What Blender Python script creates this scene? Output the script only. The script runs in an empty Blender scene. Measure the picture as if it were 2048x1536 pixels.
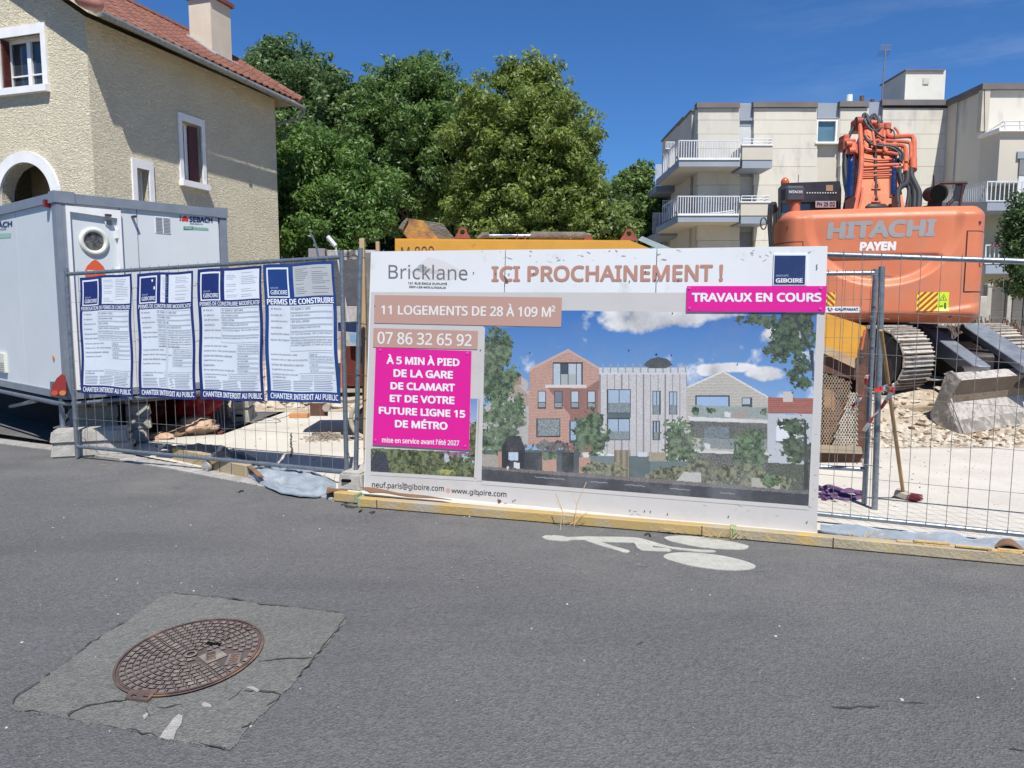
import bpy, bmesh, math, random
import numpy as np
from mathutils import Vector, Matrix, noise as mnoise
from mathutils.geometry import tessellate_polygon
rnd = random.Random(7)
nrs = np.random.RandomState(11)
S = bpy.context.scene
COL = S.collection
# ------------------------------------------------------------------ camera
FPX, HZ, CH = 1500.0, 612.0, 1.6
TH = math.atan((768 - HZ) / FPX)
cam = bpy.data.objects.new('camera', bpy.data.cameras.new('camera'))
COL.objects.link(cam)
cam.data.sensor_width = 36; cam.data.lens = FPX / 2048 * 36
cam.data.clip_start = 0.05; cam.data.clip_end = 3000
cam.location = (0, 0, CH); cam.rotation_euler = (math.pi / 2 - TH, 0, 0)
S.camera = cam
# ------------------------------------------------------------------ light
SUN_EL, SUN_AZ = 58.5, 10.0          # the sun stands behind the camera, 10 degrees to its right
W = bpy.data.worlds.new('World'); S.world = W; W.use_nodes = True
wn = W.node_tree; wn.nodes.clear()
sky = wn.nodes.new('ShaderNodeTexSky'); sky.sky_type = 'NISHITA'; sky.sun_disc = False
sky.sun_elevation = math.radians(SUN_EL); sky.sun_rotation = math.radians(180 - SUN_AZ)
sky.altitude = 100; sky.air_density = 1.0; sky.dust_density = 0.15; sky.ozone_density = 3.5
bg = wn.nodes.new('ShaderNodeBackground'); bg.inputs['Strength'].default_value = 0.081
wo = wn.nodes.new('ShaderNodeOutputWorld')
# thin cirrus on the right, mixed softly over the sky
tc = wn.nodes.new('ShaderNodeTexCoord'); mp = wn.nodes.new('ShaderNodeMapping')
mp.inputs['Scale'].default_value = (1.2, 1.2, 7.0); mp.inputs['Rotation'].default_value = (0, 0.22, 0)
nz = wn.nodes.new('ShaderNodeTexNoise'); nz.inputs['Scale'].default_value = 2.1; nz.inputs['Detail'].default_value = 7; nz.inputs['Roughness'].default_value = 0.62
rp = wn.nodes.new('ShaderNodeValToRGB'); rp.color_ramp.elements[0].position = 0.52; rp.color_ramp.elements[1].position = 0.9
rp.color_ramp.elements[1].color = (0.45, 0.45, 0.45, 1)
mx = wn.nodes.new('ShaderNodeMix'); mx.data_type = 'RGBA'; mx.inputs['B'].default_value = (6.5, 7.2, 8.4, 1)
sk2 = wn.nodes.new('ShaderNodeMix'); sk2.data_type = 'RGBA'; sk2.blend_type = 'MULTIPLY'; sk2.inputs['Factor'].default_value = 1
sk2.inputs['B'].default_value = (0.38, 0.685, 1.06, 1)
L = wn.links.new
L(tc.outputs['Generated'], mp.inputs['Vector']); L(mp.outputs[0], nz.inputs['Vector']); L(nz.outputs['Fac'], rp.inputs['Fac'])
sx = wn.nodes.new('ShaderNodeSeparateXYZ'); L(tc.outputs['Generated'], sx.inputs[0])   # the cirrus lies towards the east only
mk = wn.nodes.new('ShaderNodeMapRange'); mk.inputs['From Min'].default_value = 0.22; mk.inputs['From Max'].default_value = 0.60; L(sx.outputs['X'], mk.inputs['Value'])
mm = wn.nodes.new('ShaderNodeMath'); mm.operation = 'MULTIPLY'; L(rp.outputs['Color'], mm.inputs[0]); L(mk.outputs[0], mm.inputs[1]); L(mm.outputs[0], mx.inputs['Factor']); L(sky.outputs[0], sk2.inputs['A']); L(sk2.outputs['Result'], mx.inputs['A'])
L(mx.outputs['Result'], bg.inputs['Color']); L(bg.outputs[0], wo.inputs['Surface'])
sun = bpy.data.objects.new('sun', bpy.data.lights.new('sun', 'SUN')); COL.objects.link(sun)
sun.data.energy = 4.9; sun.data.angle = math.radians(0.53); sun.data.color = (1.0, 0.955, 0.89)
az, el = math.radians(SUN_AZ), math.radians(SUN_EL)
sv = Vector((math.sin(az) * math.cos(el), -math.cos(az) * math.cos(el), math.sin(el)))
sun.rotation_euler = sv.to_track_quat('Z', 'Y').to_euler()
S.view_settings.view_transform = 'Standard'; S.view_settings.look = 'None'
S.view_settings.exposure = 0.42; S.view_settings.gamma = 1.0; S.view_settings.use_curve_mapping = False
# ------------------------------------------------------------------ measuring on the photograph
def ray(px, py):
    u = (px - 1024) / FPX; v = (768 - py) / FPX
    return Vector((u, math.cos(TH) + v * math.sin(TH), -math.sin(TH) + v * math.cos(TH)))
CAM = Vector((0, 0, CH)); UP = Vector((0, 0, 1))
def G(px, py, z=0.0):
    d = ray(px, py); return CAM + d * ((z - CH) / d.z)
def AY(px, py, y):
    d = ray(px, py); return CAM + d * (y / d.y)
class Plane:
    """upright plane through O running at angle a (degrees right of straight ahead)"""
    def __init__(s, O, a, side=1):
        s.O = Vector((O[0], O[1], 0)); a = math.radians(a)
        s.d = Vector((math.sin(a), math.cos(a), 0)); s.n = Vector((s.d.y, -s.d.x, 0)) * side
    def at(s, px, py, off=0.0):
        d = ray(px, py); q = s.O + s.n * off
        t = (q - CAM).dot(s.n) / d.dot(s.n); return CAM + d * t
    def p(s, u, z, off=0.0):
        return s.O + s.d * u + s.n * off + Vector((0, 0, z))
    def u(s, px, py):
        q = s.at(px, py); return (q - s.O).dot(s.d), q.z
# ------------------------------------------------------------------ materials
MATS = {}
def mat(name, c1, c2=None, scale=4.0, rough=0.7, metal=0.0, bump=0.0, bscale=60.0, c3=None, s3=1.0, t3=0.55, w3=0.12,
        rand=0.0, spec=0.5, stretch=None, det=6):
    if name in MATS: return MATS[name]
    m = bpy.data.materials.new(name); m.use_nodes = True; t = m.node_tree; b = t.nodes['Principled BSDF']
    b.inputs['Roughness'].default_value = rough; b.inputs['Metallic'].default_value = metal
    b.inputs['Specular IOR Level'].default_value = spec
    l = t.links.new; tc = t.nodes.new('ShaderNodeTexCoord'); vec = tc.outputs['Object']
    if stretch:
        mp = t.nodes.new('ShaderNodeMapping'); mp.inputs['Scale'].default_value = stretch; l(vec, mp.inputs[0]); vec = mp.outputs[0]
    def nz(sc, d=det, r=0.6):
        n = t.nodes.new('ShaderNodeTexNoise'); n.inputs['Scale'].default_value = sc; n.inputs['Detail'].default_value = d
        n.inputs['Roughness'].default_value = r; l(vec, n.inputs['Vector']); return n.outputs['Fac']
    def mixc(f, a, bb):
        x = t.nodes.new('ShaderNodeMix'); x.data_type = 'RGBA'
        if isinstance(f, float): x.inputs['Factor'].default_value = f
        else: l(f, x.inputs['Factor'])
        for k, v in (('A', a), ('B', bb)):
            if isinstance(v, tuple): x.inputs[k].default_value = (*v, 1)
            else: l(v, x.inputs[k])
        return x.outputs['Result']
    def mr(f, a, bb):
        x = t.nodes.new('ShaderNodeMapRange'); x.inputs['From Min'].default_value = a; x.inputs['From Max'].default_value = bb
        l(f, x.inputs['Value']); return x.outputs['Result']
    c2 = c2 or tuple(v * 0.82 for v in c1)
    col = mixc(mr(nz(scale), 0.35, 0.65), c1, c2)
    if c3 is not None: col = mixc(mr(nz(s3, 8, 0.7), t3, t3 + w3), col, c3)
    if rand:
        oi = t.nodes.new('ShaderNodeObjectInfo'); hv = t.nodes.new('ShaderNodeHueSaturation')
        hv.inputs['Value'].default_value = 1
        x = t.nodes.new('ShaderNodeMapRange'); x.inputs['To Min'].default_value = 1 - rand; x.inputs['To Max'].default_value = 1 + rand
        l(oi.outputs['Random'], x.inputs['Value']); l(x.outputs[0], hv.inputs['Value']); l(col, hv.inputs['Color']); col = hv.outputs[0]
    l(col, b.inputs['Base Color'])
    if bump:
        bp = t.nodes.new('ShaderNodeBump'); bp.inputs['Strength'].default_value = min(1.0, bump); bp.inputs['Distance'].default_value = 0.02 * max(1, bump)
        l(nz(bscale, 5), bp.inputs['Height']); l(bp.outputs[0], b.inputs['Normal'])
    rr = mr(nz(scale * 2.3), 0.2, 0.8); x = t.nodes.new('ShaderNodeMapRange')
    x.inputs['To Min'].default_value = max(0.02, rough - 0.08); x.inputs['To Max'].default_value = min(1, rough + 0.1); l(rr, x.inputs['Value']); l(x.outputs[0], b.inputs['Roughness'])
    MATS[name] = m; return m
def print_mat(name, rough=0.45, grime=0.12, trans=0.0):
    """flat print: colour comes from the face corners, with faint grime on top"""
    if name in MATS: return MATS[name]
    m = bpy.data.materials.new(name); m.use_nodes = True; t = m.node_tree; b = t.nodes['Principled BSDF']; l = t.links.new
    b.inputs['Roughness'].default_value = rough
    a = t.nodes.new('ShaderNodeAttribute'); a.attribute_name = 'Col'
    tc = t.nodes.new('ShaderNodeTexCoord'); n = t.nodes.new('ShaderNodeTexNoise'); n.inputs['Scale'].default_value = 3.0; n.inputs['Detail'].default_value = 9; n.inputs['Roughness'].default_value = 0.72
    l(tc.outputs['Object'], n.inputs['Vector'])
    r = t.nodes.new('ShaderNodeMapRange'); r.inputs['From Min'].default_value = 0.52; r.inputs['From Max'].default_value = 0.8
    r.inputs['To Max'].default_value = grime * 2.2; l(n.outputs['Fac'], r.inputs['Value'])
    x = t.nodes.new('ShaderNodeMix'); x.data_type = 'RGBA'; x.inputs['B'].default_value = (0.30, 0.27, 0.22, 1)
    l(r.outputs[0], x.inputs['Factor']); l(a.outputs['Color'], x.inputs['A'])
    l(x.outputs['Result'], b.inputs['Base Color'])
    if trans:
        tr = t.nodes.new('ShaderNodeBsdfTranslucent'); ms = t.nodes.new('ShaderNodeMixShader'); ms.inputs[0].default_value = trans
        hv = t.nodes.new('ShaderNodeHueSaturation'); hv.inputs['Value'].default_value = 1.5; l(a.outputs['Color'], hv.inputs['Color'])
        l(hv.outputs[0], tr.inputs['Color']); l(b.outputs[0], ms.inputs[1]); l(tr.outputs[0], ms.inputs[2])
        l(ms.outputs[0], t.nodes['Material Output'].inputs['Surface'])
    MATS[name] = m; return m
PRINT = print_mat('print')
GALV = mat('galvanised steel', (0.30, 0.335, 0.36), (0.20, 0.235, 0.27), 30, 0.42, 0.75, 0.1, 90)
WIRE = mat('fence wire', (0.32, 0.31, 0.29), (0.20, 0.19, 0.175), 20, 0.5, 0.5)
CONC = mat('cast concrete', (0.42, 0.40, 0.36), (0.30, 0.285, 0.255), 9, 0.9, 0, 0.5, 70, c3=(0.2, 0.19, 0.17), s3=14, t3=0.6)
BLACK = mat('black rubber', (0.02, 0.02, 0.022), (0.035, 0.035, 0.035), 30, 0.55)
# ------------------------------------------------------------------ objects
MW = {}
def thing(name, label, cat, loc=(0, 0, 0), rz=0.0, group=None):
    o = bpy.data.objects.new(name, None); COL.objects.link(o); o.empty_display_size = 0.1
    o.location = loc; o.rotation_euler = (0, 0, rz); o['label'] = label; o['category'] = cat
    if group: o['group'] = group
    MW[o.name] = Matrix.Translation(Vector(loc)) @ Matrix.Rotation(rz, 4, 'Z'); return o
def tag(o, label, cat, group=None):
    o['label'] = label; o['category'] = cat
    if group: o['group'] = group
    return o
def relabel(o, **k):
    for a, b in k.items(): o[a] = b
    return o
def dup(root, loc=None, rz=None, label=None, parent=None):
    c = root.copy(); COL.objects.link(c)
    if parent is not None: c.parent = parent
    if loc is not None: c.location = loc
    if rz is not None: c.rotation_euler = (0, 0, rz)
    if label: c['label'] = label
    for ch in root.children: dup(ch, parent=c)
    return c
class B:
    def __init__(s): s.v = []; s.f = []; s.m = []; s.c = []; s.mi = 0; s.col = (1, 1, 1)
    def add(s, vs, fs, col=None):
        n = len(s.v); s.v += [tuple(q) for q in vs]; s.f += [tuple(i + n for i in f) for f in fs]
        s.m += [s.mi] * len(fs); s.c += [col or s.col] * len(fs); return s
    def box(s, a, b, M=None):
        x0, y0, z0 = (min(p, q) for p, q in zip(a, b)); x1, y1, z1 = (max(p, q) for p, q in zip(a, b))
        v = [Vector(p) for p in ((x0, y0, z0), (x1, y0, z0), (x1, y1, z0), (x0, y1, z0), (x0, y0, z1), (x1, y0, z1), (x1, y1, z1), (x0, y1, z1))]
        if M: v = [M @ p if isinstance(M, Matrix) else M(p) for p in v]
        return s.add(v, ((0, 3, 2, 1), (4, 5, 6, 7), (0, 1, 5, 4), (1, 2, 6, 5), (2, 3, 7, 6), (3, 0, 4, 7)))
    def cbox(s, a, b, c=0.01, M=None):
        """box with chamfered edges"""
        x0, y0, z0 = (min(p, q) for p, q in zip(a, b)); x1, y1, z1 = (max(p, q) for p, q in zip(a, b))
        bm = bmesh.new(); bmesh.ops.create_cube(bm, size=1)
        for w in bm.verts:
            w.co = Vector(((x0 + x1) / 2 + w.co.x * (x1 - x0), (y0 + y1) / 2 + w.co.y * (y1 - y0), (z0 + z1) / 2 + w.co.z * (z1 - z0)))
        bmesh.ops.bevel(bm, geom=list(bm.edges), offset=c, segments=1, affect='EDGES')
        bm.verts.index_update(); v = [w.co.copy() for w in bm.verts]
        if M: v = [M @ p if isinstance(M, Matrix) else M(p) for p in v]
        fs = [tuple(q.index for q in f.verts) for f in bm.faces]; bm.free(); return s.add(v, fs)
    def tube(s, pts, r, n=8, cap=True):
        pts = [Vector(p) for p in pts]; rs = r if isinstance(r, (list, tuple)) else [r] * len(pts)
        vs = []; fs = []; prev = None
        for i, p in enumerate(pts):
            d = (pts[min(i + 1, len(pts) - 1)] - pts[max(i - 1, 0)]).normalized()
            if prev is None: a = d.orthogonal().normalized()
            else: a = (prev - d * prev.dot(d)); a = a.normalized() if a.length > 1e-6 else d.orthogonal().normalized()
            prev = a; b = d.cross(a)
            vs += [p + (a * math.cos(2 * math.pi * k / n) + b * math.sin(2 * math.pi * k / n)) * rs[i] for k in range(n)]
        for i in range(len(pts) - 1):
            fs += [(i * n + k, i * n + (k + 1) % n, (i + 1) * n + (k + 1) % n, (i + 1) * n + k) for k in range(n)]
        if cap: fs += [tuple(range(n))[::-1], tuple((len(pts) - 1) * n + k for k in range(n))]
        return s.add(vs, fs)
    def prism(s, poly, fn, d0, d1):
        """closed polygon in 2D, fn(u, v, depth) -> point"""
        n = len(poly); vs = [fn(u, v, d0) for u, v in poly] + [fn(u, v, d1) for u, v in poly]
        tri = tessellate_polygon([[Vector((u, v, 0)) for u, v in poly]])
        fs = [tuple(t) for t in tri] + [tuple(i + n for i in t)[::-1] for t in tri]
        fs += [(i, (i + 1) % n, (i + 1) % n + n, i + n) for i in range(n)]
        return s.add(vs, fs)
    def panel(s, outline, holes, fn, d0, d1, back=False, rim=True):
        """wall face with openings: face at d0, reveals running to d1"""
        loops = [outline] + list(holes); flat = [q for lp in loops for q in lp]; n = len(flat)
        tri = tessellate_polygon([[Vector((u, v, 0)) for u, v in lp] for lp in loops])
        vs = [fn(u, v, d0) for u, v in flat] + [fn(u, v, d1) for u, v in flat]; fs = [tuple(t) for t in tri]
        if back: fs += [tuple(i + n for i in t)[::-1] for t in tri]
        k = 0
        for j, lp in enumerate(loops):
            m = len(lp); fs += [] if (j == 0 and not rim) else [(k + i, k + (i + 1) % m, k + (i + 1) % m + n, k + i + n) for i in range(m)]; k += m
        return s.add(vs, fs)
    def grid(s, fn, nu, nv, closed=False):
        vs = [fn(i / nu, j / nv) for j in range(nv + 1) for i in range(nu + 1)]
        fs = [(j * (nu + 1) + i, j * (nu + 1) + i + 1, (j + 1) * (nu + 1) + i + 1, (j + 1) * (nu + 1) + i) for j in range(nv) for i in range(nu)]
        return s.add(vs, fs)
    def sheet(s, fn, nu, nv, th):
        """thin closed sheet; fn(u, v) -> point, th = thickness vector"""
        th = Vector(th); n = (nu + 1) * (nv + 1)
        vs = [Vector(fn(i / nu, j / nv)) for j in range(nv + 1) for i in range(nu + 1)]; vs += [p + th for p in vs]
        q = lambda i, j: j * (nu + 1) + i
        fs = [(q(i, j), q(i + 1, j), q(i + 1, j + 1), q(i, j + 1)) for j in range(nv) for i in range(nu)]
        fs += [tuple(k + n for k in f)[::-1] for f in fs]
        ring = [q(i, 0) for i in range(nu)] + [q(nu, j) for j in range(nv)] + [q(i, nv) for i in range(nu, 0, -1)] + [q(0, j) for j in range(nv, 0, -1)]
        fs += [(ring[k], ring[(k + 1) % len(ring)], ring[(k + 1) % len(ring)] + n, ring[k] + n) for k in range(len(ring))]
        return s.add(vs, fs)
    def obj(s, name, mats, parent=None, smooth=False, world=True):
        me = bpy.data.meshes.new(name); vs = s.v
        if parent is not None and world and parent.name in MW:
            I = MW[parent.name].inverted(); vs = [tuple(I @ Vector(q)) for q in vs]
        me.from_pydata(vs, [], s.f)
        mats = mats if isinstance(mats, (list, tuple)) else [mats]
        for m in mats: me.materials.append(m)
        if len(mats) > 1: me.polygons.foreach_set('material_index', s.m)
        if any(m.name.startswith('print') for m in mats):
            at = me.color_attributes.new('Col', 'FLOAT_COLOR', 'CORNER'); a = []
            for f, c in zip(s.f, s.c): a += [*c, 1.0] * len(f)
            at.data.foreach_set('color', a)
        if smooth:
            me.polygons.foreach_set('use_smooth', [True] * len(s.f))
            if smooth != 'all': me.set_sharp_from_angle(angle=math.radians(38))
        me.update()
        o = bpy.data.objects.new(name, me); COL.objects.link(o)
        if parent is not None:
            o.parent = parent
            if parent.name in MW: MW[o.name] = MW[parent.name]
        return o
def struct(b, name, mats, smooth=False, kind='structure'):
    o = b.obj(name, mats, None, smooth); o['kind'] = kind; return o
# ------------------------------------------------------------------ lettering
_tc = {}
try: FONT = bpy.data.fonts.load(bpy.utils.system_resource('DATAFILES') + '/fonts/NotoSansHebrew-Regular.woff2')   # plain sans shipped with Blender
except Exception: FONT = None
def _glyphs(t):
    cu = bpy.data.curves.new('t', 'FONT'); cu.body = t; cu.resolution_u = 3; cu.fill_mode = 'FRONT'
    if FONT: cu.font = FONT
    o = bpy.data.objects.new('t', cu); COL.objects.link(o); bpy.context.view_layer.update()
    me = bpy.data.meshes.new_from_object(o.evaluated_get(bpy.context.evaluated_depsgraph_get()))
    vs = [(q.co.x, q.co.y) for q in me.vertices]; fs = [tuple(p.vertices) for p in me.polygons]
    bpy.data.objects.remove(o); bpy.data.curves.remove(cu); bpy.data.meshes.remove(me); return vs, fs
def text2d(t, bold=0.0):
    if t not in _tc:
        vs, fs, x = [], [], 0.0
        for k, seg in enumerate(t.split('²')):
            if k: g, h = _glyphs('2'); n = len(vs); vs += [(a * .58 + x + .04, b * .58 + .33) for a, b in g]; fs += [tuple(i + n for i in f) for f in h]; x += .38
            if seg: g, h = _glyphs(seg); n = len(vs); vs += [(a + x, b) for a, b in g]; fs += [tuple(i + n for i in f) for f in h]; x = max(q[0] for q in vs)
        x0 = min(q[0] for q in vs); x1 = max(q[0] for q in vs); y0 = min(q[1] for q in vs); y1 = max(q[1] for q in vs)
        _tc[t] = ([((x - x0) / (x1 - x0), (y1 - y) / max(1e-6, y1 - y0)) for x, y in vs], fs, (x1 - x0) / max(1e-6, y1 - y0), x1 - x0, y1 - y0)
    return _tc[t]
def bil(q, u, v):
    a, b, c, d = q
    return ((a[0] * (1 - u) + b[0] * u) * (1 - v) + (d[0] * (1 - u) + c[0] * u) * v, (a[1] * (1 - u) + b[1] * u) * (1 - v) + (d[1] * (1 - u) + c[1] * u) * v)
def text(bd, t, quad, fn, col=(0.02, 0.02, 0.03), bold=0.0):
    """quad TL TR BR BL in the coordinates of fn(x, y) -> point; heavier weights are stacked shifted strokes"""
    vs, fs, _, w, h = text2d(t)
    P = [fn(*bil(quad, u, v)) for u, v in ((0, 0), (1, 0), (0, 1), (.5, .5))]; n = (P[1] - P[0]).cross(P[2] - P[0]).normalized()
    if n.dot(CAM - P[0]) < 0: n.negate()
    r = max(0.0, bold) * 1.0; k = 8 if bold > .01 else 1
    for i in range(k):
        a = 2 * math.pi * i / k; du, dv = (r * math.cos(a) / w, r * math.sin(a) / h) if k > 1 else (0, 0); kx, ky = (1 - 2 * r / w, 1 - 2 * r / h) if k > 1 else (1, 1)
        bd.add([fn(*bil(quad, .5 + (u - .5) * kx + du, .5 + (v - .5) * ky + dv)) + n * (.00012 * i) for u, v in vs], fs, col)
def quad(bd, q, fn, col, n=1):
    bd.add([fn(*p) for p in q], [(0, 3, 2, 1)], col)
def rect(bd, x0, y0, x1, y1, fn, col): quad(bd, ((x0, y0), (x1, y0), (x1, y1), (x0, y1)), fn, col)
# ================================================================== THE SETTING
def asphalt(name, c1, c2, c3, dust=0.0):
    m = bpy.data.materials.new(name); m.use_nodes = True; t = m.node_tree; b = t.nodes['Principled BSDF']; l = t.links.new
    b.inputs['Roughness'].default_value = 0.85; b.inputs['Specular IOR Level'].default_value = 0.3
    tc = t.nodes.new('ShaderNodeTexCoord'); O = tc.outputs['Object']
    def N(sc, d=3, r=0.6, st=None):
        n = t.nodes.new('ShaderNodeTexNoise'); n.inputs['Scale'].default_value = sc; n.inputs['Detail'].default_value = d; n.inputs['Roughness'].default_value = r
        if st:
            mp = t.nodes.new('ShaderNodeMapping'); mp.inputs['Scale'].default_value = st; mp.inputs['Rotation'].default_value = (0, 0, math.radians(20)); l(O, mp.inputs[0]); l(mp.outputs[0], n.inputs['Vector'])
        else: l(O, n.inputs['Vector'])
        return n.outputs['Fac']
    def MR(f, a, bb, c=0.0, d=1.0):
        x = t.nodes.new('ShaderNodeMapRange'); x.inputs['From Min'].default_value = a; x.inputs['From Max'].default_value = bb
        x.inputs['To Min'].default_value = c; x.inputs['To Max'].default_value = d; l(f, x.inputs['Value']); return x.outputs[0]
    def MX(f, a, bb):
        x = t.nodes.new('ShaderNodeMix'); x.data_type = 'RGBA'; l(f, x.inputs['Factor'])
        for k, v in (('A', a), ('B', bb)):
            if isinstance(v, tuple): x.inputs[k].default_value = (*v, 1)
            else: l(v, x.inputs[k])
        return x.outputs['Result']
    c = MX(MR(N(0.55, 5), 0.35, 0.68), c1, c2)
    v = t.nodes.new('ShaderNodeTexVoronoi'); v.inputs['Scale'].default_value = 105; l(O, v.inputs['Vector'])
    sp = t.nodes.new('ShaderNodeSeparateColor'); l(v.outputs['Color'], sp.inputs[0])
    hv = t.nodes.new('ShaderNodeHueSaturation'); l(MR(sp.outputs[0], 0, 1, 0.78, 1.22), hv.inputs['Value']); l(c, hv.inputs['Color']); c = hv.outputs[0]
    n2 = N(26, 4, 0.7); hv = t.nodes.new('ShaderNodeHueSaturation'); l(MR(n2, 0.3, 0.7, 0.88, 1.12), hv.inputs['Value']); l(c, hv.inputs['Color']); c = hv.outputs[0]
    c = MX(MR(N(105, 2), 0.71, 0.76, 0, 0.75), c, (0.34, 0.34, 0.33))          # pale chippings
    c = MX(MR(N(60, 2), 0.735, 0.77, 0, 0.9), c, (0.03, 0.03, 0.032))          # missing chippings
    c = MX(MR(N(1.6, 8, 0.75, (1, 5, 1)), 0.60, 0.80, 0, 0.35), c, c3)           # dusty streaks
    # road dust gathered along the kerb line
    vm = t.nodes.new('ShaderNodeVectorMath'); vm.operation = 'DOT_PRODUCT'; vm.inputs[1].default_value = (0.41, 0.91, 0); l(O, vm.inputs[0])
    mu = t.nodes.new('ShaderNodeMath'); mu.operation = 'MULTIPLY'; l(MR(vm.outputs['Value'], 3.3, 5.3, 0, 0.55), mu.inputs[0]); l(MR(N(1.3, 8, 0.72), 0.38, 0.66), mu.inputs[1]); c = MX(mu.outputs[0], c, c3)
    c = MX(MR(N(0.42, 3, 0.5, (1, 4.5, 1)), 0.52, 0.70, 0, 0.30), c, tuple(v * .62 for v in c1))     # polished wheel tracks
    vo = t.nodes.new('ShaderNodeTexVoronoi'); vo.inputs['Scale'].default_value = 1.15; l(O, vo.inputs['Vector'])
    mu = t.nodes.new('ShaderNodeMath'); mu.operation = 'MULTIPLY'; l(MR(vo.outputs['Distance'], 0.13, 0.02, 0, 0.5), mu.inputs[0]); l(MR(N(9, 5), 0.4, 0.6), mu.inputs[1]); c = MX(mu.outputs[0], c, (0.045, 0.045, 0.045))   # oil drips
    l(c, b.inputs['Base Color'])
    bp = t.nodes.new('ShaderNodeBump'); bp.inputs['Strength'].default_value = 0.9; bp.inputs['Distance'].default_value = 0.006
    l(v.outputs['Distance'], bp.inputs['Height']); bp2 = t.nodes.new('ShaderNodeBump'); bp2.inputs['Strength'].default_value = 0.6; bp2.inputs['Distance'].default_value = 0.01
    l(N(22, 5, 0.7), bp2.inputs['Height']); l(bp.outputs[0], bp2.inputs['Normal']); l(bp2.outputs[0], b.inputs['Normal'])
    MATS[name] = m; return m
ROAD = asphalt('asphalt', (0.100, 0.101, 0.102), (0.122, 0.122, 0.121), (0.20, 0.195, 0.18))
PATCH = asphalt('old asphalt patch', (0.128, 0.131, 0.121), (0.152, 0.154, 0.142), (0.21, 0.21, 0.195))
EARTH = mat('dry earth', (0.41, 0.345, 0.26), (0.31, 0.255, 0.185), 3.0, 0.95, 0, 1.0, 25, c3=(0.52, 0.46, 0.37), s3=8, t3=0.5)
SLAB = mat('dusty site concrete', (0.54, 0.515, 0.455), (0.47, 0.44, 0.385), 1.6, 0.92, 0, 0.5, 40, c3=(0.36, 0.32, 0.27), s3=5, t3=0.62, w3=0.2)
edge_px = [(-420, 832), (0, 889), (140, 906), (280, 929), (400, 951), (520, 975), (690, 1006), (1070, 1042), (1460, 1075), (2048, 1127), (2700, 1185)]
EDGE = [G(*p) for p in edge_px]
# ground to the horizon
b = B(); b.add([(-500, -300, -0.08), (500, -300, -0.08), (500, 900, -0.08), (-500, 900, -0.08)], [(0, 1, 2, 3)])
struct(b, 'ground', EARTH)
b = B(); e = [(-60, EDGE[0].y + 0.5 * (60 + EDGE[0].x))] + [(p.x, p.y) for p in EDGE] + [(60, EDGE[-1].y - 0.2 * (60 - EDGE[-1].x))]
poly = [(-60, -30), (60, -30)] + e[::-1]
tri = tessellate_polygon([[Vector((x, y, 0)) for x, y in poly]]); b.add([(x, y, 0) for x, y in poly], tri); struct(b, 'road', ROAD)
# site slab behind the fence line
inner = [G(px, py) for px, py in ((210, 902), (280, 913), (520, 960), (690, 990), (1460, 1057), (2048, 1108), (2700, 1165))]
poly = [(p.x, p.y) for p in inner] + [(14, 12.5), (4, 13.0), (-3.2, 13.5), (-3.6, 9.2), (-5.2, 8.6)]
tri = tessellate_polygon([[Vector((x, y, 0)) for x, y in poly]])
b = B(); b.add([(x, y, 0.012) for x, y in poly], tri); slab = struct(b, 'site_slab', SLAB)
CRK = mat('crack filling', (0.06, 0.055, 0.05), (0.03, 0.028, 0.025), 30, 0.95)
def ribbon(bd, pts, w, z, wob=0.004):
    pts = [Vector((p[0], p[1], 0)) for p in pts]; fine = []
    for p, q in zip(pts, pts[1:]):
        n = max(2, int((q - p).length / 0.035))
        fine += [p.lerp(q, k / n) for k in range(n)]
    fine.append(pts[-1]); L_ = []; R_ = []
    for i, p in enumerate(fine):
        d = (fine[min(i + 1, len(fine) - 1)] - fine[max(0, i - 1)]).normalized(); n = Vector((-d.y, d.x, 0))
        p = p + n * rnd.uniform(-wob, wob) * 2.2; ww = w * (0.35 + 1.1 * rnd.random()) * (0.3 if i in (0, len(fine) - 1) else 1)
        L_.append((p.x + n.x * ww, p.y + n.y * ww, z)); R_.append((p.x - n.x * ww, p.y - n.y * ww, z))
    n = len(L_); bd.add(L_ + R_, [(i, i + 1, n + i + 1, n + i) for i in range(n - 1)])
b = B(); ribbon(b, [G(583, 868), G(582, 890), G(584, 905), G(583, 917)], 0.01, 0.017); ribbon(b, [G(700, 920), G(690, 890), G(720, 860)], 0.004, 0.017)
b.obj('crack', CRK, slab)
# old pavement left of the site gate, running under the cabin
lp_ = [G(px, py) for px, py in ((-420, 815), (0, 869), (206, 901))]; poly = [(p.x, p.y) for p in lp_] + [(-3.7, 9.2), (-3.3, 13.6), (-22, 22)]
b = B(); b.add([(x, y, 0.008) for x, y in poly], tessellate_polygon([[Vector((x, y, 0)) for x, y in poly]])); struct(b, 'pavement', ROAD)
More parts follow.
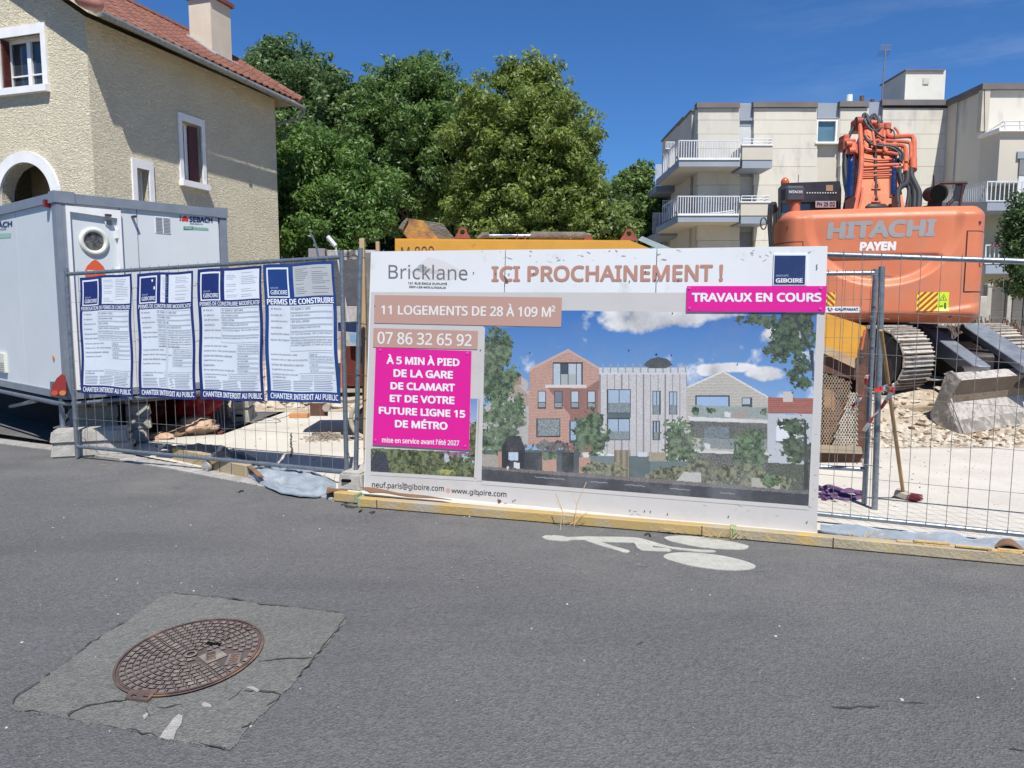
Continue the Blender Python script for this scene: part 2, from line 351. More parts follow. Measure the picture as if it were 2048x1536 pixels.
# kerb pavers between road and site
kerb = bpy.data.objects.new('kerb', None); COL.objects.link(kerb); kerb['kind'] = 'structure'; MW['kerb'] = Matrix.Identity(4)
PAV = mat('kerb paver', (0.36, 0.345, 0.32), (0.27, 0.26, 0.24), 12, 0.9, 0, 0.5, 60, rand=0.14)
def polyat(pts, s):
    for p, q in zip(pts, pts[1:]):
        L_ = (q - p).length
        if s <= L_: return p.lerp(q, s / L_), (q - p).normalized()
        s -= L_
    return pts[-1], (pts[-1] - pts[-2]).normalized()
tot = sum((q - p).length for p, q in zip(EDGE, EDGE[1:])); s_ = 0.0
UP = Vector((0, 0, 1))
while s_ < tot - 3.0:
    p, d = polyat(EDGE, s_); long = p.x < -4.6; w = 0.9 if long else 0.235
    nv = Vector((-d.y, d.x, 0)); nv = nv if nv.y > 0 else -nv; mid, _ = polyat(EDGE, s_ + w / 2)
    Mx = Matrix(((d.x, nv.x, 0, mid.x), (d.y, nv.y, 0, mid.y), (0, 0, 1, 0), (0, 0, 0, 1)))
    hgt = 0.012 + rnd.uniform(-0.003, 0.005)
    bb = B().cbox((-w / 2 + 0.006, 0.018, -0.06), (w / 2 - 0.006, 0.2, hgt), 0.006, Mx)
    bb.obj('kerb_paver', PAV, kerb); s_ += w
# patch
cz = lambda pts: [(x / 2.768, 1160 + y / 2.768) for x, y in pts]
pp = cz([(65, 710), (70, 670), (215, 570), (280, 520), (360, 470), (470, 380), (550, 320), (690, 240), (830, 140), (890, 95), (960, 78), (1100, 92), (1240, 105), (1350, 125), (1500, 145), (1640, 155), (1800, 175), (1900, 188), (1925, 210), (1915, 245), (1870, 280), (1740, 440), (1640, 555), (1560, 640), (1480, 730), (1400, 800), (1340, 850), (1330, 905), (1270, 943), (1180, 925), (1050, 912), (930, 890), (880, 870), (700, 835), (600, 812), (480, 795), (370, 770), (290, 755), (180, 735), (110, 725)])
pw = [G(*p) for p in pp]; fine = []
for i, p in enumerate(pw):
    q = pw[(i + 1) % len(pw)]; n = max(1, int((q - p).length / 0.03))
    fine += [p.lerp(q, k / n) + Vector((rnd.uniform(-1, 1), rnd.uniform(-1, 1), 0)) * 0.009 for k in range(n)]
b = B(); b.prism([(p.x, p.y) for p in fine], lambda u, v, d: (u, v, d), -0.02, 0.005); patch = struct(b, 'asphalt_patch', PATCH)
b = B()
for pts, w in (([(65, 700), (100, 640), (215, 570)], .004), ([(250, 545), (285, 520)], .005), ([(360, 470), (470, 380)], .003), ([(470, 380), (510, 350), (555, 320)], .008), ([(580, 300), (700, 232)], .004),
               ([(960, 78), (1100, 92), (1240, 105)], .004), ([(1250, 105), (1350, 122)], .006), ([(1420, 138), (1560, 146), (1640, 155)], .005), ([(1650, 156), (1900, 188)], .003), ([(1925, 210), (1850, 300), (1740, 440), (1640, 555)], .003),
               ([(370, 768), (410, 738), (450, 715), (500, 704), (560, 695), (630, 684), (700, 672)], .006), ([(620, 682), (700, 674)], .004), ([(1430, 455), (1540, 445), (1730, 438)], .004), ([(1400, 800), (1340, 830)], .007), ([(1350, 625), (1420, 615), (1560, 640)], .006),
               ([(1260, 675), (1350, 610)], .003), ([(870, 720), (950, 708), (1010, 700)], .004), ([(820, 690), (820, 770)], .002), ([(880, 870), (700, 835)], .003), ([(1100, 905), (1260, 943)], .003), ([(130, 730), (260, 745)], .003), ([(1470, 715), (1560, 640)], .002)):
    ribbon(b, [G(*p) for p in cz(pts)], w, 0.009)
b.obj('crack', CRK, patch)
b = B()
for pts in ([(885, 885), (905, 850), (930, 820), (960, 780), (988, 755), (1012, 765), (1005, 810), (975, 850), (962, 892), (930, 893)], [(1115, 700), (1130, 688), (1165, 700), (1170, 713), (1130, 712)], [(790, 765), (815, 745), (822, 758), (800, 785)], [(1365, 605), (1400, 600), (1440, 622), (1420, 628)]):
    b.prism([(G(*p).x, G(*p).y) for p in cz(pts)], lambda u, v, d: (u, v, d), 0.006, 0.010)
b.obj('spalled_mortar', mat('pale mortar', (0.42, 0.41, 0.38), (0.33, 0.32, 0.30), 25, 0.95, 0, 0.8, 90), patch)
# hairline cracks and long seams on the road
b = B()
for pts, w in (([(1660, 1412), (1700, 1416), (1760, 1413)], .006), ([(1790, 1405), (1850, 1408)], .004), ([(1270, 1290), (1290, 1285)], .004), ([(470, 985), (485, 983)], .006), ([(2020, 1500), (2048, 1502)], .006)):
    ribbon(b, [G(*p) for p in pts], w, 0.003)
struct(b, 'road_crack', CRK)
# pale scratches: clusters of small flecks
b = B(); sc = mat('chalky scuff', (0.25, 0.25, 0.24), (0.17, 0.17, 0.17), 40, 0.95); r_ = random.Random(4)
for x0, y0, x1, y1, w in ((985, 1135, 1016, 1160, 2), (1135, 1130, 1178, 1150, 3), (905, 1155, 950, 1165, 5), (1272, 1129, 1300, 1136, 1), (1050, 1135, 1090, 1150, 6), (940, 1118, 1000, 1120, 4), (150, 1010, 175, 1006, 5), (255, 1012, 300, 1008, 5), (90, 1040, 140, 1050, 7), (330, 1010, 360, 1003, 4)):
    for k in range(26):
        u = r_.random(); x, y = x0 + (x1 - x0) * u + r_.uniform(-w, w), y0 + (y1 - y0) * u + r_.uniform(-w, w) * .6; p = G(x, y); a = r_.uniform(-.5, .5); L_ = r_.uniform(.004, .022); h = r_.uniform(.001, .004)
        d = Vector((math.cos(a), math.sin(a), 0)); n = Vector((-d.y, d.x, 0)); b.add([p - d * L_ + UP * .0032, p - n * h + UP * .0032, p + d * L_ + UP * .0032, p + n * h + UP * .0032], [(0, 1, 2, 3)])
o = struct(b, 'road_scuff', sc)
# bicycle marking
cb = lambda pts: [(1060 + x / 4.267, 1040 + y / 4.267) for x, y in pts]
BIKE = [[(100, 150), (130, 137), (200, 134), (270, 140), (320, 150), (400, 148), (480, 145), (600, 147), (750, 148), (870, 152), (930, 158), (1000, 175), (1100, 205), (1200, 232), (1330, 248), (1450, 258), (1560, 262), (1588, 272), (1570, 281), (1450, 277), (1300, 262), (1180, 245), (1100, 232), (1048, 222), (1045, 238), (1100, 242), (1180, 248), (1208, 262), (1190, 272), (1050, 268), (950, 262), (915, 245), (900, 215), (885, 198), (780, 194), (650, 190), (605, 190), (650, 207), (750, 238), (840, 262), (852, 272), (830, 286), (790, 278), (700, 250), (600, 222), (500, 190), (455, 172), (400, 172), (360, 172), (320, 182), (270, 182), (180, 176), (130, 168)],
        [(1145, 155), (1200, 142), (1300, 138), (1450, 150), (1600, 170), (1750, 195), (1850, 220), (1865, 235), (1840, 250), (1750, 256), (1600, 248), (1450, 235), (1300, 208), (1190, 182)],
        [(1140, 315), (1160, 298), (1230, 285), (1350, 282), (1500, 292), (1650, 312), (1800, 345), (1900, 380), (1925, 400), (1900, 420), (1800, 432), (1650, 430), (1500, 415), (1350, 390), (1220, 355), (1150, 330)]]
b = B()
for pl_ in BIKE:
    w = [G(*p) for p in cb(pl_)]; f2 = []
    for i, p in enumerate(w):
        q = w[(i + 1) % len(w)]; o_, r_ = w[i - 1], w[(i + 2) % len(w)]
        for k in range(4):
            t = k / 4; f2.append(0.5 * ((2 * p) + (q - o_) * t + (2 * o_ - 5 * p + 4 * q - r_) * t * t + (3 * p - o_ - 3 * q + r_) * t ** 3) if len(pl_) < 20 else p.lerp(q, t))
    b.prism([(p.x, p.y) for p in f2], lambda u, v, d: (u, v, d), 0.0, 0.005)
struct(b, 'bicycle_marking', mat('worn road paint', (0.44, 0.44, 0.39), (0.36, 0.36, 0.32), 10, 0.8, 0, 0.5, 150, c3=(0.26, 0.26, 0.25), s3=34, t3=0.555, w3=0.10))
# ------------------------------------------------------------------ manhole
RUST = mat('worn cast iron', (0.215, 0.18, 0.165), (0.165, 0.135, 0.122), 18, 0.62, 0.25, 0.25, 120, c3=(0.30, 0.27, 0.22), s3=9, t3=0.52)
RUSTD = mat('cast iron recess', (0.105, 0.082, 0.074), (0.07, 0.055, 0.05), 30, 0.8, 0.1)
RUSTE = mat('rusty iron rim', (0.15, 0.10, 0.085), (0.09, 0.065, 0.06), 12, 0.6, 0.3, 0.2, 80, c3=(0.28, 0.16, 0.10), s3=5, t3=0.5)
_n = Vector((-.044, -.099, 1)).normalized(); _e1 = Vector((1, 0, .044)).normalized(); _e2 = _n.cross(_e1)
def MH(u, v, h=0.0):
    q = Vector((-1.486, 3.322, 0)) + _e1 * (u * .324) + _e2 * (v * .324); d = q - CAM; return CAM + d * ((h - CH) / d.z)
mh = thing('manhole_cover', 'round rusty cast iron manhole cover set in a cracked patch of the road', 'manhole cover', MH(0, 0))
def ring(bd, r0, r1, z0, z1, n=72, a0=0, a1=2 * math.pi):
    for k in range(n):
        t0 = a0 + (a1 - a0) * k / n; t1 = a0 + (a1 - a0) * (k + 1) / n
        P = lambda r, t, z: MH(r * math.cos(t), r * math.sin(t), z)
        bd.add([P(r0, t0, z0), P(r1, t0, z0), P(r1, t1, z0), P(r0, t1, z0), P(r0, t0, z1), P(r1, t0, z1), P(r1, t1, z1), P(r0, t1, z1)], [(4, 5, 6, 7), (0, 4, 7, 3), (1, 2, 6, 5), (0, 1, 5, 4), (3, 7, 6, 2)])
b = B(); ring(b, 0.965, 1.0, 0, 0.014); ring(b, 0.925, 0.945, 0, 0.012); b.obj('frame', RUSTE, mh)
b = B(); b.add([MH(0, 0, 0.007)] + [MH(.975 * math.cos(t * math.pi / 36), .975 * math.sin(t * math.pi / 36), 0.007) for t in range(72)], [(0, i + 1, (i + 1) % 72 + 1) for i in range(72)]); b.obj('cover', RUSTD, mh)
b = B(); ring(b, 0.055, 0.085, 0.007, 0.016, 24)
nseg = [8, 12, 16, 20, 26, 30, 34, 38, 42]; R0 = 0.11
for i, n in enumerate(nseg):
    r0 = 0.115 + i * 0.0905; r1 = r0 + 0.0905
    for k in range(n):
        t0 = 2 * math.pi * (k + 0.5 * (i % 2)) / n; dt = 2 * math.pi / n; u = math.cos(t0 + dt / 2) * (r0 + r1) / 2; v = math.sin(t0 + dt / 2) * (r0 + r1) / 2
        if 0.12 < u < 0.56 and -0.28 < v < 0.12: continue
        if 0.5 < u < 0.82 and -0.36 < v < 0.0: continue
        g = 0.012; P = lambda r, t, z: MH(r * math.cos(t), r * math.sin(t), z)
        ra, rb = r0 + g, r1 - g; ta, tb = t0 + g / r1 * 1.3, t0 + dt - g / r1 * 1.3
        # a plate with a slot left open near one side
        m1 = ta + (tb - ta) * 0.72; m2 = ta + (tb - ta) * 0.86; q0 = ra + (rb - ra) * 0.18; q1 = rb - (rb - ra) * 0.18
        for (A0, A1, Q0, Q1) in ((ta, m1, ra, rb), (m2, tb, ra, rb), (m1, m2, ra, q0), (m1, m2, q1, rb)):
            b.add([P(Q0, A0, .007), P(Q1, A0, .007), P(Q1, A1, .007), P(Q0, A1, .007), P(Q0, A0, .014), P(Q1, A0, .014), P(Q1, A1, .014), P(Q0, A1, .014)], [(4, 5, 6, 7), (0, 4, 7, 3), (1, 2, 6, 5), (0, 1, 5, 4), (3, 7, 6, 2)])
o = b.obj('raised_plates', RUST, mh); o['kind'] = 'stuff'
b = B(); b.prism([(0.14, -0.08), (0.34, 0.12), (0.56, -0.08), (0.34, -0.28)], lambda u, v, d: MH(u, v, d), 0.007, 0.012)
b.prism([(0.57, -0.05), (0.60, -0.33), (0.80, -0.30), (0.74, -0.02)], lambda u, v, d: MH(u, v, d), 0.007, 0.012); b.obj('maker_plate', RUST, mh)
b = B(); text(b, 'REXEL', ((0.22, 0.0), (0.30, -0.2), (0.42, -0.16), (0.34, 0.04)), lambda u, v: MH(u, v, .0135), bold=.02)
text(b, 'PAM', ((0.60, -0.06), (0.63, -0.29), (0.76, -0.27), (0.72, -0.05)), lambda u, v: MH(u, v, .0135), bold=.03); b.obj('cast_lettering', RUSTE, mh)
b = B()
for (u, v, r) in ((0.33, 0.42, 0.075), (0.42, 0.74, 0.075), (0.62, 0.66, 0.07)):
    for k in range(16):
        t0 = k * math.pi / 8; t1 = t0 + math.pi / 8; P = lambda r_, t: MH(u + r_ * math.cos(t), v + r_ * 0.7 * math.sin(t), .017)
        b.add([P(r, t0), P(r * .66, t0), P(r * .66, t1), P(r, t1)], [(0, 1, 2, 3)])
b.obj('raised_ring', RUSTE, mh)
b = B(); b.prism([(0.10, 0.24), (0.34, 0.20), (0.36, 0.25), (0.14, 0.31)], lambda u, v, d: MH(u, v, d), 0.014, 0.016); b.obj('lifting_slot', mat('dark slot', (0.008, 0.008, 0.008), rough=.95, spec=.02), mh)
b = B(); ch = lambda pts: [(G(200 + x / 5.689, 1220 + y / 5.689).x, G(200 + x / 5.689, 1220 + y / 5.689).y) for x, y in pts]
b.panel(ch([(345, 950), (285, 1040), (540, 1070), (575, 1045), (640, 950)]), [ch([(385, 990), (345, 1022), (400, 1030), (450, 990)]), ch([(520, 995), (485, 1030), (540, 1038), (575, 998)])], lambda u, v, d: (u, v, d), 0.016, 0.0)
b.obj('hinge', RUSTE, mh)
# ------------------------------------------------------------------ earth mound under the excavator
def mz(x, y):
    a = max(0, min(1, (y - 8.95 - 0.05 * max(0, 5.2 - x)) / 1.15)); c = max(0, min(1, (x - 2.9) / 0.8)); a = a * a * (3 - 2 * a)
    q = (x - 5.33) * .5 - (y - 9.45) * .866; k = (x - 5.33) * .866 + (y - 9.45) * .5
    if k > -.3: a2 = max(0, min(1, (-q + .30) / .9)); w = max(0, min(1, (k + .3) / .3)); a = a * (1 - w) + a2 * w
    n = mnoise.fractal(Vector((x * 1.7, y * 1.7, 0)), 1.0, 2.0, 5)
    return 0.015 + c * a * 0.40 + (0.065 * n) * min(1, a * 4 + 0.12) * c
b = B(); b.grid(lambda u, v: (2.9 + u * 9, 8.3 + v * 6.5, mz(2.9 + u * 9, 8.3 + v * 6.5)), 150, 110)
md = b.obj('earth_mound', EARTH, None, 'all'); md['kind'] = 'stuff'
def stones(n, fn, r0, r1, squash=0.6):
    bd = B()
    for _ in range(n):
        p = Vector(fn()); r = r0 + (r1 - r0) * rnd.random() ** 3; q = Matrix.Rotation(rnd.uniform(0, 6.3), 3, 'Z') @ Matrix.Rotation(rnd.uniform(-.6, .6), 3, 'X')
        vs = [(1, 0, 0), (.3, .9, 0), (-.8, .6, 0), (-.8, -.5, 0), (.2, -.95, 0), (.1, .1, 1), (-.1, 0, -1)]
        vs = [p + q @ Vector((v[0] * r * rnd.uniform(.6, 1.2), v[1] * r * rnd.uniform(.6, 1.2), v[2] * r * squash)) for v in vs]
        bd.add(vs, [(0, 1, 5), (1, 2, 5), (2, 3, 5), (3, 4, 5), (4, 0, 5), (1, 0, 6), (2, 1, 6), (3, 2, 6), (4, 3, 6), (0, 4, 6)])
    return bd
ST = mat('pale rubble', (0.54, 0.49, 0.41), (0.42, 0.37, 0.29), 4, 0.95, 0, 0.6, 60)
def f():
    x, y = rnd.uniform(3.0, 8), 8.35 + abs(rnd.gauss(0, .75)); return x, y, mz(x, y) + .004
o = stones(2600, f, .008, .075).obj('rubble', ST); o['kind'] = 'stuff'
def f():
    k = rnd.random(); x = -8 + 14 * rnd.random(); y = rnd.uniform(1.9, 6.2)
    return x, y, 0.002
o = stones(420, f, .003, .010).obj('grit', mat('pale grit', (0.5, 0.5, 0.48), (0.3, 0.3, 0.28), 9, 0.9)); o['kind'] = 'stuff'

def f():
    x = rnd.uniform(2.6, 5.5); y = rnd.uniform(5.8, 8.8); return x, y, .014
o = stones(240, f, .003, .013).obj('crumbs', mat('dark crumbs', (.22, .18, .13), (.12, .10, .08), 9, .95)); o['kind'] = 'stuff'
def f():
    x, y = rnd.uniform(3.0, 8), 8.5 + abs(rnd.gauss(0, .8)); return x, y, mz(x, y) + .004
o = stones(700, f, .012, .09).obj('clods', mat('brown clods', (.30, .22, .14), (.20, .145, .09), 4, .95, 0, .6, 60)); o['kind'] = 'stuff'
# ================================================================== HOUSE
def stucco(name, c):
    m = mat(name, c, tuple(v * .9 for v in c), 1.2, 0.93, 0, 0); t = m.node_tree; l = t.links.new; b = t.nodes['Principled BSDF']
    tc = t.nodes.new('ShaderNodeTexCoord'); n = t.nodes.new('ShaderNodeTexNoise'); n.inputs['Scale'].default_value = 15; n.inputs['Detail'].default_value = 5; n.inputs['Distortion'].default_value = 1.2; n.inputs['Roughness'].default_value = 0.6
    mp = t.nodes.new('ShaderNodeMapping'); mp.inputs['Scale'].default_value = (1, 1, 1.9); l(tc.outputs['Object'], mp.inputs[0]); l(mp.outputs[0], n.inputs['Vector']); bp = t.nodes.new('ShaderNodeBump'); bp.inputs['Strength'].default_value = 1.0; bp.inputs['Distance'].default_value = 0.10
    l(n.outputs['Fac'], bp.inputs['Height']); l(bp.outputs[0], b.inputs['Normal']); return m
STU = stucco('cream roughcast', (0.83, 0.755, 0.565)); WHT = mat('white paint', (0.78, 0.78, 0.77), (0.70, 0.70, 0.70), 5, 0.6)
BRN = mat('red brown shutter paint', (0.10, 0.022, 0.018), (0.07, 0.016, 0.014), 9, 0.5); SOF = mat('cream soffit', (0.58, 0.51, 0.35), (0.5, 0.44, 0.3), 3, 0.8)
GLS = mat('dark window glass', (0.03, 0.04, 0.055), (0.02, 0.03, 0.04), 3, 0.05, 0, spec=1.0); TIL = mat('orange clay tile', (0.27, 0.115, 0.078), (0.19, 0.078, 0.055), 7, 0.85, 0, 0.3, 60, c3=(0.16, 0.11, 0.08), s3=5, t3=0.62, rand=0.22)
ZINC = mat('weathered zinc', (0.30, 0.31, 0.30), (0.2, 0.2, 0.19), 14, 0.55, 0.4, c3=(0.16, 0.14, 0.11), s3=10, t3=0.55)
HO = Vector((*AY(190, 385, 13.8).xy, 0)); PS = Plane(HO, 17.5); sd, nd = PS.d, PS.n; UP = Vector((0, 0, 1))
hs = lambda s, z, d=0.0: HO + sd * s + nd * d + UP * z           # side wall, d outwards
hf = lambda t, z, d=0.0: HO + nd * t - sd * d + UP * z           # front wall, d towards the street
house = thing('house', 'cream roughcast house with orange tile roof, chimney and dark red shutters behind the cabin', 'house', HO)
EZ, T33 = 6.62, math.tan(math.radians(33)); WI = 4.1
b = B()
w1 = (2.26, 2.84, 4.2, 5.41); w2 = (0.98, 1.30, 3.45, 4.24)
rc = lambda a: [(a[0], a[2]), (a[1], a[2]), (a[1], a[3]), (a[0], a[3])]
b.panel([(0, 0), (5.55, 0), (5.55, EZ + .05), (0, EZ + .05)], [rc(w1), rc(w2)], hs, 0, -0.26, rim=False)
ac, az_, aR = -1.62, 3.62, 0.62
arch = [(ac - aR, 2.0), (ac + aR, 2.0)] + [(ac + aR * math.cos(a * math.pi / 20), az_ + aR * math.sin(a * math.pi / 20)) for a in range(21)]
wf = (-2.02, -1.02, 5.58, 6.49)
b.panel([(-WI, 0), (0, 0), (0, EZ + .05), (-WI / 2, EZ + .05 + WI / 2 * T33), (-WI, EZ + .05)], [arch, rc(wf)], hf, 0, -0.26, rim=False)
b.add([hs(5.55, 0, 0), hs(5.55, EZ + .05, 0), hs(5.55, EZ + .05 + WI / 2 * T33, -WI / 2), hs(5.55, EZ + .05, -WI), hs(5.55, 0, -WI)], [(0, 1, 2, 3, 4)])
b.add([hs(0, 0, -WI), hs(5.55, 0, -WI), hs(5.55, EZ, -WI), hs(0, EZ, -WI)], [(0, 1, 2, 3)])
b.obj('wall', STU, house)
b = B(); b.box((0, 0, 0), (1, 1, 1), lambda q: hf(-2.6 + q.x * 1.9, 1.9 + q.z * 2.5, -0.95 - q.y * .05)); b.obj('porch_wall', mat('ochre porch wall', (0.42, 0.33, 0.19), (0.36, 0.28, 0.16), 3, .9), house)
d_ = B(); d_.box((0, 0, 0), (1, 1, 1), lambda q: hf(-1.55 + q.x * .75, 2.0 + q.z * 2.1, -0.86 - q.y * .06)); dr = d_.obj('door', BRN, house)
for k in range(5):
    B().box((0, 0, 0), (1, 1, 1), lambda q: hf(-1.53 + k * .15 + q.x * .13, 2.0 + q.z * 2.0, -0.84 - q.y * .03)).obj('plank', mat('varnished door', (0.12, 0.045, 0.022), (0.09, 0.032, 0.016), 8, .5), dr)
# arch surround
b = B(); N_ = 28
for i in range(N_):
    a0, a1 = math.pi * i / N_, math.pi * (i + 1) / N_
    q = [hf(ac + r * math.cos(a), az_ + r * math.sin(a), d) for d in (0.04, -0.1) for r in (0.63, 0.83) for a in (a0, a1)]
    b.add(q, [(0, 2, 3, 1), (0, 1, 5, 4), (2, 6, 7, 3), (4, 5, 7, 6)])
for sx in (-1, 1): b.box((0, 0, 0), (1, 1, 1), lambda q: hf(ac + sx * (.63 + q.x * .2), 2 + q.z * 1.62, -.1 + q.y * .14))
b.obj('arch_surround', WHT, house)
def window(fn, o, fr, wid=0.115, sill=0.12, rec=0.16, panes=2, bars=(0.3,), shut=(1, 1), shw=.3):
    """o = opening (a0, a1, z0, z1)"""
    a0, a1, z0, z1 = o
    w = B().panel([(a0 - wid, z0 - .01), (a1 + wid, z0 - .01), (a1 + wid, z1 + wid * 1.5), (a0 - wid, z1 + wid * 1.5)], [[(a0, z0), (a1, z0), (a1, z1), (a0, z1)]], fn, 0.035, -0.03).obj('window', WHT, house)
    B().cbox((0, 0, 0), (1, 1, 1), .0, lambda q: fn(a0 - wid - .02 + q.x * (a1 - a0 + 2 * wid + .04), z0 - sill + q.z * sill, -.05 + q.y * .16)).obj('sill', WHT, w)
    f = B(); g = 0.045
    f.panel([(a0, z0), (a1, z0), (a1, z1), (a0, z1)], [[(a0 + g, z0 + g), (a1 - g, z0 + g), (a1 - g, z1 - g), (a0 + g, z1 - g)]], fn, -rec, -rec - .06)
    if panes == 2: f.box((0, 0, 0), (1, 1, 1), lambda q: fn((a0 + a1) / 2 - .045 + q.x * .09, z0 + g + q.z * (z1 - z0 - 2 * g), -rec - .05 + q.y * .06))
    for k in bars: f.box((0, 0, 0), (1, 1, 1), lambda q: fn(a0 + g + q.x * (a1 - a0 - 2 * g), z0 + (z1 - z0) * k - .012 + q.z * .024, -rec - .045 + q.y * .04))
    f.obj('frame', WHT, w)
    B().box((0, 0, 0), (1, 1, 1), lambda q: fn(a0 + q.x * (a1 - a0), z0 + q.z * (z1 - z0), -rec - .045 + q.y * .01)).obj('pane', GLS, w)
    for k, s in enumerate(shut):
        if not s: continue
        x = a0 + .004 if k == 0 else a1 - .034
        sh = B().box((0, 0, 0), (1, 1, 1), lambda q: fn(x + q.x * .03 + (q.y * .0), z0 + .01 + q.z * (z1 - z0 - .02), -rec + .005 + q.y * (rec + shw))).obj('shutter', BRN, w)
        for j in range(12):
            B().box((0, 0, 0), (1, 1, 1), lambda q: fn(x - .004 + q.x * .038, z0 + .05 + (j + .15) * (z1 - z0 - .1) / 12 + q.z * (z1 - z0 - .1) / 12 * .7, -rec + .03 + q.y * (rec + shw - .05))).obj('shutter_slat', BRN, sh)
window(hf, wf, None, shut=(1, 1), shw=-.02)
window(hs, w1, None, wid=.10, shut=(0, 0), bars=(.28, .66))
# side window: one folded leaf standing in the opening
b = B(); b.box((0, 0, 0), (1, 1, 1), lambda q: hs(2.60 + q.x * .2, 4.24 + q.z * 1.14, -.145 + q.y * .03 + q.x * .06)); b.obj('shutter', BRN, house)
b = B(); b.box((0, 0, 0), (1, 1, 1), lambda q: hs(2.27 + q.x * .05, 4.24 + q.z * 1.14, -.15 + q.y * .1)); b.obj('shutter', BRN, house)
window(hs, w2, None, wid=.11, shut=(0, 0), bars=(), panes=1)
B().box((0, 0, 0), (1, 1, 1), lambda q: hs(1.08 + q.x * .17, 3.5 + q.z * .72, -.15 + q.y * .01)).obj('curtain', mat('grey curtain', (.45, .43, .42), (.35, .33, .33), 8, .9), house)
B().box((0, 0, 0), (1, 1, 1), lambda q: hs(4.42 + q.x * .1, 4.44 + q.z * .09, q.y * .02)).obj('wall_vent', ZINC, house)
# roof
rs = lambda s, k, h=0.0: HO + sd * s + nd * (0.46 - k * math.cos(math.radians(33)) + h * math.sin(math.radians(33))) + UP * (EZ + .02 + k * math.sin(math.radians(33)) + h * math.cos(math.radians(33)))
RL = (WI / 2 + .46) / math.cos(math.radians(33)); zr = EZ + .02 + (WI / 2 + .46) * T33
b = B(); ev = EZ + .02
pts = [hs(-.38, ev, .46), hs(5.85, ev, .46), hs(5.0, zr, -WI / 2), hs(-.38, zr, -WI / 2), hs(-.38, ev, -WI - .46), hs(5.85, ev, -WI - .46)]
dn = Vector((0, 0, -.09)); v = pts + [p + dn for p in pts]
b.add(v, [(0, 1, 2, 3), (3, 2, 5, 4), (1, 5, 2), (6, 9, 8, 7), (9, 10, 11, 8), (7, 8, 11), (0, 6, 7, 1), (4, 5, 11, 10), (1, 7, 11, 5), (0, 3, 9, 6), (3, 4, 10, 9)])
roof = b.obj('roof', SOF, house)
TW, TLn = 0.232, 0.33
b = B(); prof = [(-.5, .0), (-.36, .028), (-.18, .042), (0, .028), (.1, .004), (.3, .0), (.5, .006)]
vs = []; 
for yy, up in ((0, .018), (TLn * 1.12, 0)):
    vs += [(p[0] * TW * 1.02, yy, p[1] + up) for p in prof]
fs = [(i, i + 1, i + 8, i + 7) for i in range(6)]; vs += [(p[0] * TW * 1.02, 0, p[1] - .008) for p in prof]; fs += [(i, i + 14, i + 15, i + 1) for i in range(6)]
b.add(vs, fs); me = None; HI = MW[house.name].inverted(); rn = (rs(0, 0, 1) - rs(0, 0, 0)); ru = (rs(0, 1) - rs(0, 0))
cnt = 0
for j in range(int(RL / TLn) + 1):
    for i in range(28):
        s = -.36 + (i + .5) * TW; k = j * TLn
        lim = 5.85 - (k * math.cos(math.radians(33))) * .85 / 2.51
        if s > lim: continue
        if k > RL - .1: continue
        if me is None: o = b.obj('roof_tile', TIL, house, 'all', world=False); me = o.data
        else: o = bpy.data.objects.new('roof_tile', me); COL.objects.link(o); o.parent = house
        p = rs(s + rnd.uniform(-.004, .004), k + rnd.uniform(-.012, .012), .012); M4 = Matrix(((sd.x, ru.x, rn.x, p.x), (sd.y, ru.y, rn.y, p.y), (sd.z, ru.z, rn.z, p.z), (0, 0, 0, 1)))
        o.matrix_local = HI @ M4; cnt += 1
b = B()
for a_, c_ in ((hs(-.4, zr + .03, -WI / 2), hs(5.0, zr + .03, -WI / 2)), (hs(5.0, zr + .03, -WI / 2), hs(5.9, ev + .05, .5))):
    for k in range(14):
        p0 = a_.lerp(c_, k / 14); p1 = a_.lerp(c_, (k + 1.12) / 14); b.tube([p0, p1], [.085, .1], 8)
b.obj('ridge_tiles', TIL, roof, True)
b = B(); n = 26
gp = [hs(-.2 + 6.2 * k / n, EZ - .02 - .09 * k / n, .53) for k in range(n + 1)]; b.tube(gp, .062, 10)
for k in range(0, n, 2): b.tube([gp[k] + Vector((0, 0, .065)), gp[k] - nd * -.064, gp[k] - Vector((0, 0, .066))], .008, 4)
b.obj('gutter', ZINC, house, True)
b = B(); b.tube([gp[-1], gp[-1] - UP * .12, gp[-1] - UP * .28 - nd * .25 - sd * .1, hs(5.72, 6.12, .0), hs(5.72, 5.95, -.35)], .04, 8); b.obj('downpipe', ZINC, house, True)
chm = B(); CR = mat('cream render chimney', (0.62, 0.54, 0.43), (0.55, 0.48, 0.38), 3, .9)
c0, c1, u0, u1 = 4.12, 4.82, -1.24, -.64
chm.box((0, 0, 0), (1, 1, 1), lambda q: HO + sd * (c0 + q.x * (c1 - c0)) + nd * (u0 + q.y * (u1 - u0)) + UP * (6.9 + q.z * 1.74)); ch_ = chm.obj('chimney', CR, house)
B().box((0, 0, 0), (1, 1, 1), lambda q: HO + sd * (c0 - .07 + q.x * (c1 - c0 + .14)) + nd * (u0 - .07 + q.y * (u1 - u0 + .14)) + UP * (8.62 + q.z * .09)).obj('chimney_cap', mat('brick cap', (.22, .07, .05), (.16, .05, .04), 9, .8), ch_)
b = B()
b.tube([rs(c1 + .03, 1.18, .04), rs(c0 - .05, 1.18, .05), rs(c0 - .05, 2.1, .05)], .035, 5); b.obj('flashing', mat('lead flashing', (.42, .44, .47), (.3, .32, .35), 8, .5, .2), ch_)
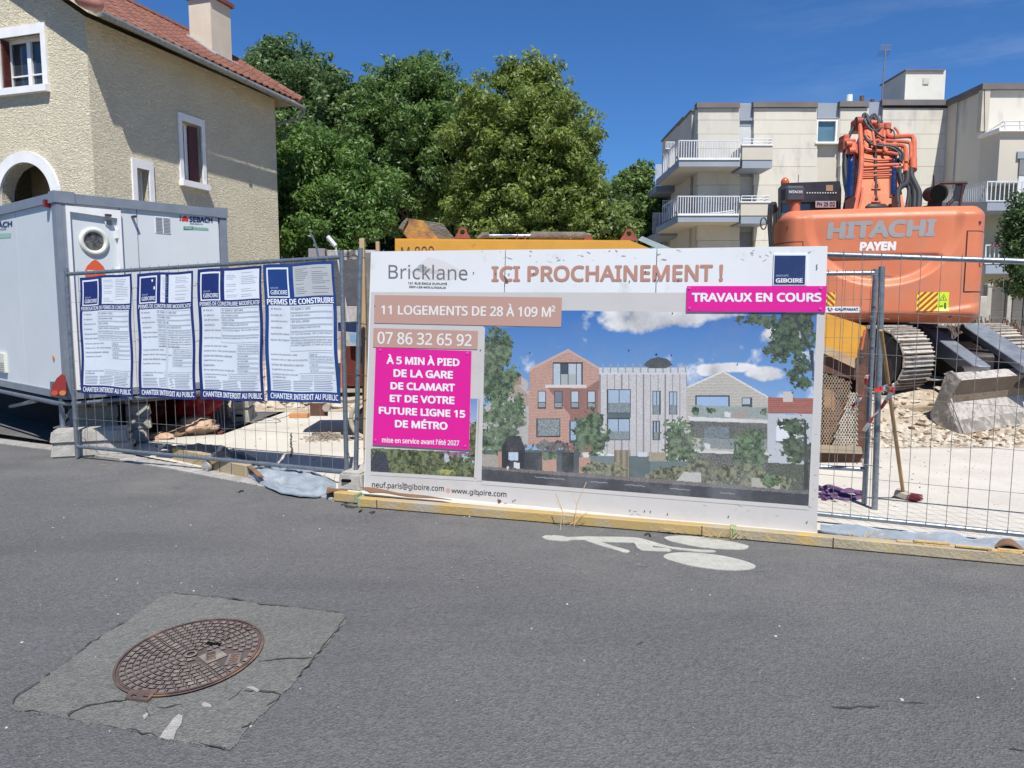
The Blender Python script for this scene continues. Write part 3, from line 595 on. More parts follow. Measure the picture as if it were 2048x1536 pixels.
# street lamp head at the top left
lp = AY(184, 6, 9.0); lamp = thing('street_lamp', 'street lamp head with pinkish lens hanging at the top left corner', 'street lamp', (lp.x - 2.1, lp.y, 0))
b = B(); Lv = Vector((.30, .12, -.07)).normalized()
b.tube([lp - Lv * .17, lp - Lv * .13, lp - Lv * .05, lp + Lv * .06, lp + Lv * .105, lp + Lv * .12], [.045, .075, .09, .085, .055, .015], 14); b.obj('lens', mat('pink lens', (.42, .19, .14), (.36, .15, .11), 6, .15), lamp, True)
b = B(); b.tube([lp + Vector((-2.1, 0, -lp.z)), lp + Vector((-2.1, 0, .3)), lp + Vector((-1.7, 0, .35)), lp - Lv * .16 + UP * .05], [.06, .045, .03, .03], 8); b.obj('pole', GALV, lamp, True)
b = B(); b.tube([lp - Lv * .16 + UP * .04, lp + Lv * .09 + UP * .07], [.05, .075], 8); b.obj('housing', ZINC, lamp, True)
# ================================================================== SITE CABIN (sanitary trailer)
CABW = mat('white cabin panel', (0.60, 0.635, 0.645), (0.56, 0.595, 0.605), 1.5, 0.5, c3=(0.42, 0.43, 0.40), s3=6, t3=0.68); CABG = mat('grey cabin profile', (0.235, 0.265, 0.30), (0.20, 0.225, 0.26), 6, .45, .2)
CO = AY(113, 386, 8.0).xy; PR = Plane(CO, 41.0); PLf = Plane(CO, -50.0, -1); ZB, ZT = 0.60, 2.78; LR, LL = PR.u(451, 430)[0], 4.3
cr = lambda s, z, d=0.0: PR.p(s, z, d)
cl = lambda s, z, d=0.0: PLf.p(s, z, d)
if (cr(0, 0, 1) - cr(0, 0)).dot(Vector((0, -1, 0))) < 0: PR.n.negate()
if (cl(0, 0, 1) - cl(0, 0)).dot(Vector((0, -1, 0))) < 0: PLf.n.negate()
cab = thing('sanitary_cabin', 'white sanitary cabin on a trailer with a porthole door and red tail light', 'site cabin', (CO[0], CO[1], 0))
bodyq = [cr(0, 0), cr(LR, 0), cr(LR, 0) + PLf.d * LL, cl(LL, 0)]
b = B(); v = [p + UP * (ZB + .03) for p in bodyq] + [p + UP * (ZT - .03) for p in bodyq]; v = [p - (PR.n + PLf.n) * .02 for p in v]
b.add(v, [(0, 1, 2, 3), (4, 5, 6, 7), (0, 1, 5, 4), (1, 2, 6, 5), (2, 3, 7, 6), (3, 0, 4, 7)]); b.obj('body', CABW, cab)
BX = lambda fn, a, c_, d0, d1: B().box((0, 0, 0), (1, 1, 1), lambda q: fn(a[0] + q.x * (c_[0] - a[0]), a[1] + q.z * (c_[1] - a[1]), d0 + q.y * (d1 - d0)))
def bx(bd, fn, a, c_, d0, d1): return bd.box((0, 0, 0), (1, 1, 1), lambda q: fn(a[0] + q.x * (c_[0] - a[0]), a[1] + q.z * (c_[1] - a[1]), d0 + q.y * (d1 - d0)))
D0 = PR.u(137, 500)[0]; D1 = PR.u(240, 460)[0] - .07
for s0, s1 in ((.1, 1.26), (1.275, 2.55), (2.565, 4.2)): BX(cl, (s0, ZB + .08), (s1, ZT - .1), -.02, .004).obj('wall_panel', CABW, cab)
for s0, s1 in ((D1 + .085, .80), (.81, LR - .1)): BX(cr, (s0, ZB + .08), (s1, ZT - .1), -.02, .004).obj('wall_panel', CABW, cab)
for fn, Ln, nm in ((cr, LR, 0), (cl, LL, 1)):
    BX(fn, (0.0, ZT - .1), (Ln, ZT), -.02, .03).obj('top_rail', CABG, cab); BX(fn, (0.0, ZB), (Ln, ZB + .08), -.02, .03).obj('bottom_rail', CABG, cab)
b = B(); bx(b, cr, (-.03, ZB), (.09, ZT), -.03, .026); bx(b, cl, (-.03, ZB), (.09, ZT), -.03, .026); b.obj('corner_post', CABG, cab)
BX(cr, (LR - .09, ZB), (LR, ZT), -.02, .026).obj('corner_post', CABG, cab)
b = B(); bx(b, cr, (-.04, ZT - .105), (.16, ZT + .015), -.02, .04); bx(b, cl, (-.04, ZT - .105), (.12, ZT + .015), -.02, .04); b.obj('corner_cap', CABG, cab)
b = B(); bx(b, cr, (LR - .13, ZT - .105), (LR + .01, ZT + .015), -.02, .04); b.obj('corner_cap', CABG, cab)
# door with porthole
D0 = PR.u(137, 500)[0]; D1 = PR.u(240, 460)[0] - .07; dz0, dz1 = ZB + .1, ZT - .13
b = B(); b.panel([(D0 - .015, dz0), (D1 + .07, dz0), (D1 + .07, dz1), (D0 - .015, dz1)], [[(D0 + .02, dz0 + .02), (D1 + .03, dz0 + .02), (D1 + .03, dz1 - .09), (D0 + .02, dz1 - .06)]], cr, .045, 0.0); b.obj('door_frame', WHT, cab)
dr = BX(cr, (D0 + .02, dz0 + .02), (D1 + .03, dz1 - .05), -.01, .008).obj('door', CABW, cab)
def disc(fn, cs, czz, r, d0, d1, n=32, rin=0.0, sx=1.0):
    b = B()
    P = lambda rr, t, d: fn(cs + rr * sx * math.cos(t), czz + rr * math.sin(t), d)
    for k in range(n):
        t0, t1 = 2 * math.pi * k / n, 2 * math.pi * (k + 1) / n
        q = [P(rin, t0, d1), P(r, t0, d1), P(r, t1, d1), P(rin, t1, d1), P(rin, t0, d0), P(r, t0, d0), P(r, t1, d0), P(rin, t1, d0)]
        b.add(q, [(0, 1, 2, 3), (1, 5, 6, 2), (0, 3, 7, 4)])
    return b
ps, pz = PR.u(187, 483)
b = B()
for k in range(36):
    t0, t1 = 2 * math.pi * k / 36, 2 * math.pi * (k + 1) / 36
    for j in range(8):
        q = []
        for t in (t0, t1):
            for jj in (j, j + 1):
                a_ = math.pi * jj / 8; rr = .126 + .027 * math.cos(a_); q.append(cr(ps + rr * math.cos(t), pz + rr * math.sin(t), .01 + .028 * math.sin(a_)))
        b.add(q, [(0, 1, 3, 2)])
CREAM = mat('cream plastic', (0.66, 0.66, 0.58), (.6, .6, .52), 5, .35)
ph = b.obj('porthole', CREAM, dr, 'all'); disc(cr, ps, pz, .1, .0, .012).obj('porthole_pane', mat('frosted dark pane', (.035, .035, .035), (.16, .15, .13), 22, .3, c3=(.2, .19, .17), s3=40, t3=.55), ph)
vs_, vz = PR.u(216, 445)
vn = disc(cr, vs_, vz, .042, 0, .022, 24).obj('round_vent', CREAM, dr)
for k in range(5): BX(cr, (vs_ - .028, vz - .026 + k * .012), (vs_ + .028, vz - .021 + k * .012), .02, .026).obj('vent_slat', mat('vent shade', (.12, .12, .1)), vn)
hs_, hz_ = PR.u(231, 468); b = B(); bx(b, cr, (hs_ - .012, hz_ - .05), (hs_ + .014, hz_ + .05), 0, .05); hg = b.obj('hinge', WHT, dr)
hs_, hz_ = PR.u(233, 545); b = B(); bx(b, cr, (hs_ - .012, hz_ - .05), (hs_ + .014, hz_ + .03), 0, .05); hg = b.obj('hinge', WHT, dr)
b = B(); bx(b, cr, (D1 - .1, dz1 - .075), (D1 - .04, dz1 - .055), .04, .08); b.obj('door_closer', BLACK, dr)
# logos on the cabin
PF_ = print_mat('print'); NAVY = (0.012, 0.022, 0.10); REDP = (0.62, 0.03, 0.02)
rfn = lambda off: (lambda x, y: PR.at(x, y, off)); lfn = lambda off: (lambda x, y: PLf.at(x, y, off))
b = B(); f = rfn(.007)
text(b, 'I', ((359, 431), (362, 431), (362, 441.5), (359, 441.5)), f, NAVY, .03); text(b, 'SEBACH', ((378.5, 432.5), (425, 435), (425, 446), (378.5, 444)), f, NAVY, .04)
hp = [(370, 443)] + [(370 + sx * x, 443 + y) for sx, lst in ((-1, ((-0, -0), (5, .5), (7, -3), (5.5, -7), (0, -12.5))), (1, ((5.5, -7), (7, -3), (5, .5)))) for x, y in lst]
b.prism([(x, y) for x, y in [(370, 430.5), (375.5, 436), (377.5, 440), (375.5, 443.5), (370, 442), (364.5, 443), (362.5, 439), (364.5, 435)]], lambda x, y, d: PR.at(x, y, d), .004, .0065); 
for i in range(-14, 0): b.c[i] = REDP
text(b, 'WWW.SEBACH.FR', ((379.5, 446), (405.5, 447.2), (405.5, 449.6), (379.5, 448.4)), f, NAVY, .02)
rect(b, 367, 453, 387, 459.5, f, (.02, .22, .12)); quad(b, ((387, 453.5), (417, 455.5), (417, 461), (387, 459.5)), f, (.30, .50, .38)); f2 = rfn(.009)
text(b, 'N°VERT', ((370, 454.5), (385, 455), (385, 458.5), (370, 458)), f2, (.7, .7, .7), .02); text(b, '800 23.65.00', ((389, 455.2), (415, 457), (415, 459.6), (389, 458)), f2, (.02, .22, .12), .01)
b.obj('logo', PRINT, cab)
b = B(); f = lfn(.007); text(b, 'I SEBACH', ((-38, 449), (24, 441.5), (24, 453), (-38, 461)), f, NAVY, .04); text(b, 'WWW.SEBACH.FR', ((-30, 461), (12, 456.5), (12, 459.5), (-30, 464)), f, NAVY, .02)
quad(b, ((-20, 469), (21, 466), (21, 475), (-20, 478)), f, (.30, .50, .38)); b.obj('logo', PRINT, cab)
b = B(); b.prism([(190, 519), (196, 522), (207, 533), (211, 541), (211, 552), (203, 562), (190, 566), (178, 562), (170, 552), (170, 541), (174, 532), (184, 522)], lambda x, y, d: PR.at(x, y, d), .008, .012)
for i in range(len(b.c)): b.c[i] = (.62, .10, .035)
text(b, 'SEBACH', ((174, 540), (207, 541.5), (207, 548), (174, 547)), rfn(.014), (.8, .8, .8), .05); b.obj('door_logo', PRINT, cab)
# grille, rivets, lights
g0 = PR.u(309, 433); g1 = PR.u(341, 468); gr = BX(cr, (g0[0], g1[1]), (g1[0], g0[1]), 0, .01).obj('vent_grille', WHT, cab)
for k in range(11):
    for h_ in (0, 1):
        a_ = g0[0] + .006 + h_ * (g1[0] - g0[0]) / 2; zz = g1[1] + .012 + k * (g0[1] - g1[1] - .01) / 11
        BX(cr, (a_, zz), (a_ + (g1[0] - g0[0]) / 2 - .012, zz + .005), .009, .014).obj('vent_slat', mat('grey slit', (.16, .17, .18)), gr)
q = PR.u(264, 434); b = B(); bx(b, cr, (q[0] - .012, q[1] - .012), (q[0] + .012, q[1] + .012), 0, .09); b.obj('door_stop', BLACK, cab)
q = PLf.u(100, 408); BX(cl, (q[0] - .03, q[1] - .04), (q[0] + .03, q[1] + .04), 0, .06).obj('marker_light', mat('dark red lens', (.20, .008, .012), (.14, .006, .01), 8, .25), cab)
q = PLf.u(2, 431); disc(cl, q[0], q[1], .035, 0, .03, 20).obj('round_vent', CREAM, cab)
q = PLf.u(109, 716); disc(cl, q[0], q[1], .03, 0, .014, 20, sx=.6).obj('side_reflector', mat('amber lens', (.6, .16, .03), None, 5, .25), cab)
q0 = PLf.u(0, 705); q1 = PLf.u(17, 745); sk = BX(cl, (q1[0], q1[1]), (q0[0] + .1, q0[1]), 0, .04).obj('socket_box', CREAM, cab)
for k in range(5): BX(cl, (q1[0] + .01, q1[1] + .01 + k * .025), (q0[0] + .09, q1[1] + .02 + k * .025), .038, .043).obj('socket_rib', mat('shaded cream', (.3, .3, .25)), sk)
tf = lambda x, y, d: PLf.at(x, y, d)
b = B(); b.prism([(123, 748), (129, 751), (132, 762), (133, 786), (127, 791), (106, 792), (100, 786), (103, 775), (113, 757)], tf, .02, .075); tl = b.obj('tail_light', mat('red lens', (.42, .012, .008), (.3, .01, .008), 9, .2), cab)
for x, c_ in ((109, (.75, .10, .03)), (125, (.85, .30, .08))):
    b = B(); b.prism([(x + 7 * math.cos(t * math.pi / 8), 786 + 5 * math.sin(t * math.pi / 8)) for t in range(16)], tf, .075, .085); b.obj('lamp_lens', mat('lens' + str(x), c_, None, 5, .2), tl)
b = B(); b.prism([(100, 763), (112, 763), (106, 792), (100, 792)], tf, .0, .02); b.obj('light_bracket', GALV, cab)
# chassis tubes, jack
b = B(); b.tube([cl(LL, ZB - .05, .08), cl(.02, ZB - .04, .08), cr(.02, ZB - .04, .08), cr(LR, ZB - .04, .06)], .022, 8); b.tube([cl(2.6, ZB - .32, -.2), cl(.8, ZB - .07, .06)], .025, 8); b.obj('chassis_tube', GALV, cab, True)
b = B(); jp = cl(.14, 0, .03); b.tube([jp + UP * (ZB), jp + UP * .30], .028, 8); b.tube([jp + UP * .5 + PR.d * .1, jp + UP * .34], .018, 6); b.box((jp.x - .07, jp.y - .06, .285), (jp.x + .07, jp.y + .06, .30)); b.obj('jack_leg', GALV, cab, True)
b = B(); b.add([p + UP * (ZB - .02) for p in bodyq] + [p + UP * (ZB - .1) for p in bodyq], [(0, 1, 2, 3), (4, 5, 6, 7), (0, 1, 5, 4), (1, 2, 6, 5), (2, 3, 7, 6), (3, 0, 4, 7)]); b.obj('chassis', mat('dark chassis', (.03, .03, .035)), cab)
SK = mat('black backdrop', (.012, .012, .014), None, 3, .9)
b = B(); v = [cr(.55, 0, -.02), cr(.55, 0, -.02) + PLf.d * (LL + 2)]; b.add([v[0], v[1], v[1] + UP * (ZB), v[0] + UP * ZB] + [p + UP * z + Vector((.02, .02, 0)) for z in (0, ZB) for p in v], [(0, 1, 2, 3), (4, 5, 7, 6)]); b.obj('added_backdrop', SK, cab)  # black sheet added to block the bright ground, darkening the gap under the cabin
for sx in ():
    w_ = cl(sx, .3, -.25); b = B(); b.tube([w_ - PLf.n * .1, w_ + PLf.n * .09], .29, 28); wh = b.obj('wheel', BLACK, cab, True); b = B(); b.tube([w_ + PLf.n * .09, w_ + PLf.n * .1], .17, 20); b.obj('rim', GALV, wh, True)
# ================================================================== FENCE PANELS
def fence(label, A, C, zt0, zt1, zb, post=(True, True), group='temporary fence panels', step=.12, hz=.30, zpost=None, loc=None):
    """welded mesh panel from A to C (x, y); zt0 / zt1 = top rail height at both ends"""
    A, C = Vector((*A, 0)), Vector((*C, 0)); d = C - A; L_ = d.length; d.normalize(); n = Vector((d.y, -d.x, 0))
    th = thing('mesh_fence', label, 'fence panel', A, 0, group)
    zt = lambda s: zt0 + (zt1 - zt0) * s / L_
    for k, s in enumerate((0, L_)):
        if post[k]:
            b = B(); p = A + d * s; b.tube([p + UP * .02, p + UP * (zt(s) + (.03 if zpost is None else zpost))], .021, 12); b.obj('post', GALV, th, True)
    for z in (lambda s: zt(s), lambda s: zb):
        b = B(); b.tube([A + UP * z(0), A + d * L_ + UP * z(L_)], .019, 12); b.obj('rail', GALV, th, True)
    b = B(); s = step * .6
    while s < L_ - .03:
        o = rnd.uniform(-.006, .006); b.tube([A + d * s + UP * (zb - .01) + n * .02, A + d * (s + o) + UP * (zt(s) * .5 + .3) + n * (.02 + rnd.uniform(-.004, .004)), A + d * s + UP * (zt(s) + .035) + n * .02], .0021, 4, False); s += step
    z = zb + hz
    while z < min(zt0, zt1) - .05:
        b.tube([A + UP * z + n * .023, A + d * L_ + UP * (z + (zt1 - zt0) * (z / zt0)) + n * .023], .0021, 4, False); z += hz
    b.obj('wire_mesh', WIRE, th); return th
FL = G(155, 918); FR = G(694, 973); PFN = Plane(FL.xy, math.degrees(math.atan2(FR.x - FL.x, FR.y - FL.y)))
if PFN.n.y > 0: PFN.n.negate()
zl = PFN.u(155, 548)[1]; zr_ = PFN.u(694, 500)[1]; zb_ = PFN.u(420, 908)[1]
fence('mesh fence panel on the left carrying four blue permit boards', (FL.x, FL.y), (FR.x, FR.y), zl, zr_ - .06, .135, zpost=.06)
# ---- permit boards
PNAVY = (0.010, 0.022, 0.135); PB2 = (0.010, 0.045, 0.19); PW = (0.62, 0.67, 0.73); INK = (0.035, 0.04, 0.06); LINE = (0.22, 0.25, 0.30)
def poster(label, q, title, rows, rows2, navy, paper, foot, amp, split=None, greytop=False):
    ctr = bil(q, .5, 1); base = PFN.at(*ctr); th = thing('permit_board', label, 'permit sign', (base.x, base.y, base.z), 0, 'blue building permit boards hung on the fence')
    def fn(off):
        def f(u, v):
            wob = .0035 * math.sin(u * 7 + amp) * math.sin(v * 9 + amp) + .002 * math.sin(v * 23 + amp * 3) * (u - .5)
            if split and u > split: wob += .016
            x, y = bil(q, u, v); return PFN.at(x + 1.2 * math.sin(v * 11 + amp), y + .8 * math.sin(u * 9 + amp), .032 + off + wob)
        return f
    b = B(); b.col = navy; F0 = fn(0); N_ = (22, 30)
    b.grid(F0, *N_); n1 = len(b.v); b.grid(fn(-.004), *N_)
    # rim closes the sheet
    for (u0, v0, u1, v1) in ((0, 0, 1, 0), (1, 0, 1, 1), (1, 1, 0, 1), (0, 1, 0, 0)):
        for k in range(24):
            a, c = k / 24, (k + 1) / 24; P0 = (u0 + (u1 - u0) * a, v0 + (v1 - v0) * a); P1 = (u0 + (u1 - u0) * c, v0 + (v1 - v0) * c)
            b.add([F0(*P0), F0(*P1), fn(-.004)(*P1), fn(-.004)(*P0)], [(0, 1, 2, 3)])
    b.obj('sheet', PRINT, th)
    b = B()
    def patch(u0, v0, u1, v1, off, col):
        f = fn(off); b.col = col; nu, nv = max(2, int((u1 - u0) * 22)), max(2, int((v1 - v0) * 30))
        b.grid(lambda s, t: f(u0 + (u1 - u0) * s, v0 + (v1 - v0) * t), nu, nv)
    big = len(title) < 22
    patch(.05, .302 if big else .292, .95, .925, .0015, PW)
    patch(.045, .025, .355, .245, .0015, (.72, .75, .80)); patch(.065, .038, .335, .233, .003, navy)
    patch(.42, .02, .965, .24, .0015, paper)
    f = fn(.0045)
    T = lambda s, u0, v0, u1, v1, c=INK, bo=0.0: text(b, s, ((u0, v0), (u1, v0), (u1, v1), (u0, v1)), f, c, bo)
    T('GROUPE', .09, .168, .20, .180, (.5, .55, .65)); T('GIBOIRE', .09, .190, .325, .222, (.8, .84, .9), .012)
    T(title, .03, .253, .965, .295 if big else .285, (.8, .84, .9), .03 if big else .014); T(foot, .045, .940, .965, .982, (.8, .84, .9), .02)
    f3 = fn(.003)
    for lst in ((.45, .64), (.68, .93)):                       # typed letter in the top right box
        for k in range(14):
            if rnd.random() < .22: continue
            v = .04 + k * .0135; e = lst[0] + (lst[1] - lst[0]) * rnd.uniform(.55, 1); b.add([f3(lst[0], v), f3(e, v), f3(e, v + .0022), f3(lst[0], v + .0022)], [(0, 1, 2, 3)], (.42, .45, .5) if not greytop else (.25, .26, .28))
    v = .312 if big else .304
    def line(u0, v0, u1, v1, dv=.0009):
        n = max(1, int((u1 - u0) / .045))
        for k in range(n): a_, c_ = u0 + (u1 - u0) * k / n, u0 + (u1 - u0) * (k + 1) / n; b.add([f3(a_, v0 - dv), f3(c_, v1 - dv), f3(c_, v1 + dv), f3(a_, v0 + dv)], [(0, 1, 2, 3)], LINE)
    def boxl(u0, v0, u1, v1):
        line(u0, v0, u1, v0); line(u0, v1, u1, v1)
        for u in (u0, u1): b.add([f3(u - .001, v0), f3(u + .001, v0), f3(u + .001, v1), f3(u - .001, v1)], [(0, 1, 2, 3)], LINE)
    for lab, val, h in rows:
        T(lab, .08, v + .007, .08 + min(.27, .0142 * len(lab)), v + .020)
        u0 = .35; boxl(u0, v, .94, v + h - .007)
        for k, s in enumerate(val.split('|')): T(s, u0 + .015, v + .007 + k * .0185, min(.93, u0 + .015 + .0166 * len(s)), v + .021 + k * .0185)
        v += h
    v += .008
    for lab, val in rows2:
        T(lab, .08, v + .006, .08 + .0138 * len(lab), v + .021); boxl(.60, v, .94, v + .028); T(val, .615, v + .007, min(.93, .615 + .0175 * len(val)), v + .021); v += .0365
    v = max(v, .79); T('Le dossier peut être consulté', .08, v + .004, .43, v + .019); T('à la Mairie de :', .08, v + .024, .27, v + .038); boxl(.45, v + .001, .94, v + .046)
    for k in range(2): T('Hôtel de Ville Service Urbanisme Centre Administratif', .47, v + .012 + k * .015, .90, v + .020 + k * .015)
    v += .057
    while v < .918:
        for k in range(3):
            u0 = .08 + k * .28; line(u0, v, u0 + .27 - .05 * rnd.random(), v, .0016)
        v += .0125
    b.obj('printing', PRINT, th)
    for (u, v) in ((.01, .12), (.99, .12), (.005, .55), (.995, .55), (.01, .95), (.99, .95)):
        p = F0(u, v); b = B(); b.tube([p + PFN.n * .01, p + PFN.d * .012 * (1 if u > .5 else -1) - PFN.n * .03 + UP * .004, p + PFN.d * .03 * (1 if u > .5 else -1) + UP * rnd.uniform(-.02, .03)], .0022, 4); b.obj('cable_tie', BLACK, th)
    return th, fn
R_ = [('N° Permis :', 'PC 92040 21 0053', .042), ('En date du :', '20 novembre 2025', .042), ('Bénéficiaire(s) :', 'OCDL LOCOSA', .042), ('Architecte :', 'JADOT DOMELA ARCHITECTES', .042), ('Adresse des travaux :', '101, rue Emile Duployé - ISSY-LES-MOULINEAUX', .038), ('Nature des travaux :', 'Construction neuve de 7 logements', .038)]
S_ = [('Surface de plancher créée :', '628 m²'), ('Hauteur de la / des construction(s) :', '10,70 m'), ('Surface des bâtiments à démolir :', '170 m²'), ('Superficie du terrain :', '616 m²')]
FOOT = 'CHANTIER INTERDIT AU PUBLIC'
poster('leftmost blue permit board reading PROROGATION DE PERMIS DE CONSTRUIRE', ((159, 555), (262, 547), (267, 794), (163, 786)), 'PROROGATION DE PERMIS DE CONSTRUIRE', R_, S_, PNAVY, (.66, .70, .75), FOOT, .4)
R2 = [R_[0][:1] + ('PC 92040 21 0053 M01', .04), ('En date du :', '10 AVRIL 2025', .04), R_[2][:2] + (.04,), R_[3][:2] + (.04,), R_[4][:2] + (.036,), ('Nature des travaux :', 'Création de 4 logements supplémentaires|Modification menuiseries de façades|Modification aménagements intérieurs|Amélioration performance énergétique|Loi RT 2012 à RE 2020', .098)]
S2 = [(S_[0][0], '626 m² (origine 628 m²)'), (S_[1][0], '10,70 m (inchangée)'), (S_[2][0], 'Inchangée'), (S_[3][0], 'Inchangée')]
p2, f2 = poster('blue permit board with a crease down its middle and torn spots on its logo', ((273, 547), (385, 542), (393, 800), (279, 793)), 'PERMIS DE CONSTRUIRE MODIFICATIF', R2, S2, PNAVY, (.68, .72, .77), FOOT, 1.7, split=.52)
g = f2(.008)
for (u, v, w, h) in ((.27, .065, .02, .014), (.31, .125, .022, .018)):
    b = B(); b.add([g(u + w * math.cos(t * .785) * rnd.uniform(.5, 1), v + h * math.sin(t * .785) * rnd.uniform(.6, 1)) for t in range(8)], [tuple(range(8))], (.75, .78, .8)); b.obj('torn_spot', PRINT, p2)
R3 = [('N° Permis :', 'PC 92040 21 0053 M02', .037), ('En date du :', '05 FÉVRIER 2026', .037), R_[2][:2] + (.038,), R_[3][:2] + (.04,), ('Adresse des travaux :', '101 rue Emile Duployé - ISSY-LES-MOULINEAUX', .058), ('Nature des travaux :', "Diverses modifications de l'aspect extérieur.", .056)]
S3 = [(S_[0][0], '626 m² (inchangée)'), (S_[1][0], '10,70 m (inchangée)'), (S_[2][0], 'Inchangée'), (S_[3][0], 'Inchangée'), ('Destination :', 'Habitation'), ('Nb de logements avant modificatif :', 'Inchangée')]
poster('third blue permit board, headed PERMIS DE CONSTRUIRE MODIFICATIF and without a crease', ((395, 539), (523, 532), (528, 804), (400, 798)), 'PERMIS DE CONSTRUIRE MODIFICATIF', R3, S3, PNAVY, (.68, .72, .78), FOOT, 2.9)
R4 = [('N° Permis :', 'PC 92040 21 0053', .045), ('En date du :', '22 FÉVRIER 2022', .045), ('Bénéficiaire(s) :', 'SEP OCDL LOCOSA', .046), R_[3][:2] + (.045,), ('Adresse des travaux :', '101 rue Emile Duployé - ISSY-LES-MOULINEAUX', .044), ('Nature des travaux :', 'Démolition du bâti existant et construction neuve|de 3 maisons accolées R+2 à R+2+C accueillant|au total 7 logements, un niveau de sous-sol.', .10)]
poster('rightmost lighter blue permit board headed PERMIS DE CONSTRUIRE beside the fence posts', ((527, 530), (668, 522), (681, 807), (534, 802)), 'PERMIS DE CONSTRUIRE', R4, [(S_[0][0], '628 m²'), (S_[1][0], '10,70 m (à partir de la côte NGF)'), S_[2], S_[3]], PB2, (.43, .45, .46), FOOT, 4.1, greytop=True)
# ================================================================== BILLBOARD
BL_, BR_ = G(728, 985), G(1633, 1068); PBD = Plane(BL_.xy, math.degrees(math.atan2(BR_.x - BL_.x, BR_.y - BL_.y)))
if PBD.n.y > 0: PBD.n.negate()
bd = thing('billboard', 'large white construction billboard headed Bricklane ICI PROCHAINEMENT with a picture of three houses', 'billboard', (BL_.x, BL_.y, 0))
PLYE = mat('dirty panel edge', (.40, .38, .33), (.25, .23, .2), 20, .9)
PANEL = mat('white composite panel', (0.72, 0.735, 0.73), (0.67, 0.685, 0.68), 1.1, .5, 0, 0, c3=(0.42, 0.41, 0.37), s3=4.5, t3=.60, w3=.25)
bf = lambda off: (lambda x, y: PBD.at(x, y, off))
seams = [((741, 503), (727, 981)), ((1011, 499.5), (998, 1009)), ((1314, 497), (1299, 1040)), ((1656, 492), (1633, 1069))]
for k in range(3):
    (a, c), (d, e) = seams[k], seams[k + 1]; g = .8
    q = [(a[0] + g, a[1]), (d[0] - g, d[1]), (e[0] - g, e[1]), (c[0] + g, c[1])]
    b = B(); b.prism(q, lambda x, y, d_: PBD.at(x, y, d_), 0, -.018); b.obj('panel', PANEL, bd)
b = B(); b.prism([(742, 505), (1655, 494), (1632, 1066), (729, 980)], lambda x, y, d_: PBD.at(x, y, d_), -.02, -.03); b.obj('backing', PLYE, bd)
for x in (770, 1010, 1310, 1600):
    p = PBD.at(x, 900, -.06); b = B(); b.cbox((p.x - .035, p.y - .02, .0), (p.x + .035, p.y + .03, 1.9), .004); b.obj('batten', mat('raw batten', (.42, .30, .16), (.33, .22, .11), 9, .8), bd)
    b = B(); b.tube([Vector((p.x, p.y + .03, 1.5)), Vector((p.x + .3, p.y + 1.0, .03))], .03, 5); b.obj('brace', MATS['raw batten'], bd)
# print
CW, CG, CPK, CNV, MAG = (.70, .715, .715), (.535, .515, .49), (.47, .285, .23), (.015, .035, .12), (.70, .012, .28)
TXT = (.45, .235, .175); DK = (.035, .035, .04)
b = B(); f1, f2, f3, f4 = bf(.001), bf(.002), bf(.0036), bf(.005)
quad(b, ((742, 584), (1652, 586), (1633.5, 1066), (729, 979)), f1, CG)
quad(b, ((749, 590), (1124, 595), (1122, 654), (748, 646)), f4, CPK); quad(b, ((747, 656), (956, 662), (955, 699), (746, 694)), f4, CPK)
f5 = bf(.0058)
text(b, 'Bricklane', ((777, 528), (935, 530.5), (935, 560.5), (777, 557)), f2, (.15, .155, .165), -.018); text(b, '101 RUE EMILE DUPLOYÉ', ((816, 562.5), (894, 564.5), (894, 570), (816, 568.5)), f2, DK, .02); text(b, 'ISSY-LES-MOULINEAUX', ((818, 571.5), (892, 573.5), (892, 577.5), (818, 575.5)), f2, DK, .02)
b.add([f1(*p) for p in ((822, 545), (857, 513), (893, 524), (930, 545), (900, 560), (850, 560))], [(0, 1, 2, 3, 4, 5)], (.64, .62, .605)); b.add([f1(905, 552), f1(800, 540), f1(830, 525)], [(0, 1, 2)], CW)
text(b, 'ICI PROCHAINEMENT !', ((983, 532), (1447, 528.5), (1446, 563.5), (983, 564)), f2, TXT, .028)
text(b, '11 LOGEMENTS DE 28 À 109 M²', ((762, 605), (1111, 608), (1110, 635), (762, 629)), f5, (.72, .70, .66), .022)
text(b, '07 86 32 65 92', ((755, 663), (944, 668.5), (943, 693), (755, 688)), f5, (.72, .70, .66), .016)
text(b, 'neuf.paris@giboire.com', ((744, 963), (888, 971), (888, 986), (744, 978)), f2, DK, .012); text(b, 'www.giboire.com', ((903, 976), (1013, 982.5), (1013, 998), (903, 988.5)), f2, DK, .012)
b.add([f2(896 + 4.6 * math.cos(t * .524), 981 + 4.8 * math.sin(t * .524)) for t in range(12)], [tuple(range(12))], (.55, .32, .26))
b.obj('lettering', PRINT, bd)
def screws(bd_, pts, fn, r=.008, par=None, m=None):
    for x, y in pts:
        c = fn(x, y); b = B(); b.tube([c - PBD.n * .002, c + PBD.n * .004], r, 8); b.obj('screw', m or mat('dark screw', (.06, .055, .05), None, 9, .5, .5), par)
screws(bd, [(947, 545), (992, 547), (1018, 548), (1068, 547), (1259, 562), (1291, 543), (1310, 560), (1316, 560), (1357, 560), (750, 612), (1345, 626), (961, 700), (1060, 705), (1258, 700), (1314, 708), (1343, 710), (958, 990), (1030, 1000), (1260, 1021), (1289, 1022), (1301, 1023), (1335, 1028), (1457, 1033), (1614, 1044), (1634, 536), (1634, 530), (1312, 708), (1003, 988), (1026, 1002), (806, 966), (1475, 728)], bf(.004), .0042, bd)
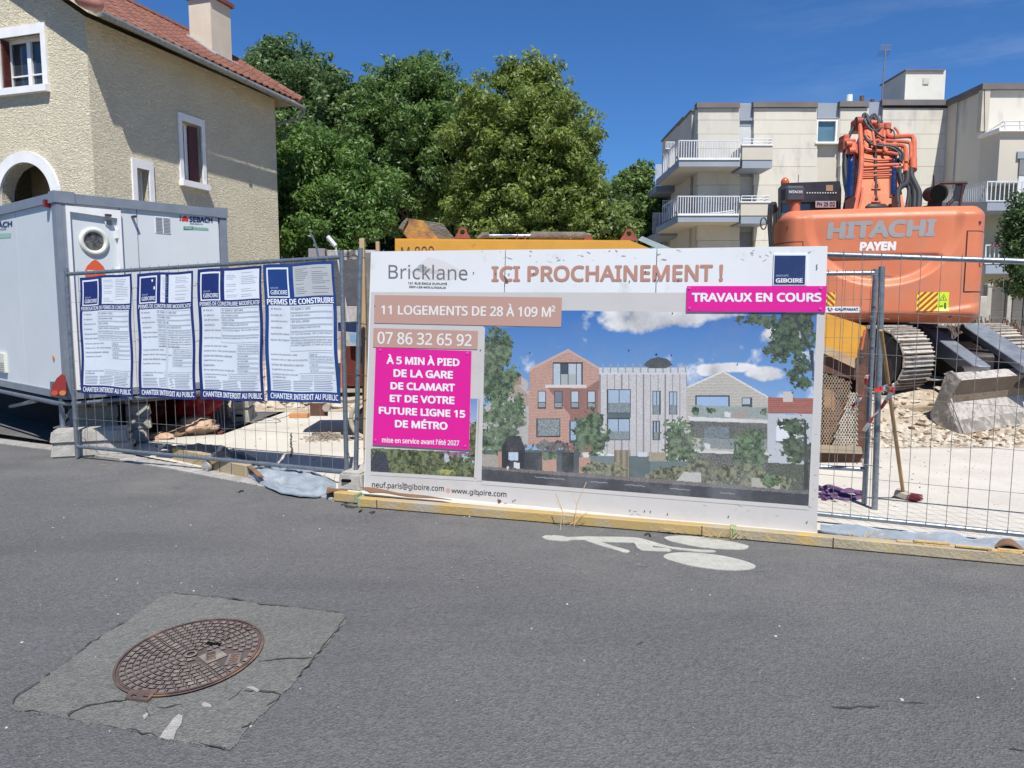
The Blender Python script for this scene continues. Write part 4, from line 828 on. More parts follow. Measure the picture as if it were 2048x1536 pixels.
# dirt marks near the top edge and under the picture
b = B(); f = bf(.0021)
for _ in range(75):
    if rnd.random() < .6: x, y = rnd.uniform(900, 1640), rnd.uniform(500, 524)
    elif rnd.random() < .5: x, y = rnd.uniform(970, 1620), rnd.uniform(1005, 1040)
    else: x, y = rnd.uniform(1618, 1634), rnd.uniform(640, 1010)
    w, h = rnd.uniform(.5, 9), rnd.uniform(.4, 1.6); a = rnd.uniform(-.7, .7); c_ = rnd.uniform(.25, .45); pts = []
    for t in range(7):
        r_ = rnd.uniform(.4, 1); X, Y_ = w * r_ * math.cos(t * .9), h * r_ * math.sin(t * .9); pts.append(f(x + X * math.cos(a) - Y_ * math.sin(a), y + X * math.sin(a) + Y_ * math.cos(a)))
    b.add(pts, [tuple(range(7))], (c_, c_ * .97, c_ * .88))
for pts in (((1006, 549), (1013, 556), (1017, 565), (1011, 566), (1010, 558)), ((995, 998), (1003, 1001), (1001, 1005), (996, 1007))): b.add([bf(.0045)(*p) for p in pts], [tuple(range(len(pts)))], (.10, .07, .06))
b.obj('scuff_marks', PRINT, bd)
# ---------------------------------------------------------------- the printed pictures, one colour per small cell
def inside(P, X, Y):
    r = np.zeros(X.shape, bool); n = len(P); j = n - 1
    for i in range(n):
        xi, yi = P[i]; xj, yj = P[j]
        if yi != yj: r ^= ((yi > Y) != (yj > Y)) & (X < (xj - xi) * (Y - yi) / (yj - yi) + xi)
        j = i
    return r
def vnoise(X, Y, sc, seed, octv=5):
    rs_ = np.random.RandomState(seed); out = np.zeros(X.shape); amp = 1; tot = 0
    for o in range(octv):
        g = rs_.rand(260, 260); x = (X / sc) % 259; y = (Y / sc) % 259; xi = x.astype(int); yi = y.astype(int); fx = x - xi; fy = y - yi; fx = fx * fx * (3 - 2 * fx); fy = fy * fy * (3 - 2 * fy)
        out += amp * ((g[yi, xi] * (1 - fx) + g[yi, xi + 1] * fx) * (1 - fy) + (g[yi + 1, xi] * (1 - fx) + g[yi + 1, xi + 1] * fx) * fy); tot += amp; amp *= .55; sc /= 2.1
    return out / tot
class Pic:
    def __init__(s, x0, y0, x1, y1, st):
        s.st = st; s.xs = np.arange(x0, x1, st); s.ys = np.arange(y0, y1, st); s.X, s.Y = np.meshgrid(s.xs + st / 2, s.ys + st / 2); s.C = np.zeros(s.X.shape + (3,))
    def poly(s, P, col, n=0.0, a=1.0):
        m = inside(P, s.X, s.Y); c = np.array(col) * (1 + n * (nrs.rand(m.sum(), 1) * 2 - 1)); s.C[m] = s.C[m] * (1 - a) + c * a
    def R(s, x0, y0, x1, y1, col, n=.05): s.poly([(x0, y0), (x1, y0), (x1, y1), (x0, y1)], col, n)
    def leaves(s, cx, cy, rx, ry, dens, cols, seed, P=None):
        d = ((s.X - cx) / rx) ** 2 + ((s.Y - cy) / ry) ** 2; k = vnoise(s.X, s.Y, 16, seed, 4); k2 = vnoise(s.X, s.Y, 5, seed + 1, 3)
        m = (d + (k - .5) * 2.4 + (k2 - .5) * 1.6) < dens
        if P is not None: m &= inside(P, s.X, s.Y)
        t = np.clip((vnoise(s.X, s.Y, 7, seed + 2, 3) - .25) * 2 + (nrs.rand(*s.X.shape) - .5) * .7, 0, 1)[..., None]; c = np.array(cols[0]) * (1 - t) + np.array(cols[1]) * t; s.C[m] = c[m]
    def build(s, name, clip, fn, par):
        m = inside(clip, s.X, s.Y); ny, nx = m.shape
        P00 = np.array(fn(s.xs[0], s.ys[0])); b = B()
        # exact positions on the plane for a grid of corners
        xs = np.append(s.xs, s.xs[-1] + s.st); ys = np.append(s.ys, s.ys[-1] + s.st); vid = {}; vs = []; fs = []; cs = []
        for j in range(ny):
            for i in range(nx):
                if not m[j, i]: continue
                f = []
                for (a, c) in ((i, j), (i + 1, j), (i + 1, j + 1), (i, j + 1)):
                    if (a, c) not in vid: vid[(a, c)] = len(vs); vs.append(fn(xs[a], ys[c]))
                    f.append(vid[(a, c)])
                fs.append(tuple(f)); cs.append(tuple(s.C[j, i]))
        b.v = [tuple(v) for v in vs]; b.f = fs; b.c = cs; b.m = [0] * len(fs); return b.obj(name, PRINT, par)
GRN = ((.018, .035, .02), (.17, .24, .13)); GRN2 = ((.012, .02, .015), (.10, .15, .08))
p = Pic(957, 618, 1641, 1018, 1.5); X, Y_ = p.X, p.Y
t = np.clip((Y_ - 620) / 230, 0, 1)[..., None]; p.C[:] = np.array((.035, .15, .42)) * (1 - t) + np.array((.22, .38, .58)) * t
p.R(958, 900, 1642, 1016, (.10, .11, .085), .5); cl_ = vnoise(X, Y_, 60, 3, 6); shp = np.zeros(X.shape)
for cx, cy, rx, ry in ((1285, 635, 85, 38), (1400, 622, 105, 24), (1570, 672, 52, 24), (1455, 735, 60, 10), (1425, 742, 30, 12), (1530, 748, 40, 16), (1345, 632, 80, 30)): shp = np.maximum(shp, 1.25 - ((X - cx) / rx) ** 2 - ((Y_ - cy) / ry) ** 2)
k = np.clip((shp + (cl_ - .5) * 2.2 - .25) * 2.2, 0, 1)[..., None]; sh = np.clip(.60 + (cl_ - .5) * .9, .3, .8)[..., None]; p.C[:] = p.C * (1 - k) + np.array((1, .985, .97)) * sh * k
p.poly([(1010, 780), (1030, 745), (1055, 762), (1059, 800), (1059, 890), (965, 900), (965, 820)], (.42, .40, .38), .1); p.poly([(998, 777), (1025, 760), (1060, 792), (1060, 815)], (.38, .29, .24), .1); p.R(1027, 745, 1043, 770, (.34, .2, .16))
BRK, BRKD, WN, WD = (.47, .285, .225), (.27, .14, .115), (.42, .48, .53), (.05, .07, .09)
h1 = [(1059, 737), (1136, 698), (1200, 736), (1197, 905), (1056, 890)]; p.poly(h1, BRK, .16)
rows = ((Y_ + .08 * X) // 3 % 2 == 0) & inside(h1, X, Y_); p.C[rows] *= .90
p.poly([(1094, 775), (1172, 777), (1198, 760), (1196, 905), (1140, 905), (1140, 830)], BRKD, .15); p.poly([(1058, 737), (1136, 698), (1201, 736), (1198, 739), (1136, 702), (1060, 741)], (.5, .36, .30), .05)
p.R(1105, 725, 1165, 771, WN, .12); p.R(1121, 727, 1135, 750, WD); p.R(1120, 749, 1153, 769, (.36, .39, .38)); 
for x in (1105, 1120, 1135, 1152, 1163): p.R(x, 725, x + 2, 771, (.03, .04, .05))
p.R(1105, 724, 1165, 727, (.02, .03, .04)); p.R(1091, 770, 1173, 775, (.60, .56, .52))
for x in (1076, 1109, 1142, 1175): p.R(x - 1, 781, x + 16, 817, (.04, .05, .06)); p.R(x + 1, 783, x + 14, 804, WN if x != 1109 else (.16, .19, .22), .06); p.R(x + 1, 805, x + 14, 815, (.27, .29, .30), .2)
p.R(1073, 837, 1121, 874, (.04, .05, .055)); p.R(1075, 839, 1119, 872, (.22, .25, .25), .5); p.R(1139, 841, 1170, 886, (.06, .08, .10)); p.R(1142, 843, 1152, 880, (.30, .40, .50), .2)
mb = [(1199, 745), (1374, 738), (1374, 930), (1199, 905)]; p.poly(mb, (.50, .48, .475), .16)
st_ = (((X - 1199) % 14.5) < 2.2) & inside(mb, X, Y_); p.C[st_] = (.22, .21, .21)
p.R(1199, 735, 1376, 748, (.50, .53, .55), .15); p.R(1199, 747, 1374, 749, (.62, .6, .6))
for x in range(1205, 1376, 15): p.R(x, 728, x + 2, 746, (.3, .3, .32))
for (a, c, d, e) in ((1214, 778, 1262, 826), (1214, 836, 1260, 880), (1305, 781, 1321, 830), (1305, 841, 1320, 881), (1338, 783, 1355, 830), (1306, 841, 1319, 880)):
    p.R(a, c, d, e, (.04, .05, .06)); p.R(a + 2, c + 2, d - 2, e - 2, (.33, .42, .52), .10); p.R((a + d) / 2 - 1, c, (a + d) / 2 + 1, e, (.04, .05, .06))
    p.R(a + 2, (c + e) / 2 + 4, d - 2, e - 1, (.20, .24, .25), .3)
p.R(1214, 826, 1262, 836, (.09, .12, .13)); p.poly([(1286, 730), (1300, 718), (1316, 714), (1335, 718), (1346, 730), (1330, 737), (1300, 737)], (.07, .075, .08), .3)
h3 = [(1373, 774), (1446, 742), (1541, 796), (1536, 925), (1372, 915)]; p.poly(h3, (.46, .43, .38), .14); rows = ((Y_) // 3 % 2 == 0) & inside(h3, X, Y_); p.C[rows] *= .88
p.poly([(1372, 774), (1446, 741), (1542, 796), (1538, 797), (1446, 745), (1376, 776)], (.62, .6, .56), .05)
p.R(1391, 791, 1459, 813, (.04, .05, .06)); p.R(1393, 793, 1457, 813, (.30, .42, .60), .08); p.R(1484, 795, 1505, 815, (.06, .07, .08)); p.R(1485, 797, 1500, 808, (.4, .45, .48), .2)
p.poly([(1383, 810), (1538, 815), (1537, 838), (1384, 834)], (.27, .32, .30), .2)
for cx, cy, rx in ((1392, 824, 8), (1423, 820, 9), (1526, 823, 8)): p.leaves(cx, cy, rx, 8, .9, GRN, int(cx))
p.poly([(1448, 823), (1462, 825), (1460, 835), (1450, 834)], (.62, .6, .58), .05); p.poly([(1478, 822), (1497, 818), (1497, 835), (1464, 836), (1464, 828)], (.33, .28, .25), .1)
p.poly([(1376, 833), (1538, 841), (1536, 846), (1380, 841)], (.60, .60, .58), .04); p.poly([(1380, 842), (1535, 847), (1535, 880), (1382, 875)], (.12, .12, .11), .5); p.R(1408, 854, 1458, 876, (.16, .19, .20), .4)
p.poly([(1400, 876), (1535, 879), (1535, 900), (1402, 897)], (.22, .25, .24), .3); p.poly([(1407, 886), (1421, 888), (1420, 899), (1412, 899)], (.62, .6, .58)); p.poly([(1388, 899), (1536, 906), (1535, 911), (1390, 905)], (.56, .56, .54), .05); p.poly([(1388, 905), (1536, 911), (1536, 960), (1390, 955)], (.13, .13, .12), .6)
p.poly([(1536, 794), (1632, 797), (1630, 828), (1536, 826)], (.36, .13, .10), .15); rows = ((Y_) // 2 % 2 == 0) & inside([(1536, 794), (1632, 797), (1630, 828), (1536, 826)], X, Y_); p.C[rows] *= .8
p.poly([(1536, 828), (1630, 830), (1625, 930), (1536, 925)], (.46, .48, .50), .06); p.R(1566, 783, 1585, 804, (.5, .47, .44)); p.R(1552, 841, 1590, 885, (.66, .68, .70), .03); p.R(1551, 882, 1592, 885, (.2, .2, .22))
# planting, walls and road
TLc = [(960, 640), (1030, 640), (1040, 760), (1060, 800), (1060, 905), (960, 920)]
for a in ((988, 700, 32, 46, 1.0), (985, 760, 45, 40, 1.0), (1010, 830, 48, 50, .9), (990, 880, 50, 26, .7)): p.leaves(a[0], a[1], a[2], a[3], a[4], GRN, int(a[1]), None)
p.leaves(1525, 640, 45, 16, .8, GRN2, 31); p.leaves(1590, 660, 45, 52, .75, GRN2, 33); p.leaves(1560, 700, 36, 30, .6, GRN2, 35); p.leaves(1600, 740, 30, 50, .6, GRN2, 37)
p.poly([(1580, 622), (1590, 622), (1622, 700), (1628, 700), (1628, 770), (1618, 700)], (.04, .045, .05), .2)
p.leaves(1590, 850, 36, 22, .6, GRN2, 41); p.leaves(1600, 900, 40, 30, .7, GRN2, 43); p.poly([(1608, 840), (1612, 840), (1618, 980), (1608, 980)], (.05, .05, .05))
p.leaves(1182, 870, 36, 50, .9, GRN, 51); p.leaves(1362, 885, 38, 46, .95, GRN, 53); p.leaves(1500, 905, 36, 46, .95, GRN, 55); p.leaves(1110, 893, 56, 12, .9, ((.05, .045, .05), (.20, .19, .18)), 57)
p.poly([(964, 908), (995, 910), (998, 935), (963, 932)], (.34, .31, .27), .2); p.R(996, 903, 1003, 938, (.40, .24, .18), .1); p.poly([(1003, 895), (1015, 872), (1040, 872), (1050, 895), (1048, 940), (1003, 938)], (.025, .028, .033), .3)
p.R(1048, 905, 1085, 942, (.045, .05, .055), .5); p.poly([(1085, 912), (1113, 914), (1113, 946), (1084, 944)], (.46, .28, .21), .12); p.R(1113, 902, 1124, 948, (.07, .09, .10), .1); p.R(1124, 905, 1148, 948, (.04, .045, .045), .6); p.R(1148, 902, 1158, 948, (.08, .10, .11), .1); p.R(1158, 915, 1180, 950, (.44, .26, .20), .12)
p.leaves(1100, 912, 16, 8, 1, GRN, 61); p.R(1180, 912, 1232, 930, (.16, .20, .20), .1); p.R(1229, 900, 1262, 955, (.36, .30, .20), .15); gt = (((X - 1229) % 4) < 2) & inside([(1229, 900), (1262, 900), (1262, 955), (1229, 955)], X, Y_); p.C[gt] = (.10, .09, .07)
p.R(1257, 912, 1300, 960, (.085, .12, .12), .08); p.R(1276, 904, 1294, 914, (.60, .62, .64), .03); p.R(1298, 904, 1330, 922, (.33, .28, .20), .2); p.R(1300, 922, 1385, 945, (.13, .18, .18), .12)
for cx, cy, rx, ry, sd_ in ((1205, 938, 40, 15, 71), (1345, 948, 50, 14, 73), (1440, 950, 60, 22, 75), (1545, 968, 48, 16, 77), (1400, 935, 25, 16, 79), (1500, 955, 30, 24, 81)): p.leaves(cx, cy, rx, ry, 1.0, ((.03, .04, .025), (.27, .27, .17)), sd_)
p.poly([(1350, 965), (1368, 944), (1402, 945), (1402, 967)], (.46, .45, .42), .12); p.poly([(1503, 955), (1560, 960), (1560, 980), (1503, 977)], (.40, .38, .33), .15); p.leaves(1545, 962, 22, 12, 1, GRN, 83)
rd = [(962, 936), (1070, 942), (1340, 966), (1632, 990), (1632, 1014), (962, 962)]; p.poly(rd, (.052, .055, .065), .25); p.poly([(962, 932), (1340, 960), (1632, 984), (1632, 990), (1340, 968), (962, 938)], (.16, .145, .14), .35)
for (x0, x1) in ((1070, 1130), (1180, 1215), (1250, 1290), (1340, 1380), (1440, 1470)): p.poly([(x0, 953 + (x0 - 1070) * .085), (x1, 953 + (x1 - 1070) * .085), (x1, 954.6 + (x1 - 1070) * .085), (x0, 954.6 + (x0 - 1070) * .085)], (.28, .28, .3))
for (x, dx) in ((1022, 0), (1031, 1)):                                      # two strollers
    p.poly([(x - 3, 905), (x, 896), (x + 4, 897), (x + 5, 906)], (.06, .05, .05)); p.poly([(x - 5, 904), (x + 5, 904), (x + 6, 921), (x - 5, 920)], (.46, .53, .62), .15); p.poly([(x - 4, 920), (x + 5, 921), (x + 4, 934), (x + 1, 941), (x - 4, 936)], (.04, .045, .06), .2)
p.poly([(1028, 924), (1040, 926), (1039, 938), (1027, 936)], (.60, .60, .60)); p.poly([(1013, 935), (1017, 930), (1018, 936), (1014, 941)], (.62, .62, .62))
k = np.clip((vnoise(X, Y_, 40, 9, 5) - .45) * .8, 0, .22)[..., None] * np.clip((Y_ - 780) / 200, 0, 1)[..., None]; p.C[:] = p.C * (1 - k) + np.array((.30, .31, .32)) * k
p.C = np.clip(p.C, 0, 1) * .95 + .012; p.build('printed_picture', [(968, 653), (1122, 654.5), (1122, 621), (1636, 627), (1619, 1014.5), (961, 963)], bf(.0025), bd)
p = Pic(737, 790, 961, 960, 1.5); X, Y_ = p.X, p.Y; t = np.clip((Y_ - 795) / 60, 0, 1)[..., None]; p.C[:] = np.array((.14, .25, .48)) * (1 - t) + np.array((.35, .42, .55)) * t
p.R(740, 845, 960, 900, (.34, .29, .24), .3)
for i, (cx, cy, rx, ry) in enumerate(((950, 880, 18, 36), (800, 912, 60, 22), (760, 915, 20, 26), (850, 925, 100, 30), (900, 930, 60, 20), (830, 950, 100, 16), (930, 945, 30, 18))): p.leaves(cx, cy, rx, ry, 1.2, ((.02, .03, .018), (.20, .23, .11)), 91 + i)
p.leaves(915, 903, 30, 9, .9, ((.10, .06, .08), (.30, .18, .24)), 97); p.poly([(740, 925), (752, 900), (772, 905), (780, 945), (740, 943)], (.05, .055, .07), .5); p.leaves(890, 944, 16, 7, .8, ((.2, .22, .08), (.40, .40, .12)), 99)
p.poly([(888, 910), (892, 906), (897, 910), (899, 922), (893, 925), (888, 920)], (.40, .42, .48), .3)
p.build('printed_picture', [(741, 896), (938, 905), (941, 797), (957, 798), (950, 957), (741, 945)], bf(.0025), bd)
b = B(); f = bf(.0031)
for q_ in (((963, 961), (1617, 1012), (1617, 1020), (963, 969)), ((1634, 627), (1641, 627), (1624, 1016), (1617, 1012)), ((960, 655), (970, 655), (963, 962), (953, 962)), ((741, 943), (948, 955), (948, 962), (741, 950)), ((955, 798), (960, 798), (953, 958), (948, 955))): quad(b, q_, f, CG)
b.obj('picture_border', PRINT, bd)
# logo plaque
b = B(); b.prism([(1547.5, 508), (1615, 508), (1613, 571), (1545.5, 571)], lambda x, y, d: PBD.at(x, y, d), 0, .008); lg = b.obj('logo_plaque', mat('white plaque', (.72, .74, .76), None, 5, .5), bd)
b = B(); f = bf(.0092); quad(b, ((1549.5, 511), (1611.5, 511), (1609.5, 569), (1547.5, 569)), f, CNV); f = bf(.0102); text(b, 'GROUPE', ((1552, 549.5), (1577, 549.5), (1577, 553), (1552, 553)), f, (.5, .55, .6), .0); text(b, 'GIBOIRE', ((1551.5, 556.5), (1605.5, 556.5), (1605.5, 565.5), (1551.5, 565.5)), f, (.75, .78, .8), .035); b.obj('logo', PRINT, lg)
# magenta signs screwed on
MG = mat('magenta sheet', MAG, tuple(v * .95 for v in MAG), 2, .38)
MS = mat('magenta screw cap', (.75, .10, .40), None, 2, .3)
def sign(label, q, lines, scr):
    c = PBD.at(*bil(q, .5, 1)); th = thing('magenta_sign', label, 'sign', c, 0, 'magenta signs screwed to the billboard')
    b = B(); b.prism(q, lambda x, y, d: PBD.at(x, y, d), .007, .012); b.obj('plate', MG, th)
    b = B(); f = bf(.0135)
    for s, qq, bo in lines: text(b, s, qq, f, (.80, .78, .80), bo)
    b.obj('lettering', PRINT, th)
    screws(None, scr, bf(.013), .010, th, MS); return th
q4 = lambda x0, x1, yl0, yl1, yr0, yr1: ((x0, yl0), (x1, yr0), (x1, yr1), (x0, yl1))
sign('magenta sign on the left of the billboard, À 5 MIN À PIED DE LA GARE', ((751.5, 695), (943, 702), (938, 900), (745, 889)), [
    ('À 5 MIN À PIED', q4(773, 919, 708, 728, 713, 733), .035), ('DE LA GARE', q4(787, 906, 738, 754, 742, 758), .035), ('DE CLAMART', q4(781, 910, 764, 779, 767.5, 783.5), .035), ('ET DE VOTRE', q4(779.6, 909, 789, 804, 793, 809), .035),
    ('FUTURE LIGNE 15', q4(757.7, 930.6, 813, 828, 820.5, 836), .035), ('DE MÉTRO', q4(790, 895, 835.5, 855, 840, 860), .035), ("mise en service avant l'été 2027", q4(764, 918.5, 874, 885, 880.5, 891.5), .02)], [(761, 700), (935, 706), (751, 880), (930, 892)])
sign('magenta sign at the top right of the billboard, TRAVAUX EN COURS', ((1374, 572), (1654, 572), (1651, 624), (1372.5, 623)), [('TRAVAUX EN COURS', q4(1383.5, 1643, 585.5, 604, 585.5, 604), .035)], [(1379, 576), (1642, 576), (1379, 616), (1641, 617)])
# ================================================================== TIMBERS, TARPS, BLOCKS
YT = mat('yellow shuttering beam', (0.42, 0.29, 0.095), (0.37, 0.265, 0.115), 3, .8, 0, .3, 40, c3=(.33, .31, .255), s3=2.5, t3=.49, w3=.18)
GT = mat('weathered beam', (0.40, 0.34, 0.22), (0.33, 0.28, 0.19), 4, .85, 0, .4, 50, c3=(.48, .33, .10), s3=3, t3=.55)
RAWW = mat('splintered wood', (.56, .40, .19), (.44, .30, .13), 12, .9, 0, .5, 50); GRC = mat('green end cap', (.33, .38, .20), (.22, .25, .12), 10, .6)
def beam(label, A, C, w=.075, h=.08, m=YT, nm='timber_beam', joints=(), group='timber beams along the foot of the fence', caps=(0, 0), z=.004):
    A, C = Vector((*A, 0)), Vector((*C, 0)); d = (C - A); L_ = d.length; d.normalize(); n = Vector((-d.y, d.x, 0)); n = n if n.y > 0 else -n
    M4 = Matrix(((d.x, n.x, 0, A.x), (d.y, n.y, 0, A.y), (0, 0, 1, z), (0, 0, 0, 1))); th = thing(nm, label, 'timber beam', A, 0, group)
    B().cbox((0, 0, 0), (L_, w, h), .006, M4).obj('plank', m, th)
    for j in joints: B().box((j * L_ - .004, -.0015, .002), (j * L_ + .004, .0, h * .98), M4).obj('saw_cut', CRK, th)
    for k, e in enumerate(caps):
        if e:
            x = 0 if k == 0 else L_; b = B(); b.cbox((x - .012, -.006, -.003), (x + .012, w + .006, h + .005), .004, M4); b.obj('end_cap', GRC, th)
    return th, M4
a, c = G(718, 1015), G(1463, 1078); beam('long yellow timber beam along the foot of the billboard', a.xy, c.xy, joints=(.055, .93), caps=(1, 1), h=.072)
a, c = G(1468, 1079), G(2120, 1140); t2, M4 = beam('weathered grey timber beam with a splintered end at the right', a.xy, c.xy, m=GT, caps=(1, 0), joints=(.33,), h=.072)
b = B()
for _ in range(26):
    s = 1.0 + 1.4 * rnd.random(); y = rnd.uniform(-.002, .03); z = rnd.uniform(.05, .092); L_ = rnd.uniform(.1, .5)
    b.box((s, y, z), (s + L_, y + rnd.uniform(.01, .03), z + rnd.uniform(.004, .012)), M4 @ Matrix.Translation((0, 0, 0)) @ Matrix.Rotation(rnd.uniform(-.01, .01), 4, 'Y'))
b.obj('splinters', RAWW, t2)
a, c = G(667, 1003), G(712, 1008); beam('short yellow timber stub with a green end beside the fence foot block', a.xy, c.xy, caps=(0, 1), h=.075)
a, c = G(345, 921), G(412, 936); tb, _ = beam('yellow timber beam with twine at the foot of the left fence', a.xy, c.xy, m=YT, h=.13, w=.07, joints=(.35,))
a, c = G(419, 941), G(492, 957); tb2, _ = beam('yellow timber beam with a skewed end by the crumpled tarpaulin', a.xy, c.xy, m=YT, h=.12, w=.07, joints=(.3, .62))
p = G(417, 943); th = thing('round_concrete_spacer', 'round pale concrete disc leaning against the yellow beam', 'concrete disc', p); b = B(); b.tube([p + UP * .055, p + UP * .055 + Vector((-.02, -.03, 0))], .055, 20); b.obj('disc', CONC, th, True); b = B(); b.tube([p + UP * .055 + Vector((-.02, -.03, 0)), p + UP * .055 + Vector((-.022, -.036, 0))], .02, 12); b.obj('hub', PAV, th)
# tarpaulins
TARP = mat('grey blue tarpaulin', (.27, .31, .345), (.21, .25, .285), 5, .45, 0, .35, 14, c3=(.36, .37, .37), s3=7, t3=.55)
def cloth(name, label, cat, q, m, hfn, nu=46, nv=18, th_=.004):
    b = B()
    def fn(u, v):
        x, y = bil(q, u, v); p = G(x, y); return p + UP * (.012 + hfn(u, v, p))
    b.sheet(fn, nu, nv, (0, 0, -th_)); o = b.obj(name, m, None, 'all'); tag(o, label, cat); return o
def hump(u, v, p):
    n = mnoise.fractal(p * 5, 1, 2, 4); r = mnoise.fractal(p * 14, 1, 2, 3)
    return max(0, .035 + .05 * n + .018 * r + .05 * math.exp(-((v - .25) / .2) ** 2) * math.sin(u * 3.1) ** 2) * min(1, 8 * min(u, 1 - u, v + .05, 1.02 - v))
def tq(u, v): return 0
b = B(); top = [(465, 934), (490, 940), (531, 945), (590, 948), (630, 954), (672, 966)]; bot = [(492, 954), (522, 972), (560, 990), (598, 997), (632, 998), (672, 990)]
def tfn(u, v):
    k = u * 5; i = min(4, int(k)); f_ = k - i; A = [top[i][j] * (1 - f_) + top[i + 1][j] * f_ for j in (0, 1)]; C = [bot[i][j] * (1 - f_) + bot[i + 1][j] * f_ for j in (0, 1)]
    p = G(A[0] * (1 - v) + C[0] * v, A[1] * (1 - v) + C[1] * v); return p + UP * (.014 + hump(u, v, p))
b.sheet(tfn, 60, 22, (0, 0, -.004)); tag(b.obj('tarpaulin', TARP, None, 'all'), 'crumpled grey blue tarpaulin on the kerb beside the fence foot block', 'tarpaulin')
cloth('tarpaulin', 'dark blue sheet lying behind the left fence foot rail', 'tarpaulin', ((310, 905), (420, 900), (560, 945), (420, 935)), mat('dark blue sheeting', (.05, .065, .09), (.035, .045, .06), 5, .5, 0, .4, 12), lambda u, v, p: .06 + .05 * mnoise.fractal(p * 4, 1, 2, 3))
cloth('tarpaulin', 'ragged grey blue strip of sheeting behind the right timber beam', 'tarpaulin', ((1640, 1066), (2130, 1112), (2130, 1130), (1640, 1078)), TARP, lambda u, v, p: .03 + .025 * mnoise.fractal(p * 7, 1, 2, 3) + .03 * (1 - v), 70, 8)
bf_ = mat('brown leather sheet', (.22, .125, .06), (.15, .08, .04), 6, .6, 0, .3, 30)
cloth('cardboard_flap', 'brown flap of sheeting curling at the billboard foot', 'flap', ((722, 992), (885, 1006), (905, 1010), (740, 1004)), bf_, lambda u, v, p: .03 + .035 * (1 - u) + .012 * math.sin(u * 9) * (1 - u), 40, 6)
cloth('cardboard_flap', 'brown flap of sheeting between the tarpaulin and the stub beam', 'flap', ((655, 986), (695, 992), (700, 1002), (652, 1000)), bf_, lambda u, v, p: .04 + .03 * math.sin(u * 3) * v, 20, 6)
cloth('cardboard_flap', 'brown strip of sheeting rising behind the yellow beam left of the tarpaulin', 'flap', ((470, 938), (482, 938), (530, 974), (516, 972)), bf_, lambda u, v, p: .07 + .03 * math.sin(v * 3), 8, 12)
cloth('cardboard_flap', 'brown flap of sheeting at the right edge of the photo', 'flap', ((1985, 1098), (2070, 1104), (2080, 1126), (1990, 1112)), bf_, lambda u, v, p: .045 + .03 * math.sin(u * 5), 20, 6)
# concrete blocks
def cblock(label, p, ang, sz=(.62, .24, .15), z=0.0, holes=True, group='concrete fence foot blocks', m=None):
    """p = near left lower corner, ang = heading of its long side"""
    a = math.radians(ang); d = Vector((math.sin(a), math.cos(a), 0)); n = Vector((-d.y, d.x, 0)); L_, w, h = sz
    M4 = Matrix(((d.x, n.x, 0, p[0]), (d.y, n.y, 0, p[1]), (0, 0, 1, z), (0, 0, 0, 1))); th = thing('concrete_block', label, 'concrete block', (p[0], p[1], z), 0, group)
    b = B(); vs = [(0, 0, 0), (L_, 0, 0), (L_, w, 0), (0, w, 0), (.02, .01, h), (L_ - .02, .01, h), (L_ - .02, w - .01, h), (.02, w - .01, h)]
    bm = bmesh.new(); V = [bm.verts.new(v) for v in vs]
    for f in ((0, 3, 2, 1), (4, 5, 6, 7), (0, 1, 5, 4), (1, 2, 6, 5), (2, 3, 7, 6), (3, 0, 4, 7)): bm.faces.new([V[i] for i in f])
    bmesh.ops.bevel(bm, geom=list(bm.edges), offset=.018, segments=2, affect='EDGES'); bm.verts.index_update()
    b.add([M4 @ v.co for v in bm.verts], [tuple(v.index for v in f.verts) for f in bm.faces]); bm.free(); b.obj('block', m or CONC, th, True)
    if holes:
        b = B(); 
        for (x0, y0, x1, y1) in ((-.004, w * .3, .012, w * .7), (L_ - .012, w * .3, L_ + .004, w * .7)):
            b.cbox((x0, y0, h * .45), (x1, y1, h * .62), .004, M4)
        b.obj('grip_slot', MATS['dark slot'], th)
    return th
p0 = G(100, 918)
cblock('bottom concrete foot block beside the left fence post', (p0.x, p0.y), 72, (.80, .26, .15), 0); cblock('concrete foot block lying on the bottom one under the cabin jack', (p0.x, p0.y), 72, (.76, .26, .14), .152)
SLB = mat('grey kerb stone', (.37, .36, .33), (.29, .28, .255), 6, .9, 0, .3, 70)
q0 = G(150, 905); 
for k, (L_, dx) in enumerate(((.80, .0), (.88, -.04), (.84, .0))):
    cblock(('lowest', 'middle', 'topmost')[k] + ' long concrete kerb in the stack beneath the cabin corner', (-4.98 + dx, 8.32), 68, (L_, .2, .15), .0 + k * .152 + .02, False, 'stacked concrete kerbs under the cabin')
tb3, _ = beam('grey plank on top of the kerb stack beneath the cabin', (-5.02, 8.26), (-4.36, 8.5), .12, .07, GT, group='planks', z=.485)
pf = G(673, 981)
cblock('concrete fence foot block holding the two posts left of the billboard', (pf.x, pf.y + .005), 108, (.25, .45, .16), 0, False)
b = B(); 
for px, py in ((697, 969),): pass
o = bpy.data.objects['concrete_block']
pb = G(688, 962); b = B(); b.cbox((pf.x + .05, pf.y - .035, .08), (pf.x + .14, pf.y - .0, .105), .004)
